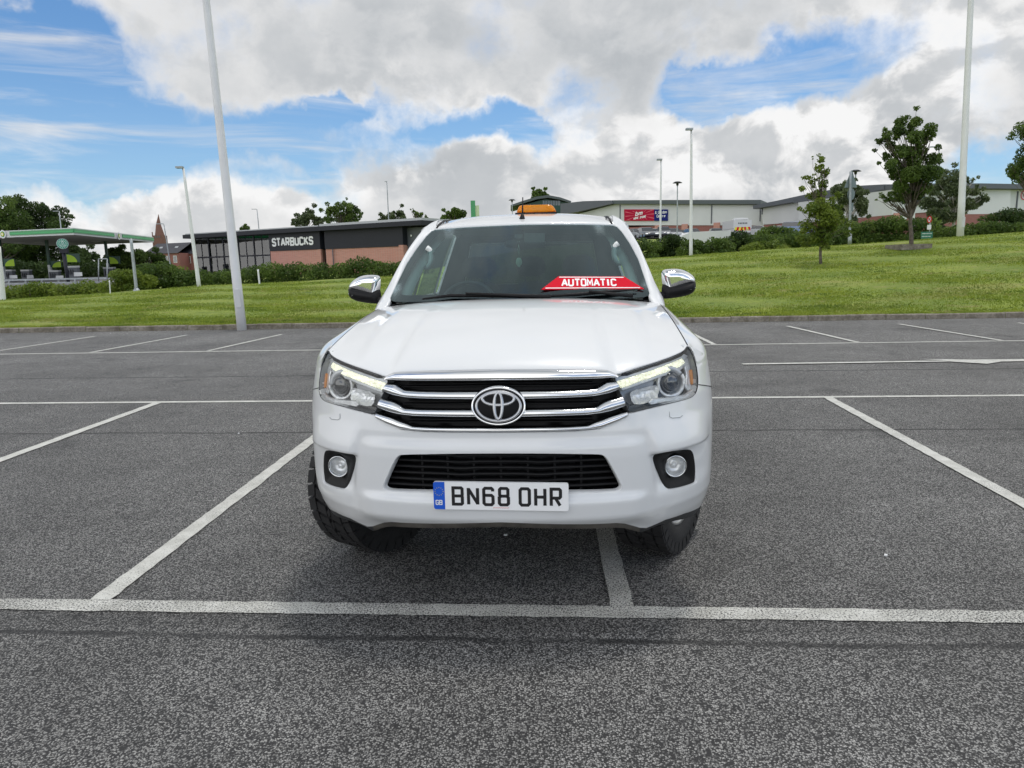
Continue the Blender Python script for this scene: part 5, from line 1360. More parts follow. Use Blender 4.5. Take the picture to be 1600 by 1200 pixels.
px_tree('broadleaf_tree', 'round green tree seen between canopy column and steel post', 'tree', 184, 440, 105, [(184, 396, 14), (172, 404, 12), (198, 402, 12), (184, 414, 16), (206, 412, 12)], 9000, .17, M['leaf_mid'], .25, 124, 'dark trees behind the filling station')
px_tree('broadleaf_tree', 'low spreading tree in front of the slate-roofed terrace', 'tree', 236, 440, 100, [(232, 400, 14), (220, 406, 12), (246, 404, 13), (258, 414, 10), (232, 416, 16), (250, 424, 14), (214, 420, 12)], 9000, .16, M['leaf_mid'], .25, 125, 'dark trees behind the filling station')
for i, (lab, bx_, by_, ds, bl, n_, mt_) in enumerate((
    ('sparse tree behind the coffee shop roof, left of the densest one', 480, 380, 120, [(482, 338, 10), (476, 345, 12), (492, 345, 10), (464, 347, 8), (500, 349, 7), (488, 332, 6)], 3200, 'leaf_birch'),
    ('densest rounded tree behind the coffee shop roof', 535, 380, 115, [(534, 326, 13), (520, 330, 10), (548, 330, 12), (528, 340, 14), (546, 342, 14), (558, 340, 8), (516, 343, 9), (538, 318, 6)], 5200, 'leaf_mid'),
    ('thin tree behind the right end of the coffee shop roof', 612, 380, 120, [(600, 341, 7), (612, 338, 8), (625, 334, 8), (630, 342, 7), (618, 344, 8)], 2600, 'leaf_birch'),
    ('narrow tree between the coffee shop and the pickup', 652, 385, 95, [(652, 338, 8), (650, 350, 11), (660, 352, 10), (655, 364, 12), (668, 345, 7), (646, 330, 3)], 3600, 'leaf_mid'),
    ('tree showing above the left side of the pickup roof', 712, 380, 110, [(712, 331, 9), (702, 336, 8), (722, 333, 8), (694, 339, 6), (712, 340, 10)], 2800, 'leaf_mid'),
    ('tree top behind the curved green roof', 842, 340, 210, [(842, 300, 7), (836, 304, 7), (850, 304, 6)], 1500, 'leaf_mid'),
    ('dark little tree top over the left end of the coffee shop roof', 383, 390, 125, [(383, 356, 5), (379, 358, 4), (388, 359, 4)], 700, 'leaf_mid'))):
    px_tree('distant_tree', lab, 'tree', bx_, by_, ds, bl, n_, .17 * ds / 110, M[mt_], .18, 140 + i * 3, 'trees on the skyline')
# hedges and shrubs along the top of the bank
hedge('hedge', 'long mixed hedge in front of the filling station', 'hedge', [(-60, 452), (30, 450), (60, 444), (100, 446), (130, 443), (175, 447)], 42, 40, .3, 1.6, 15000, .055, M['leaf_light'], 201)
hedge('hedge', 'dark overgrown hedge behind the fuel pumps', 'hedge', [(-60, 412), (0, 408), (60, 410), (120, 408), (160, 412), (225, 416)], 112, 112, .5, 4.5, 15000, .16, M['leaf_dark'], 202)
hedge('shrub', 'light green shrub at the foot of the steel post', 'shrub', [(172, 438), (185, 428), (200, 423), (222, 428), (232, 440)], 39, 39, .2, 1.3, 6500, .05, M['leaf_light'], 203, 'shrubs left of the coffee shop')
hedge('shrub', 'dark green shrub between steel post and left lighting column', 'shrub', [(218, 432), (235, 415), (258, 411), (275, 420), (300, 424), (322, 430)], 41, 41, .2, 1.5, 9000, .05, M['leaf_mid'], 205, 'shrubs left of the coffee shop')
hedge('shrub', 'yellow-green shrub peeping over the dark shrubs beside the terrace', 'shrub', [(262, 420), (270, 414), (280, 417), (284, 424)], 46, 46, .2, 1.0, 1800, .045, M['leaf_light'], 207, 'shrubs left of the coffee shop')
hedge('hedge', 'long dark hedge in front of the coffee shop', 'hedge', [(306, 427), (340, 424), (380, 421), (430, 414), (450, 416), (480, 413), (500, 419), (525, 416), (548, 407), (565, 406), (590, 411), (620, 410), (660, 408)], 46, 43, .3, 1.9, 26000, .055, M['leaf_mid'], 209)
for i, (lab, tp, d0, n_, mt_) in enumerate((
    ('dark shrub beside the windscreen pillar, lowest of the right-hand row', [(985, 386), (1000, 377), (1014, 372), (1026, 384)], 40, 4500, 'leaf_mid'),
    ('tall dark shrub in front of the parked silver cars', [(1026, 382), (1040, 366), (1056, 368), (1068, 384)], 41, 6000, 'leaf_dark'),
    ('bright shrub behind the base of the middle lighting column', [(1062, 384), (1078, 374), (1092, 378), (1100, 388)], 40, 3800, 'leaf_mid'),
    ('broad shrub below the white trailer', [(1092, 386), (1108, 374), (1125, 375), (1142, 382)], 41, 5000, 'leaf_mid'),
    ('dark upright shrub at the right end of the white trailer', [(1138, 378), (1150, 362), (1160, 362), (1170, 376)], 43, 4500, 'leaf_dark'),
    ('low light green shrubs right of the white trailer', [(1160, 388), (1180, 378), (1205, 377), (1225, 386)], 40, 4500, 'leaf_light'),
    ('rounded shrub left of the narrow young tree', [(1215, 380), (1230, 366), (1250, 364), (1268, 374)], 41, 5500, 'leaf_mid'))):
    hedge('shrub', lab, 'shrub', tp, d0, d0, .25, 1.3, n_, .05, M[mt_], 220 + i * 4, 'shrubs right of the pickup')
hedge('hedge', 'clipped flat-topped hedge behind the right-hand shrubs', 'hedge', [(1164, 369), (1200, 367), (1262, 366)], 56, 56, .3, 1.4, 6500, .06, M['leaf_mid'], 251, rag=.03)
hedge('hedge', 'domed hedge in front of the blue estate car', 'hedge', [(1186, 364), (1200, 356), (1222, 354), (1240, 360), (1248, 367)], 62, 62, .3, 1.6, 5000, .07, M['leaf_mid'], 253, rag=.03)
hedge('hedge', 'long hedge between the road sign and the green board', 'hedge', [(1262, 374), (1300, 368), (1330, 350), (1345, 346), (1380, 344), (1392, 342), (1410, 344), (1450, 346)], 46, 44, .3, 1.6, 20000, .055, M['leaf_mid'], 255)
hedge('hedge', 'hedge right of the tall lighting column', 'hedge', [(1455, 360), (1480, 356), (1510, 352), (1540, 349), (1580, 350), (1640, 348)], 45, 43, .3, 1.6, 14000, .055, M['leaf_mid'], 257)
hedge('shrub', 'dark domed shrub near the right edge, against the brick wall', 'shrub', [(1546, 340), (1556, 331), (1580, 329), (1596, 333), (1604, 342)], 60, 60, .3, 2.0, 4500, .08, M['leaf_dark'], 259)

# ================================================================== BUILDINGS BEYOND
M['slate'] = mat('slate', (.045, .045, .055), .7, var=.2, vscale=1.0)
M['clad_dark'] = mat('dark_cladding', (.017, .019, .028), .5, spec=.3, var=.06, vscale=.5)
M['clad_white'] = mat('white_cladding', (.60, .615, .62), .5, var=.03, vscale=.3)
M['clad_grey'] = mat('grey_cladding', (.10, .11, .13), .5)
M['roof_green'] = mat('green_grey_roof', (.10, .118, .122), .6, spec=.3)
M['roof_metal'] = mat('roof_metal', (.42, .44, .46), .4, .3)
M['dark_glass'] = mat('dark_glass', (.05, .06, .065), .06, spec=.9, coat=1.0)
M['green'] = mat('station_green', (.010, .26, .075), .35, coat=.4); M['dark_green'] = mat('dark_green', (.006, .055, .035), .4)
M['lime'] = mat('lime_green', (.33, .52, .01), .5); M['yellow'] = mat('sign_yellow', (.80, .72, .05), .5); M['soffit'] = mat('soffit', (.50, .49, .46), .7)
def brick(name, c1, c2, mortar, sc=1.0):
    m = D.materials.new(name); m.use_nodes = True; t = NT(m.node_tree); p = t.n['Principled BSDF']; co = t.add('ShaderNodeTexCoord').outputs['Object']
    sx = t.add('ShaderNodeSeparateXYZ', {0: co}); v = t.add('ShaderNodeCombineXYZ', {0: t.math('ADD', sx.outputs[0], sx.outputs[1]), 1: sx.outputs[2], 2: 0.0})
    b = t.add('ShaderNodeTexBrick', {'Vector': v.outputs[0], 'Color1': (*c1, 1), 'Color2': (*c2, 1), 'Mortar': (*mortar, 1), 'Scale': sc, 'Mortar Size': .010, 'Brick Width': .225, 'Row Height': .075})
    n = t.noise(co, 1.2, 5, .6); t.put(p.inputs['Base Color'], t.mix(t.mapr(n, .3, .7, 0, .3), b.outputs[0], c2)); p.inputs['Roughness'].default_value = .85; return m
M['brick'] = brick('red_brick', (.46, .19, .15), (.56, .25, .20), (.46, .36, .31)); M['brick_dark'] = brick('dark_brick', (.24, .075, .065), (.30, .10, .085), (.28, .2, .18))
class Wall:                                              # upright plane through two places; elements are laid out on it at their real size
    def __init__(s, pa, da, pb, db):
        a = at(pa, 400, da); b = at(pb, 400, db); s.a = a[:2]; d = b[:2] - a[:2]; s.L = np.linalg.norm(d); s.d = d / s.L; s.n = np.array([s.d[1], -s.d[0]])
        if s.n[1] > 0: s.n = -s.n
    def uz(s, px, py):
        r = pray(px, py); t_ = ((s.a) @ s.n) / (r[:2] @ s.n); p = r * t_; return (p[:2] - s.a) @ s.d, CAMH + p[2]
    def P(s, u, z, off=0.0): q = s.a + s.d * u + s.n * off; return (q[0], q[1], z)
    def poly(s, mb, pts, f, b, m=0, uz=False):
        q = [p if uz else s.uz(*p) for p in pts]; n = len(q)
        A = mb.vadd([s.P(u, z, f) for u, z in q]); B_ = mb.vadd([s.P(u, z, b) for u, z in q])
        mb.face([A + i for i in range(n)], m); mb.face([B_ + i for i in range(n)][::-1], m)
        for i in range(n): mb.face([A + i, B_ + i, B_ + (i + 1) % n, A + (i + 1) % n], m)
    def rect(s, mb, u0, z0, u1, z1, f, b, m=0): s.poly(mb, [(u0, z0), (u1, z0), (u1, z1), (u0, z1)], f, b, m, True)
def wthing(name, loc, label, cat, group=None):
    o = thing(name, tuple(loc), label, cat, group); return o, Matrix.Translation(-Vector(loc))
def wb(mb, name, mt, root, xf): return mb.build(name, mt, root, xf=xf)
# ---- coffee shop
W = Wall(303, 90, 630, 73); zg = float(terrain(*W.P(W.L * .5, 0)[:2])) - .3
cs, X = wthing('coffee_shop', (*W.P(W.L / 2, 0)[:2], zg), 'low coffee shop with black cladding over pink brick, glazed left end and STARBUCKS lettering', 'building')
uA, ztop = W.uz(304, 370); uS, _ = W.uz(421.5, 380); uE, _ = W.uz(501, 380); uR, zR = W.uz(630, 357); z_top = .5 * (ztop + zR); zsign0 = W.uz(460, 391)[1]
ua, ub = 0.2, W.L
mb = MB(); W.rect(mb, uS, zg, uE - .4, zsign0, 0, -8); W.rect(mb, uE - .6, zg, uE - .02, zsign0 + .02, .06, -.2); W.rect(mb, uE + .55, zg, ub, zsign0 - .02, -.15, -8); W.rect(mb, ub - .55, zg, ub + .05, zsign0 + .1, -.02, -.6)
wb(mb, 'brick_wall', M['brick'], cs, X)
mb = MB(); W.rect(mb, uS, zsign0, uE, z_top, .10, -8.0); wb(mb, 'sign_fascia', M['clad_dark'], cs, X)
mb = MB(); W.rect(mb, uE, zg, uE + .55, z_top, -.6, -8); W.rect(mb, uE + .55, zsign0 - .02 + .003, ub, z_top, -.05, -8.0); wb(mb, 'upper_wall', M['clad_dark'], cs, X)
R_ = MB(); W.rect(R_, ub + .003, zg, ub + .003 + 2.6, z_top - .1, -.8, -7); wb(R_, 'end_wall', M['clad_grey'], cs, X)
d_ = MB(); W.rect(d_, ub + .3, zg + .2, ub + 1.2, zsign0 - .3, -.7, -.81); wb(d_, 'door', M['clad_white'], cs, X)
for zz in (z_top - .9, z_top - 2.3): l_ = MB(); l_.box(W.P(ub + .55, zz, -.74), (.14, .14, .18)); wb(l_, 'wall_light', M['white_print'], cs, X)
for k, uu in enumerate((uE + .28, uE + 1.75)): l_ = MB(); l_.tube([W.P(uu, zg, .04 if k else -.5), W.P(uu, z_top if k == 0 else zsign0, .04 if k else -.5)], .06, 6); wb(l_, 'downpipe', M['clad_grey'], cs, X)
# roof: two slabs with a small step, light metal top
for (u0, u1, dz_) in ((-.8, uE + .3, 0.0), (uE + .303, ub + 3.0, .12)):
    mb = MB(); W.rect(mb, u0, z_top, u1, z_top + .46, .75, -9, 0); W.rect(mb, u0 + .1, z_top + .463, u1 - .1, z_top + .60 + dz_, .45, -8.5, 1); wb(mb, 'roof', [M['clad_dark'], M['roof_metal']], cs, X)
# glazed end: bays in two rows
n_b = 5; us_ = np.linspace(ua, uS - .02, n_b + 1); zm = zg + (z_top - zg) * .52
mb = MB(); W.rect(mb, ua, zg, uS - .05, zg + .15, -6, -6.2); W.rect(mb, ua, zg + .01, uS, zg + .04, -.3, -6); wb(mb, 'inner_floor', M['soffit'], cs, X)
M['shop_glass'] = thin_glass('shop_glass', (.55, .62, .62), 1.2, 1.5, base=.05)
for i in range(n_b):
    for (z0, z1) in ((zg + .1, zm), (zm, z_top)):
        f_ = MB(); w_ = .07; u0, u1 = us_[i] + .003, us_[i + 1] - .003; z0 += .003; z1 -= .003
        W.rect(f_, u0, z0, u0 + w_, z1, 0, -.12); W.rect(f_, u1 - w_, z0, u1, z1, 0, -.12); W.rect(f_, u0 + w_, z0, u1 - w_, z0 + w_, 0, -.12); W.rect(f_, u0 + w_, z1 - w_ * 1.4, u1 - w_, z1, 0, -.12)
        W.rect(f_, (u0 + u1) / 2 - .025, z0 + w_, (u0 + u1) / 2 + .025, z1 - w_ * 1.4, -.02, -.10)
        fr_ = wb(f_, 'window', M['clad_dark'], cs, X); g_ = MB(); W.rect(g_, u0 + w_, z0 + w_, u1 - w_, z1 - w_ * 1.4, -.07, -.08); wb(g_, 'pane', M['shop_glass'], fr_, X)
mb = MB(); W.rect(mb, ua, zg, uS, z_top, -7.8, -8); W.rect(mb, ua - .1, zg, ua, z_top, -.1, -.3); wb(mb, 'rear_wall', M['far_tarmac'], cs, X)
mb = MB()
for k in range(6): u0 = ua + .6 + k * (uS - ua - 1) / 5.5; W.rect(mb, u0, zg + .8, u0 + .9, zg + 1.3 + .5 * (k % 2), -3 - k % 3, -3.6 - k % 3)
wb(mb, 'counter', M['clad_grey'], cs, X)
lt = MB(); u0, z0 = W.uz(428, 384); u1, _ = W.uz(491.5, 380); z1 = W.uz(430, 373.5)[1]; hgt = (z1 - z0)
k_ = (u1 - u0) / (9 * 64 - 15) ; 
for rep in range(1): write(lt, 'STARBUCKS', u0, z0, hgt, lambda u, v, h=0: W.P(u, v, .16 + h), wd=23, adv=66, m=0, sx=(u1 - u0) / (9 * 66 * hgt / 79.0) * 1.02)
wb(lt, 'sign_lettering', M['white_print'], cs, X)
# ---- retail sheds (right)
W1 = Wall(880, 128, 1192, 112); zg1 = float(terrain(*W1.P(W1.L * .6, 0)[:2])) - .5
st, X = wthing('retail_shed', (*W1.P(W1.L / 2, 0)[:2], zg1), 'long white clad retail shed with dark eaves and a red bm home store sign', 'building')
mb = MB(); W1.poly(mb, [(905, 334), (961, 319), (1190, 320), (1190, 352), (905, 352)], 0, -20); wb(mb, 'white_wall', M['clad_white'], st, X)
mb = MB(); zb1 = W1.uz(1050, 352)[1]; u0 = W1.uz(905, 340)[0]; u1 = W1.uz(1190, 340)[0]; W1.rect(mb, u0, zg1, u1, zb1 - .003, -.15, -19); wb(mb, 'brick_base', M['brick_dark'], st, X)
mb = MB(); W1.poly(mb, [(958, 313.5), (1040, 313), (1190, 312.8), (1190, 319.5), (958, 319)], .8, -20, 0); wb(mb, 'eaves', M['roof_green'], st, X)
mb = MB(); W1.poly(mb, [(880, 319), (915, 315), (958, 313.8), (961, 318.6), (905, 332), (890, 334), (880, 334)], 1.2, -18, 0); wb(mb, 'sloping_canopy', M['clad_grey'], st, X)
for px in (969, 1112, 1188): mb = MB(); u_, _ = W1.uz(px, 330); W1.rect(mb, u_ - .08, zb1, u_ + .08, W1.uz(px, 320)[1], .10, .003); wb(mb, 'downpipe', M['clad_grey'], st, X)
for px in (1028, 1070, 1120, 1150): mb = MB(); u_, _ = W1.uz(px, 360); W1.rect(mb, u_ - .5, zg1, u_ + .5, zb1 + .1, .2, -.14); wb(mb, 'brick_pier', M['brick'], st, X)
mb = MB(); W1.poly(mb, [(976, 327.3), (1022.6, 327.3), (1022.6, 345), (976, 345)], .25, .003, 0); W1.poly(mb, [(1022.8, 327.3), (1043.8, 327.3), (1043.8, 345), (1022.8, 345)], .25, .003, 1)
u0, z0 = W1.uz(977, 344.4); u1, z1 = W1.uz(1022, 327.9); uc, zc = (u0 + u1) / 2 + .1, (z0 + z1) / 2
for k in range(22):
    a = 2 * math.pi * k / 22
    def edge(a):
        c_, s_ = math.cos(a), math.sin(a); t_ = min(abs((u1 - u0) / 2 / c_) if abs(c_) > 1e-6 else 1e9, abs((z1 - z0) / 2 / s_) if abs(s_) > 1e-6 else 1e9); return uc + c_ * t_, zc + s_ * t_
    e1, e2 = edge(a), edge(a + .07); q = mb.vadd([W1.P(uc + (e1[0] - uc) * .3, zc + (e1[1] - zc) * .3, .258), W1.P(*e1, .258), W1.P(*e2, .258)]); mb.face([q, q + 1, q + 2], 3)
hh_ = z1 - z0
write(mb, 'bm', uc - hh_ * .48, zc + hh_ * .02, hh_ * .40, lambda u, v, h=0: W1.P(u, v + (u - uc) * .12, .27 + h), wd=19, adv=66, m=2, sx=1.15, slant=.25)
write(mb, 'HOME STORE', uc - hh_ * .70, zc - hh_ * .36, hh_ * .19, lambda u, v, h=0: W1.P(u, v + (u - uc) * .12, .27 + h), wd=22, adv=62, m=2, sx=.98, slant=.2)
u0b, _ = W1.uz(1024.5, 340); u1b, _ = W1.uz(1042.5, 340)
GL['a'] = [[(2, 46), (8, 52), (32, 52), (40, 44), (40, 0), (6, 0), (0, 6), (0, 20), (6, 27), (40, 27)]]; GL['r'] = [[(0, -4), (0, 52), (28, 52)]]; GL['d'] = [[(40, 80), (40, 0), (6, 0), (0, 7), (0, 44), (6, 50), (40, 50)]]
GL['e'] = [[(38, 4), (8, 0), (0, 8), (0, 44), (8, 52), (32, 52), (40, 44), (40, 28), (0, 28)]]; GL['n'] = [[(0, -4), (0, 52), (32, 52), (40, 44), (40, -4)]]; GL['t'] = [[(10, 76), (10, 8), (18, 0), (32, 0)], [(-4, 52), (30, 52)]]
sc_ = (u1b - u0b)
write(mb, '& Garden', u0b, zc + hh_ * .06, hh_ * .26, lambda u, v, h=0: W1.P(u, v, .27 + h), wd=15, adv=sc_ / 8 / (hh_ * .26 / 79), m=2)
write(mb, 'Centre', u0b + sc_ * .14, zc - hh_ * .34, hh_ * .26, lambda u, v, h=0: W1.P(u, v, .27 + h), wd=15, adv=sc_ / 8 / (hh_ * .26 / 79), m=2)
M['store_red'] = mat('store_red', (.42, .010, .045), .6, spec=.1); M['store_navy'] = mat('store_navy', (.015, .022, .16), .6, spec=.1); M['store_pink'] = mat('store_pink', (.62, .14, .18), .6, spec=.1)
wb(mb, 'store_sign', [M['store_red'], M['store_navy'], M['white_print'], M['store_pink']], st, X)
# curved green building left of it
W0 = Wall(798, 140, 892, 140); z0_ = float(terrain(*W0.P(3, 0)[:2])) - .5
gb, X = wthing('green_building', (*W0.P(W0.L / 2, 0)[:2], z0_), 'dark green building with a shallow curved roof behind the beacon', 'building')
mb = MB(); W0.poly(mb, [(845, 313), (852, 311), (886, 316), (886, 345), (812, 345), (812, 322)], 0, -12); W0.rect(mb, W0.uz(812, 345)[0] + .02, z0_ - 1, W0.uz(886, 345)[0] - .02, W0.uz(850, 346.5)[1], -.05, -11.9); wb(mb, 'wall', M['dark_green'], gb, X)
mb = MB(); W0.poly(mb, [(798, 321), (815, 315), (838, 308), (856, 305.5), (875, 309), (892, 315), (891, 318), (874, 312.5), (856, 309.5), (838, 312), (815, 319), (800, 323)], 1, -13); wb(mb, 'roof', M['roof_green'], gb, X)
for k in range(7): f_ = MB(); px = 848 + k * 4; W0.poly(f_, [(px, 313.5), (px + 3, 313.7), (px + 3, 321), (px, 321)], .06, .003); wb(f_, 'window', M['dark_glass'], gb, X)
# second shed
W2 = Wall(1186, 110, 1394, 82); W3 = Wall(1393, 82, 1700, 90)
s2, X = wthing('retail_shed', (*W2.P(W2.L, 0)[:2], float(terrain(*W2.P(W2.L, 0)[:2])) - .5), 'nearer white retail shed with rising dark roof edge and red brick base', 'building')
zb_a = [(1192, 350), (1340, 340), (1393, 335.6)]
mb = MB(); W2.poly(mb, [(1190, 326), (1266, 312), (1340, 299), (1392, 296), (1392, 335.6), (1340, 340), (1192, 351)], 0, -16); wb(mb, 'white_wall', M['clad_white'], s2, X)
mb = MB(); W2.poly(mb, [(1192, 351.2), (1340, 340.2), (1392, 335.8), (1392, 368), (1192, 370)], -.12, -15); wb(mb, 'brick_base', M['brick_dark'], s2, X)
mb = MB(); W2.poly(mb, [(1185, 321), (1225, 313), (1267, 304), (1305, 297), (1345, 290.5), (1392, 288), (1392, 296.5), (1340, 299.5), (1266, 312.5), (1185, 326.5)], .9, -17); wb(mb, 'roof_edge', M['clad_grey'], s2, X)
mb = MB(); W3.poly(mb, [(1393.3, 296), (1524, 295), (1620, 296.5), (1690, 297), (1690, 331), (1600, 330.5), (1444, 332), (1393.3, 335.6)], 0, -16); wb(mb, 'white_wall', M['clad_white'], s2, X)
mb = MB(); W3.poly(mb, [(1393.3, 335.8), (1444, 332.2), (1600, 330.7), (1690, 331.2), (1690, 368), (1393.3, 368)], -.12, -15); wb(mb, 'brick_base', M['brick_dark'], s2, X)
mb = MB(); W3.poly(mb, [(1393, 288), (1524, 287.8), (1620, 289.5), (1692, 290.5), (1692, 298), (1620, 297), (1524, 295.4), (1393, 296.4)], .9, -17); wb(mb, 'roof_edge', M['clad_grey'], s2, X)
for px, W_ in ((1192, W2), (1266, W2), (1590, W3)): mb = MB(); u_, zt2 = W_.uz(px, 313 if px < 1300 else 299); W_.rect(mb, u_ - .08, W_.uz(px, 335)[1], u_ + .08, zt2 - (1.2 if px == 1192 else 0), .10, .003); wb(mb, 'downpipe', M['clad_grey'], s2, X)
for px in (1360, 1400, 1508, 1550): mb = MB(); W_ = W2 if px < 1390 else W3; u_, zz = W_.uz(px, 338); W_.rect(mb, u_ - .35, zz - 3, u_ + .35, zz + .35, .15, -.11); wb(mb, 'brick_pier', M['brick'], s2, X)
mb = MB(); W3.poly(mb, [(1430, 305), (1443, 305), (1443, 320), (1430, 320)], .25, .003, 0)
u_, z_ = W3.uz(1436.5, 309.5); q = mb.vadd([W3.P(u_ + .30 * math.cos(a), z_ + .34 * math.sin(a), .26) for a in np.linspace(0, 2 * math.pi, 20, endpoint=False)]); mb.face([q + i for i in range(20)], 1); stroke(mb, [(u_ + .15, z_ + .12), (u_ - .1, z_ + .1), (u_ - .1, z_ - .12), (u_ + .14, z_ - .12), (u_ + .14, z_)], .06, lambda u, v, h=0: W3.P(u, v, .27), 2)
M['sky_blue'] = mat('sign_blue', (.03, .35, .70), .4); wb(mb, 'round_blue_sign', [M['plate_black'], M['sky_blue'], M['white_print']], s2, X)
mb = MB(); u_, z_ = W3.uz(1600, 305); pts = [(u_ + .5 * math.cos(a), z_ + .5 * math.sin(a)) for a in np.linspace(0, 2 * math.pi, 25)]; stroke(mb, pts, .12, lambda u, v, h=0: W3.P(u, v, .05), 0); stroke(mb, [(u_ - .15, z_ - .2), (u_ - .15, z_ + .2)], .09, lambda u, v, h=0: W3.P(u, v, .05), 0); wb(mb, 'ring_sign', mat('ring_red', (.55, .03, .08), .5), s2, X)
mb = MB(); W3.poly(mb, [(1407, 335), (1414, 335), (1414, 343), (1407, 343)], .3, .0, 0); wb(mb, 'notice_board', M['clad_white'], s2, X)
# ---- church and terrace
ch, X = wthing('church', at(251, 430, 260), 'distant red sandstone church with a tall pointed spire', 'church')
sb = mat('red_sandstone', (.17, .085, .07), .85, var=.15, vscale=.2); A0 = at(251, 380, 260); wpx = 260 / FPX
mb = MB(); zt_, zb2 = at(251, 368, 260)[2], at(251, 440, 260)[2]; mb.box((A0[0], 260, (zt_ + zb2) / 2), (15 * wpx, 15 * wpx, zt_ - zb2)); 
for sx_ in (-1, 1): mb.box((A0[0] + sx_ * 7.6 * wpx, 260 - 7.4 * wpx, (zt_ + zb2) / 2 + .6), (1.6 * wpx, 1.6 * wpx, zt_ - zb2 + 1.2), taper=.7)
wb(mb, 'tower', sb, ch, X)
mb = MB(); ap = at(247.6, 335, 260); mb.tube([(A0[0], 260, zt_ + .002), (A0[0] - .5 * wpx, 260, zt_ + (ap[2] - zt_) * .5), (ap[0], 260, ap[2])], [7.2 * wpx, 3.8 * wpx, .05], 8, smooth=False); wb(mb, 'spire', sb, ch, X)
mb = MB()
for dx in (-3, 0, 3): mb.box((A0[0] + dx * wpx, 260 - 7.55 * wpx, zt_ - 2.2 * wpx), (1.3 * wpx, .1, 3 * wpx))
wb(mb, 'belfry_opening', M['clad_grey'], ch, X)
for i, (x0, x1, ytop, lab) in enumerate(((226, 280, 380, 'slate-roofed red brick terrace house below the church spire'), (280.6, 318, 379, 'slate-roofed red brick terrace house beside the coffee shop'))):
    Wt = Wall(x0, 150, x1, 146); hr, X = wthing('terrace_house', at((x0 + x1) / 2, 420, 150), lab, 'house', 'terrace houses below the church')
    u1 = Wt.L; zt_ = Wt.uz(x0 + 5, ytop)[1]; ze = Wt.uz(x0 + 5, 397)[1]; zb2 = ze - 5.5
    mb = MB(); Wt.rect(mb, 0, zb2, u1, ze, 0, -7); wb(mb, 'wall', M['brick_dark'], hr, X)
    mb = MB(); mb.grid([[Wt.P(-.2, ze + .004, .3), Wt.P(u1 + .0, ze + .004, .3)], [Wt.P(-.2, zt_, -3.5), Wt.P(u1, zt_, -3.5)], [Wt.P(-.2, ze + .004, -7.3), Wt.P(u1, ze + .004, -7.3)]], 0, False)
    q = mb.vadd([Wt.P(-.2, ze, .3), Wt.P(-.2, zt_, -3.5), Wt.P(-.2, ze, -7.3)]); mb.face([q, q + 1, q + 2]); roof_ = wb(mb, 'roof', M['slate'], hr, X)
    for k in range(2 if i == 0 else 1):
        s_ = MB(); uu = u1 * (.25 + .45 * k) + i; zc_ = ze + (zt_ - ze) * .5; s_.grid([[Wt.P(uu, zc_ - .35, -1.35), Wt.P(uu + .9, zc_ - .35, -1.35)], [Wt.P(uu, zc_ + .35, -1.75 - .15), Wt.P(uu + .9, zc_ + .35, -1.9)]], 0, False); s_ = MB() if False else s_
        wb(s_, 'skylight', M['roof_metal'], roof_, X)
    for k in range(4):
        f_ = MB(); uu = u1 * (.08 + .25 * k); Wt.rect(f_, uu, ze - 1.9, uu + 1.0, ze - .5, .04, .003); wi = wb(f_, 'window', M['white_print'], hr, X); g_ = MB(); Wt.rect(g_, uu + .1, ze - 1.8, uu + .9, ze - .6, .06, .043); wb(g_, 'pane', M['dark_glass'], wi, X)
# ---- filling station canopy
zc1, zc0 = at(115, 355.8, 79)[2], at(115, 366.8, 79)[2]
def dist_z(px, py, z): d = pray(px, py); return (z - CAMH) / d[2] * d[1]
dR = dist_z(239.4, 370.3, zc1); C0 = at(115, 360, 79); Rr = at(239.4, 370, dR); dL = dist_z(0, 361, zc1); Lp = at(0, 360, dL); dv = (Lp - C0)[:2]; Lp2 = C0[:2] + dv * 1.75
zgl = float(terrain(C0[0], C0[1])) 
fs, X = wthing('filling_station_canopy', (C0[0], C0[1], zgl), 'flat white forecourt canopy with bright green fascia bands and dark green columns', 'canopy')
Bk = Lp2 + (Rr[:2] - C0[:2])
mb = MB(); Q = [C0[:2], Rr[:2], Bk, Lp2]
a_ = mb.vadd([(q[0], q[1], zc0) for q in Q]); b_ = mb.vadd([(q[0], q[1], zc1) for q in Q]); mb.face([a_ + i for i in range(4)][::-1], 1); mb.face([b_ + i for i in range(4)], 0)
for i in range(4): mb.face([a_ + i, a_ + (i + 1) % 4, b_ + (i + 1) % 4, b_ + i], 0)
wb(mb, 'canopy_slab', [M['clad_white'], M['soffit']], fs, X)
class PlanWall(Wall):
    def __init__(s, a, b): s.a = np.array(a[:2]); d = np.array(b[:2]) - s.a; s.L = np.linalg.norm(d); s.d = d / s.L; s.n = np.array([s.d[1], -s.d[0]]); s.n = s.n if s.n @ (-s.a) > 0 else -s.n
WL = PlanWall(Lp2, C0); WR = PlanWall(C0, Rr); hz = zc1 - zc0
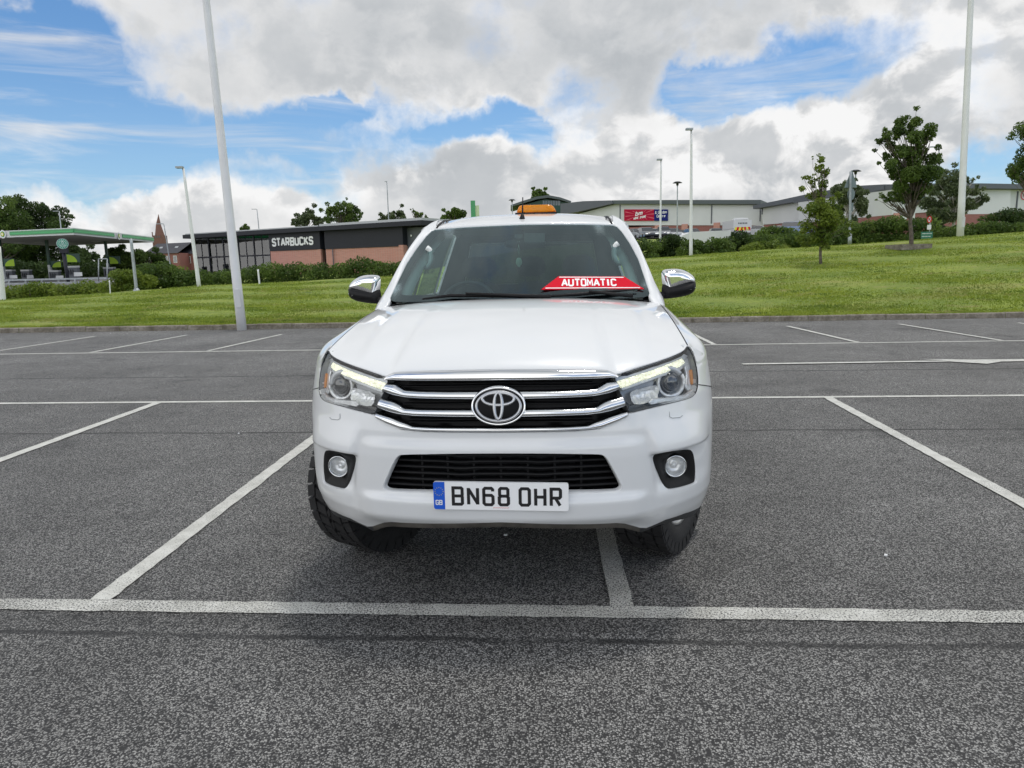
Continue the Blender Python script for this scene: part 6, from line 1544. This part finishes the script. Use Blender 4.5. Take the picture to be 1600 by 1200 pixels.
for Wc, segs, lg in ((WL, ((0, WL.L * .45), (None, None)), 5.8), (WR, ((0.02, .65), (.72, .998)), 184.5)):
    ul, zl = Wc.uz(lg, 368); 
    segs = [(0.05, ul - 1.0), (ul + 1.0, Wc.L - .003)] if Wc is WL else [(.003, ul - 1.3), (ul + 1.3, Wc.L)]
    for s0, s1 in segs:
        mb = MB(); Wc.rect(mb, s0, zc0 + hz * .26, s1, zc1 - hz * .14, .06, .003); gbn = wb(mb, 'green_band', M['green'], fs, X)
        mb = MB(); Wc.rect(mb, s0, zc0 + hz * .44, s1, zc0 + hz * .56, .09, .063); wb(mb, 'light_strip', mat('light_green', (.05, .48, .16), .4) if 'lg' not in M else M['lg'], gbn, X)
    mb = MB(); zl = (zc0 + zc1) / 2
    for r_, m_, o_ in ((hz * .62, 0, .10), (hz * .46, 1, .12), (hz * .30, 2, .14), (hz * .15, 0, .16)):
        npt = 18; q = mb.vadd([Wc.P(ul + (r_ * (1 if k % 2 == 0 or m_ == 0 else .84)) * math.cos(2 * math.pi * k / (npt * 2)), zl + (r_ * (1 if k % 2 == 0 or m_ == 0 else .84)) * math.sin(2 * math.pi * k / (npt * 2)), o_) for k in range(npt * 2)]); mb.face([q + k for k in range(npt * 2)], m_)
    wb(mb, 'sunburst_logo', [M['white_print'], M['green'], M['yellow']], fs, X)
for px, ds in ((2, 86), (75.5, 90), (167, 97)):
    mb = MB(); p = at(px, 400, ds); zt2 = float(terrain(p[0], p[1])); mb.box((p[0], ds, (zc0 + zt2 + 2.0) / 2), (.28, .28, zc0 - zt2 - 2.0)); cl_ = wb(mb, 'column', M['dark_green'], fs, X); mb = MB(); mb.box((p[0], ds, zt2 + .99), (.32, .32, 2.0)); wb(mb, 'column_casing', M['clad_white'], cl_, X)
for px, py in ((62, 378), (30, 379), (110, 379), (150, 377)): mb = MB(); ds = dist_z(px, py, zc0); p = at(px, py, ds); mb.box((p[0], p[1], zc0 - .03), (.9, .9, .05)); wb(mb, 'soffit_light', M['white_print'], fs, X)
# hanging pump numbers, pumps
for i, (x0, x1, y0, y1, ds, lab) in enumerate(((3.5, 22.7, 404, 416.4, 86, 'at the leftmost column'), (78, 95.6, 407.7, 418, 90, 'at the middle column'), (104, 123.7, 396, 410, 84, 'beside the round coffee sign'), (170.6, 187.5, 400, 412.5, 97, 'at the right-hand column'))):
    A1, A2 = at(x0, y1, ds), at(x1, y0, ds); fl, X = wthing('pump_flag', (A1[0], ds, A1[2]), 'dark green and lime forecourt flag ' + lab, 'sign', 'forecourt flags')
    mb = MB(); mb.box(((A1[0] + A2[0]) / 2, ds, (A1[2] + A2[2]) / 2), (A2[0] - A1[0], .12, A2[2] - A1[2])); 
    mb.tube([(A1[0], ds, A1[2] - 1.8), (A1[0], ds, A2[2])], .05, 6); wb(mb, 'flag_panel', M['dark_green'], fl, X)
    mb = MB(); w_, h_ = A2[0] - A1[0], A2[2] - A1[2]; s_ = (1 if i in (0, 1) else -1); cx_ = A2[0] - .05 if s_ > 0 else A1[0] + .15
    q = mb.vadd([(cx_, ds - .07, A1[2] + .02)] + [(cx_ - s_ * w_ * .72 * math.cos(a), ds - .07, A1[2] + .02 + h_ * .88 * math.sin(a)) for a in np.linspace(0, math.pi / 2, 10)]); mb.face([q + k for k in range(11)]); wb(mb, 'lime_quadrant', M['lime'], fl, X)
for i, (x0, x1, yt, yb, ds, lab) in enumerate(((8, 29, 421, 445, 87, 'leftmost fuel pump with white header under the canopy'), (37, 54, 421, 445, 90, 'fuel pump with white header left of the middle column'), (80, 101, 422, 445, 89, 'fuel pump right of the middle column'), (108, 130, 415, 443, 85, 'fuel pump beside the round coffee sign'), (165, 187, 417, 443, 97, 'rightmost fuel pump at the right-hand column'))):
    A1, A2 = at(x0, yb, ds), at(x1, yt, ds); w_, h_ = A2[0] - A1[0], A2[2] - A1[2]; cx_ = (A1[0] + A2[0]) / 2
    fp, X = wthing('fuel_pump', (cx_, ds, A1[2]), lab, 'fuel pump', 'fuel pumps')
    mb = MB(); mb.box((cx_ - w_ * .15, ds, A1[2] + h_ * .45), (w_ * .62, .6, h_ * .9)); wb(mb, 'pump_body', M['clad_grey'], fp, X)
    mb = MB(); mb.box((cx_ + w_ * .22, ds - .32, A1[2] + h_ * .52), (w_ * .5, .06, h_ * .22)); wb(mb, 'price_panel', M['white_print'], fp, X)
    mb = MB(); mb.box((cx_ - w_ * .15, ds, A1[2] + h_ * .95), (w_ * .66, .64, h_ * .1)); wb(mb, 'pump_header', M['clad_white'], fp, X)
    for k in range(3): mb = MB(); x_ = cx_ - w_ * .35 + k * w_ * .14; mb.tube([(x_, ds - .31, A1[2] + h_ * .8), (x_ + .03, ds - .40, A1[2] + h_ * .5), (x_ + .05, ds - .33, A1[2] + h_ * .72)], .03, 5); wb(mb, 'hose', M['black'], fp, X)
# round coffee sign on its pole
p0 = at(108, 446, 76); p1 = at(98.5, 392, 76)
rs, X = wthing('totem_sign', (p0[0], 76, float(terrain(p0[0], 76)) - .3), 'round green and white coffee logo sign on a black pole under the canopy', 'sign')
mb = MB(); mb.tube([tuple(p0 - [0, 0, .4]), tuple(p1)], [.17, .17], 8); wb(mb, 'pole', M['clad_dark'], rs, X)
pc_ = at(97.5, 381, 76); k_ = 76 / FPX; mb = MB(); mb.box((p1[0] + .1, 76, p1[2] + .0), (.8, .35, .45))
nd = np.array([.55, -.83, 0]); nd /= np.linalg.norm(nd); sd = np.array([-nd[1], nd[0], 0]); rows = []
for r_, h_ in ((.001, -.25), (8.8 * k_, -.25), (8.8 * k_, .22), (7.8 * k_, .25)): rows.append([pc_ + (sd * math.cos(a) + np.array([0, 0, 1]) * math.sin(a)) * r_ + nd * h_ for a in np.linspace(0, 2 * math.pi, 28, endpoint=False)])
mb.grid(rows, 0, False, closed=True); wb(mb, 'drum', M['clad_dark'], rs, X)
mb = MB()
for r_, m_, h_ in ((7.8, 0, .25), (7.3, 1, .262), (4.9, 0, .274), (4.2, 1, .286)): q = mb.vadd([pc_ + (sd * math.cos(a) + np.array([0, 0, 1]) * math.sin(a)) * r_ * k_ + nd * h_ for a in np.linspace(0, 2 * math.pi, 28, endpoint=False)]); mb.face([q + i for i in range(28)], m_)
for pts in ([(-2.6, -3), (-1.6, 1.5), (0, 3.2), (1.6, 1.5), (2.6, -3)], [(-1.2, -3.4), (0, .6), (1.2, -3.4)], [(-1.2, 2.9), (0, 3.8), (1.2, 2.9)]): stroke(mb, pts, .75, lambda u, v, h=0: tuple(pc_ + sd * u * k_ + np.array([0, 0, 1]) * v * k_ + nd * .30), 0)
for a in range(0, 360, 24): stroke(mb, [(5.5 * math.cos(rad(a)), 5.5 * math.sin(rad(a))), (6.6 * math.cos(rad(a)), 6.6 * math.sin(rad(a)))], .8, lambda u, v, h=0: tuple(pc_ + sd * u * k_ + np.array([0, 0, 1]) * v * k_ + nd * .27), 0)
wb(mb, 'round_logo', [mat('logo_pale', (.62, .72, .68), .4), mat('logo_green', (.03, .30, .20), .4)], rs, X)
# forecourt barrier rail
mb = MB(); rl, X = wthing('crash_barrier', at(70, 445, 68), 'grey metal crash barrier along the filling station forecourt', 'barrier')
for y0, y1 in ((435, 437.6), (441, 443)): A1, A2, A3, A4 = at(-60, y0 + 3, 68), at(172, y0 - 2, 70), at(172, y1 - 2, 70), at(-60, y1 + 3, 68); q = mb.vadd([A1, A2, A3, A4, A1 + [0, .08, 0], A2 + [0, .08, 0], A3 + [0, .08, 0], A4 + [0, .08, 0]]); [mb.face([q + i for i in f_]) for f_ in ((0, 3, 2, 1), (4, 5, 6, 7), (0, 1, 5, 4), (3, 7, 6, 2))]
wb(mb, 'rail', M['galv'], rl, X)
for px in range(-40, 172, 26): mb = MB(); p = at(px, 444, 69.3); mb.box((p[0], 69.5, p[2] - .2), (.12, .12, 1.3)); wb(mb, 'rail_post', M['galv'], rl, X)
# goal-shaped steel frame beside the forecourt
mb = MB(); A1, A2 = at(154, 440, 66), at(154, 404.5, 66); A3, A4 = at(167.5, 404.5, 66), at(167.5, 446, 66); mb.tube([A1, A2], .05, 6); mb.tube([A2, A3], .05, 6); mb.tube([A3, A4], .05, 6); o = mb.build('height_barrier', M['galv'], None); tag(o, 'square galvanised steel barrier beside the right-hand canopy column', 'barrier')
# green-and-white price totem
tt, X = wthing('price_totem', at(742, 345, 100), 'bright green and pale price totem rising behind the left of the pickup roof', 'sign')
mb = MB(); a, b_ = at(736.3, 345, 100), at(742.3, 313.5, 100); mb.box(((a[0] + b_[0]) / 2, 100, (a[2] + b_[2]) / 2), (b_[0] - a[0], .5, b_[2] - a[2])); wb(mb, 'green_panel', M['green'], tt, X)
mb = MB(); a, b_ = at(742.6, 345, 100), at(748.5, 321, 100); mb.box(((a[0] + b_[0]) / 2, 100.1, (a[2] + b_[2]) / 2), (b_[0] - a[0] - .02, .4, b_[2] - a[2])); wb(mb, 'pale_panel', mat('totem_pale', (.55, .65, .42), .5), tt, X)

# ================================================================== POLES, LAMPS AND SIGNS
def pole(name, label, cat, p_top, p_base, dist, r0, r1, mt='white_pole', head=None, group=None, dig=.25, basecone=False, zoff=0):
    a = at(*p_base, dist); b_ = at(*p_top, dist)
    gz = float(terrain(a[0], a[1])) 
    a2 = a + (a - b_) * ((a[2] - gz + dig) / (b_[2] - a[2])) if a[2] > gz - dig else a
    root = thing(name, tuple(a2), label, cat, group); X = -a2
    mb = MB(); n = 10; mb.tube([tuple(a2 + (b_ - a2) * t_ + X) for t_ in np.linspace(0, 1, n)], [r0 + (r1 - r0) * t_ for t_ in np.linspace(0, 1, n)], 16); 
    if basecone: mb.tube([tuple(a + X - [0, 0, .1]), tuple(a + (b_ - a) * .06 + X)], [r0 * 3.2, r0 * 1.1], 14)
    mb.build('pole', M[mt], root)
    top = b_ + X
    if head == 'flood':
        mb = MB(); mb.box(tuple(top + np.array([-.12, -.1, .03])), (.30, .22, .08)); mb.build('lamp_head', M['galv'], root)
    elif head == 'mushroom':
        mb = MB(); mb.lathe([(.001, .16), (.22, .13), (.45, 0), (.12, -.02), (.10, -.22), (.001, -.22)], tuple(top), 'z', 16); mb.build('lamp_head', M['dark_metal'], root)
    elif head == 'twin':
        for s_ in (-1, 1): mb = MB(); mb.box(tuple(top + np.array([.38 * s_, 0, .02])), (.6, .25, .08)); mb.build('lamp_head', M['galv'], root)
    elif head == 'single':
        mb = MB(); mb.box(tuple(top + np.array([-.42, -.1, .02])), (.75, .22, .08)); mb.build('lamp_head', M['galv'], root)
    return root
def col_parts(o, h=.6):
    mb = MB(); r_ = .118 if o.name == 'lighting_column' else .15; mb.box((0, -r_ - .002, h + .35), (.13, .02, .45)); mb.build('access_door', M['clad_white'], o)
    mb = MB(); mb.lathe([(r_ * 1.9, .0), (r_ * 1.9, .03), (r_ * 1.05, .05)], (0, 0, .10), 'z', 16); mb.build('base_collar', M['galv'], o)
# tall white columns whose tops are outside the picture
bL = ground(377, 509, .13); dLp = bL[1]; vtx = 322 - (377 - 322) / 509 * 190
cA = pole('lighting_column', 'tall white lighting column at the kerb, left of the pickup, top out of view', 'lamp post', (vtx, -190), (377.5, 509.5), dLp + .25, .118, .070, group='tall white lighting columns', dig=.1)
cB = pole('lighting_column', 'tall white lighting column on top of the bank at the right, top out of view', 'lamp post', (1529, -260), (1500, 372), 33.4, .155, .095, group='tall white lighting columns')
col_parts(cA); col_parts(cB)
GP = 'slim lighting columns'
pole('lamp_post', 'slim white lamp post in front of the glazed end of the coffee shop', 'lamp post', (286.5, 263), (311, 448), 33.2, .095, .05, head='flood', group=GP)
pole('lamp_post', 'slim white lamp post on the ridge in front of the white trailer', 'lamp post', (1080.3, 203.5), (1079.5, 401), 33.2, .085, .045, head='flood', group=GP)
pole('lamp_post', 'slim pale lamp post rising past the right end of the red store sign', 'lamp post', (1033, 250.5), (1031.5, 385), 44, .075, .045, head='flood', group=GP)
pole('lamp_post', 'thin lamp post behind the coffee shop roof, right half', 'lamp post', (604.5, 284), (608, 360), 100, .09, .06, 'galv', 'flood', GP)
pole('lamp_post', 'short thin lamp post above the left part of the coffee shop roof', 'lamp post', (401.5, 327), (406, 372), 115, .09, .06, 'galv', 'single', GP)
pole('lamp_post', 'thin lamp post standing right of the church spire', 'lamp post', (256, 350), (266, 413), 85, .08, .05, 'galv', 'single', GP)
pole('lamp_post', 'thin lamp post poking above the filling station canopy', 'lamp post', (92.5, 330), (103, 430), 104, .10, .07, 'galv', 'single', GP)
pole('lamp_post', 'thin lamp post behind the tallest young tree and wide birch', 'lamp post', (1467, 230), (1470, 340), 62, .07, .05, 'galv', 'single', GP)
pole('mushroom_lamp', 'mushroom-topped lamp between the store sign and white lamp post', 'lamp post', (1058.5, 286), (1058, 362), 66, .055, .05, 'galv', 'mushroom', 'mushroom-topped lamps')
pole('mushroom_lamp', 'mushroom-topped lamp left of the orange beacon', 'lamp post', (800, 313), (801, 345), 90, .055, .05, 'galv', 'mushroom', 'mushroom-topped lamps')
pole('mushroom_lamp', 'mushroom-topped lamp just right of the triangular road sign', 'lamp post', (1337, 268), (1336, 350), 60, .055, .05, 'galv', 'mushroom', 'mushroom-topped lamps')
pole('steel_post', 'grey steel post with flared foot in front of the filling station canopy', 'post', (204.5, 373), (213.5, 455), 33.3, .075, .065, 'galv', basecone=True)
pole('white_post', 'white post at the extreme left edge of the photo', 'post', (-3, 385), (4.5, 467), 33.2, .125, .105)
pole('marker_post', 'small pale post at the ridge below the steel frame', 'post', (171, 438), (172.3, 458), 33, .025, .025, group='small pale marker posts')
pole('marker_post', 'small pale post in front of the dark hedge by the coffee shop', 'post', (403, 421), (405.5, 443.5), 33, .04, .04, group='small pale marker posts')
pole('white_post', 'white post behind the trunk of the tallest young tree', 'post', (1428.5, 306), (1427, 350), 55, .10, .10)
# road sign seen from behind
sp_ = pole('road_sign', 'grey road sign seen from behind, triangle above disc, on a steel post', 'road sign', (1329, 268), (1327.5, 384), 33.6, .055, .05, 'galv', dig=.3)
o0 = np.array(sp_.location)
def sgn(mb, px, py, pts, dy=.06): 
    c = at(px, py, 33.6) - o0; k = 33.6 / FPX; q1 = mb.vadd([(c[0] + x * k, c[1] + dy, c[2] + y * k) for x, y in pts]); q2 = mb.vadd([(c[0] + x * k, c[1] + dy + .02, c[2] + y * k) for x, y in pts]); n = len(pts)
    mb.face([q1 + i for i in range(n)]); mb.face([q2 + i for i in range(n)][::-1]); [mb.face([q1 + i, q2 + i, q2 + (i + 1) % n, q1 + (i + 1) % n]) for i in range(n)]
M['sign_back'] = mat('sign_back', (.20, .25, .26), .5, .4)
mb = MB(); sgn(mb, 1331, 280, [(-9.5, -12), (9.5, -12), (.8, 13), (-.8, 13)]); mb.build('triangle_plate', M['sign_back'], sp_)
mb = MB(); sgn(mb, 1331, 303.5, [(5.6 * math.cos(a), 9.0 * math.sin(a)) for a in np.linspace(0, 2 * math.pi, 24, endpoint=False)]); mb.build('disc_plate', M['sign_back'], sp_)
mb = MB(); sgn(mb, 1331, 323.5, [(-3, -6.5), (3.2, -6.5), (3.2, 6.5), (-3, 6.5)]); mb.build('small_plate', M['sign_back'], sp_)
mb = MB(); a = at(1327.6, 384, 33.6) - o0; b_ = at(1327.9, 365, 33.6) - o0; mb.tube([tuple(a), tuple(b_)], [.085, .085], 12); mb.build('post_base', M['galv'], sp_)
# prohibition sign and green notice board
ps = thing('parking_sign', tuple(at(1452, 372, 36)), 'small red ringed prohibition sign with white plate on a thin post', 'sign'); o0 = np.array(ps.location); k = 36 / FPX
mb = MB(); mb.tube([(0, .03, -.3), (0, .03, 32 * k)], .025, 8); mb.build('post', M['galv'], ps)
mb = MB(); c = at(1452, 343, 36) - o0
q = mb.vadd([(c[0] + 3.6 * k * math.cos(a), -.012, c[2] + 5 * k * math.sin(a)) for a in np.linspace(0, 2 * math.pi, 24, endpoint=False)]); mb.face([q + i for i in range(24)], 0)
stroke(mb, [(3.1 * k * math.cos(a), 4.4 * k * math.sin(a)) for a in np.linspace(0, 2 * math.pi, 25)], 1.3 * k, lambda u, v, h=0: (c[0] + u, -.018, c[2] + v), 1)
stroke(mb, [(-2.2 * k, 2.8 * k), (2.2 * k, -2.8 * k)], 1.0 * k, lambda u, v, h=0: (c[0] + u, -.020, c[2] + v), 1)
stroke(mb, [(-1.0 * k, -2 * k), (-1.0 * k, 2 * k), (1.0 * k, 2 * k), (1.0 * k, 0), (-1 * k, 0)], .7 * k, lambda u, v, h=0: (c[0] + u, -.016, c[2] + v), 2)
mb.build('round_plate', [M['white_print'], M['sign_red'], M['plate_black']], ps)
mb = MB(); c = at(1451.6, 355, 36) - o0; mb.box((c[0], -.01, c[2]), (6 * k, .02, 7 * k)); mb.build('white_plate', M['white_print'], ps)
gbd = thing('notice_board', tuple(at(1447.5, 376, 34.5)), 'low green notice board with white lettering at the top of the bank', 'sign'); o0 = np.array(gbd.location); k = 34.5 / FPX
mb = MB(); c = at(1447.5, 367.5, 34.5) - o0; mb.box((0, 0, c[2]), (17.5 * k, .03, 10.5 * k)); 
M['board_green'] = mat('board_green', (.03, .17, .11), .5); mb.build('board', M['board_green'], gbd)
mb = MB()
for r_, (zz, n_) in enumerate(((2.4, 9), (-1.8, 8))):
    for i in range(n_): x_ = (-7.2 + i * 1.7) * k; mb.box((x_, -.0175, c[2] + zz * k), (.9 * k, .004, 1.5 * k * (.7 + .3 * ((i * 7 + r_) % 3) / 2)))
mb.build('lettering', M['white_print'], gbd)
for s_ in (-1, 1): mb = MB(); mb.tube([(s_ * 7 * k, .03, -.5), (s_ * 7 * k, .03, c[2])], .02, 6); mb.build('leg', M['galv'], gbd)

# ================================================================== VEHICLES IN THE FAR CAR PARK
M['car_glass'] = mat('car_glass', (.03, .035, .04), .08, coat=1.0); M['tyre_far'] = mat('far_tyre', (.015, .015, .016), .8)
CARMAT = {'silver': mat('silver_paint', (.30, .32, .34), .4, .2, coat=.4), 'white': mat('white_car_paint', (.60, .61, .62), .45, coat=.3), 'dark': mat('dark_car_paint', (.03, .035, .045), .3, coat=1.0), 'blue': mat('blue_car_paint', (.13, .20, .36), .3, .3, coat=1.0), 'green': mat('green_car_paint', (.01, .11, .06), .35, coat=1.0), 'grey': mat('grey_car_paint', (.12, .13, .15), .3, .3, coat=1.0)}
def far_car(label, px, dist, colour, yaw, hgt=1.45, L=4.3, W_=1.78, est=False, name='parked_car', cat='car', group='cars parked in the far car park'):
    p = at(px, 380, dist); z = float(terrain(p[0], p[1])) + .02; root = thing(name, (p[0], p[1], z), label, cat, group, rz=rad(yaw))
    h = hgt; hl = L / 2; bl = h * .60                     # body: front at -y
    prof = [(-hl, .30), (-hl, .62), (-hl + .12, .72), (-hl + 1.05, bl + .05), (-hl + 1.2, bl + .08), (hl - (.15 if est else .7), bl + .12), (hl - .05, bl), (hl, .6), (hl, .30)]
    sec = lambda mb, pts, w0, w1: None
    mb = MB(); n = len(prof); R = []
    for k_, (x_, ins) in enumerate(((-W_ / 2, .06), (-W_ / 2 - .0, 0), (-W_ / 2 + .08, -.03), (W_ / 2 - .08, -.03), (W_ / 2, 0), (W_ / 2, .06))):
        R.append([(x_ + (0 if abs(x_) < W_ / 2 - .01 else (.03 if x_ < 0 else -.03) * (z_ > .5)), y_ * (1 - (.02 if k_ in (0, 1, 4, 5) else 0)), z_ - (.03 if k_ in (1, 4) else 0) + (-.12 * (z_ > .5) if k_ in (0, 5) else 0)) for y_, z_ in prof])
    mb.grid(R, 0, True, closed=True)
    for s_ in (0, -1): q = mb.vadd(R[s_]); mb.face([q + i for i in range(n)], 0)
    mb.build('body', CARMAT[colour], root)
    g0, g1 = -hl + 1.05, hl - (.12 if est else .55); t0, t1 = -hl + 1.85, hl - (.45 if est else 1.25); mb = MB(); w0, w1 = W_ / 2 - .06, W_ / 2 - .24
    q = mb.vadd([(-w0, g0, bl), (w0, g0, bl), (w0, g1, bl + .05), (-w0, g1, bl + .05), (-w1, t0, h - .03), (w1, t0, h - .03), (w1, t1, h - .03), (-w1, t1, h - .03)])
    for f_ in ((0, 1, 5, 4), (1, 2, 6, 5), (2, 3, 7, 6), (3, 0, 4, 7)): mb.face([q + i for i in f_], 0)
    mb.build('windows', M['car_glass'], root)
    mb = MB(); w2 = w1 + .02; mb.grid([[(-w2, t0 - .03, h - .045), (w2, t0 - .03, h - .045)], [(-w2 * .9, t0 + .2, h), (w2 * .9, t0 + .2, h)], [(-w2 * .9, t1 - .2, h - .01), (w2 * .9, t1 - .2, h - .01)], [(-w2, t1 + .03, h - .05), (w2, t1 + .03, h - .05)]], 0, True)
    for sx_ in (-1, 1):
        mb.grid([[(sx_ * (w0 + .01), g0, bl), (sx_ * (w0 + .01), g0 + .1, bl)], [(sx_ * (w1 + .01), t0, h - .03), (sx_ * (w1 + .01), t0 + .1, h - .03)]], 0, False)
        mb.grid([[(sx_ * (w1 + .01), t0, h - .04), (sx_ * (w1 + .01), t1, h - .04)], [(sx_ * w2 * .9, t0 + .1, h - .003), (sx_ * w2 * .9, t1 - .1, h - .012)]], 0, False)
    mb.build('roof', CARMAT[colour], root)
    for sx_ in (-1, 1):
        for y_ in (-hl + .82, hl - .85): mb = MB(); mb.lathe([(.001, -.1), (.30, -.1), (.315, -.06), (.315, .06), (.30, .1), (.001, .1)], (sx_ * (W_ / 2 - .10), y_, .315), 'x', 18); mb.build('wheel', M['tyre_far'], root)
        mb = MB(); mb.box((sx_ * (W_ / 2 - .28), -hl - .005, .62), (.34, .06, .13)); mb.build('headlight', M['satin'], root)
        mb = MB(); mb.box((sx_ * (W_ / 2 - .22), hl + .005, .72), (.22, .06, .16)); mb.build('tail_light', M['sign_red'], root)
    mb = MB(); mb.box((0, -hl - .01, .42), (W_ * .55, .05, .16)); mb.build('front_grille', M['black'], root)
    return root
far_car('silver hatchback nearest the pickup roof in the far car park', 994, 92, 'silver', 20)
far_car('dark car between a silver and a white car in the far car park', 1009, 90, 'dark', 8)
far_car('white car facing the camera below the red store sign', 1022, 95, 'white', 4)
far_car('grey car half hidden behind the pale lamp post', 1036, 90, 'grey', -12)
far_car('pale silver car left of the green car in the far car park', 1051, 96, 'silver', 6)
far_car('dark green car parked between two silver cars', 1063, 102, 'green', 0)
far_car('silver car seen behind the slim white lamp post', 1081, 100, 'silver', 10, hgt=1.5)
far_car('silver car left of the van with yellow chevrons', 1118, 100, 'silver', -6)
far_car('white car right of the van with yellow chevrons', 1187, 96, 'white', 62)
far_car('white car between the second white car and blue estate', 1216, 98, 'white', 70)
far_car('blue estate car with dark windows left of the narrow young tree', 1247, 92, 'blue', 72, hgt=1.7, est=True, L=4.6)
def boxvan(name, label, cat, px, py, dist, yaw, L, W_, H_, z0=.5):
    p = at(px, py, dist); root = thing(name, (p[0], p[1], p[2]), label, cat, rz=rad(yaw)); return root
vp = at(1155, 364, 93); zv = float(terrain(vp[0], vp[1])); van = thing('van', (vp[0], vp[1], zv), 'white high-roof van with yellow and red chevrons across its rear doors', 'van', rz=rad(170))
mb = MB(); mb.prism([(-.95, .35), (.95, .35), (.97, 1.2), (.86, 2.25), (.78, 2.32), (-.78, 2.32), (-.86, 2.25), (-.97, 1.2)], -2.6, 1.5); mb.prism([(-.93, .35), (.93, .35), (.93, 1.25), (.80, 1.35), (-.80, 1.35), (-.93, 1.25)], 1.503, 2.6); mb.build('body', CARMAT['white'], van)
mb = MB(); q = mb.vadd([(-.8, 1.9, 1.353), (.8, 1.9, 1.353), (.75, 1.506, 2.1), (-.75, 1.506, 2.1)]); mb.face([q, q + 1, q + 2, q + 3]); mb.build('windscreen', M['car_glass'], van)
for sx_ in (-1, 1):
    for y_ in (-1.7, 1.75): mb = MB(); mb.lathe([(.001, -.1), (.33, -.1), (.33, .1), (.001, .1)], (sx_ * .85, y_, .33), 'x', 18); mb.build('wheel', M['tyre_far'], van)
vr = thing('van_body_board', tuple(at(1160, 363, 90)), 'white maintenance truck with lettered panel above yellow and red rear chevrons', 'truck', rz=rad(3)); vr['category'] = 'truck'; vr.name = 'maintenance_truck'
zt3 = float(terrain(vr.location[0], vr.location[1])) - vr.location[2]; H1 = at(1160, 343.5, 90)[2] - vr.location[2]; hc = at(1160, 356.5, 90)[2] - vr.location[2]
mb = MB(); mb.box((0, 2, (H1 + hc) / 2 + .003), (2.3, 4.0, H1 - hc)); mb.box((0, 2, (hc + zt3 + .5) / 2), (2.2, 4.0, hc - zt3 - .5)); mb.build('body', CARMAT['white'], vr)
mb = MB(); y_ = -.015; h0, h1 = hc - .28, hc + .14
for k in range(8):
    x0 = -1.05 + k * .2625; sl = .22 if k < 4 else -.22; q = mb.vadd([(x0, y_, h0), (x0 + .2625, y_, h0), (x0 + .2625 + sl * .5, y_, h1), (x0 + sl * .5, y_, h1)]); mb.face([q, q + 1, q + 2, q + 3], k % 2)
mb.build('chevrons', [M['yellow'], M['sign_red']], vr)
mb = MB()
for k in range(6): mb.box((-.5 + k * .2, -.012, (H1 + hc) / 2 + .1), (.12, .02, .16))
mb.build('lettering', M['grey_plastic'], vr)
for sx_ in (-1, 1): mb = MB(); mb.lathe([(.001, -.12), (.4, -.12), (.4, .12), (.001, .12)], (sx_ * .9, 1, zt3 + .4), 'x', 18); mb.build('wheel', M['tyre_far'], vr)
# long white trailer close behind the hedge
dT = 58; A1 = at(1143, 376, dT); A2 = at(1080, 362.5, dT); A0 = at(1060, 373.5, dT); A3 = at(1142.5, 358.6, dT)
tr_ = thing('box_trailer', (A1[0] - 2, dT, A1[2] - 1.3), 'long plain white box trailer with sloping nose behind the shrubs', 'trailer'); o0 = np.array(tr_.location)
mb = MB(); pts = [(A0[0], A0[2]), (A0[0] + .3, A0[2] + .25), (A2[0], A2[2]), (A3[0], A3[2] - .05), (A1[0], A1[2]), (A1[0], A1[2] - 1.0), (A0[0] + .4, A1[2] - 1.0)]
mb.prism([(x - o0[0], z - o0[2]) for x, z in pts], 0, 2.2); mb.build('body', CARMAT['white'], tr_)
for x_ in (-1.2, .6): mb = MB(); mb.lathe([(.001, 0), (.33, 0), (.33, .22), (.001, .22)], (x_, .02, .32), 'y', 18); mb.build('wheel', M['tyre_far'], tr_)
# railings in front of the far car park
fr, X = wthing('railing', at(1200, 368, 84), 'thin grey metal railing in front of the far parked cars', 'railing')
mb = MB()
for y0 in (357.5, 366): mb.tube([tuple(at(1165, y0 + .8, 84)), tuple(at(1262, y0 - 1, 84))], .03, 5)
wb(mb, 'rail', M['galv'], fr, X) if False else None
for y0 in (357.5, 366): mb = MB(); mb.tube([tuple(at(1165, y0 + .8, 84)), tuple(at(1262, y0 - 1, 84))], .03, 5); wb(mb, 'rail', M['galv'], fr, X)
for px in range(1166, 1262, 7): mb = MB(); a = at(px, 357, 84); b_ = at(px, 369, 84); mb.tube([tuple(a), tuple(b_)], .03, 5); wb(mb, 'rail_post', M['galv'], fr, X)
# small litter on the tarmac
for i, (px, py, lab) in enumerate(((790, 837, 'tiny pale scrap lying on the tarmac under the bumper'), (1384, 869, 'tiny pale scrap on the empty bay right of the pickup'), (373, 678, 'tiny white scrap on the dark seam left of the pickup'), (173, 521, 'tiny white scrap against the kerb at the left'))):
    p = ground(px, py); mb = MB(); mb.box((0, 0, .004), (.02, .014, .006), rot=Matrix.Rotation(i, 3, 'Z')); o = mb.build('litter', M['white_print']); o.location = (p[0], p[1], .012 * 0 + .002); tag(o, lab, 'litter', 'scraps of litter on the tarmac')
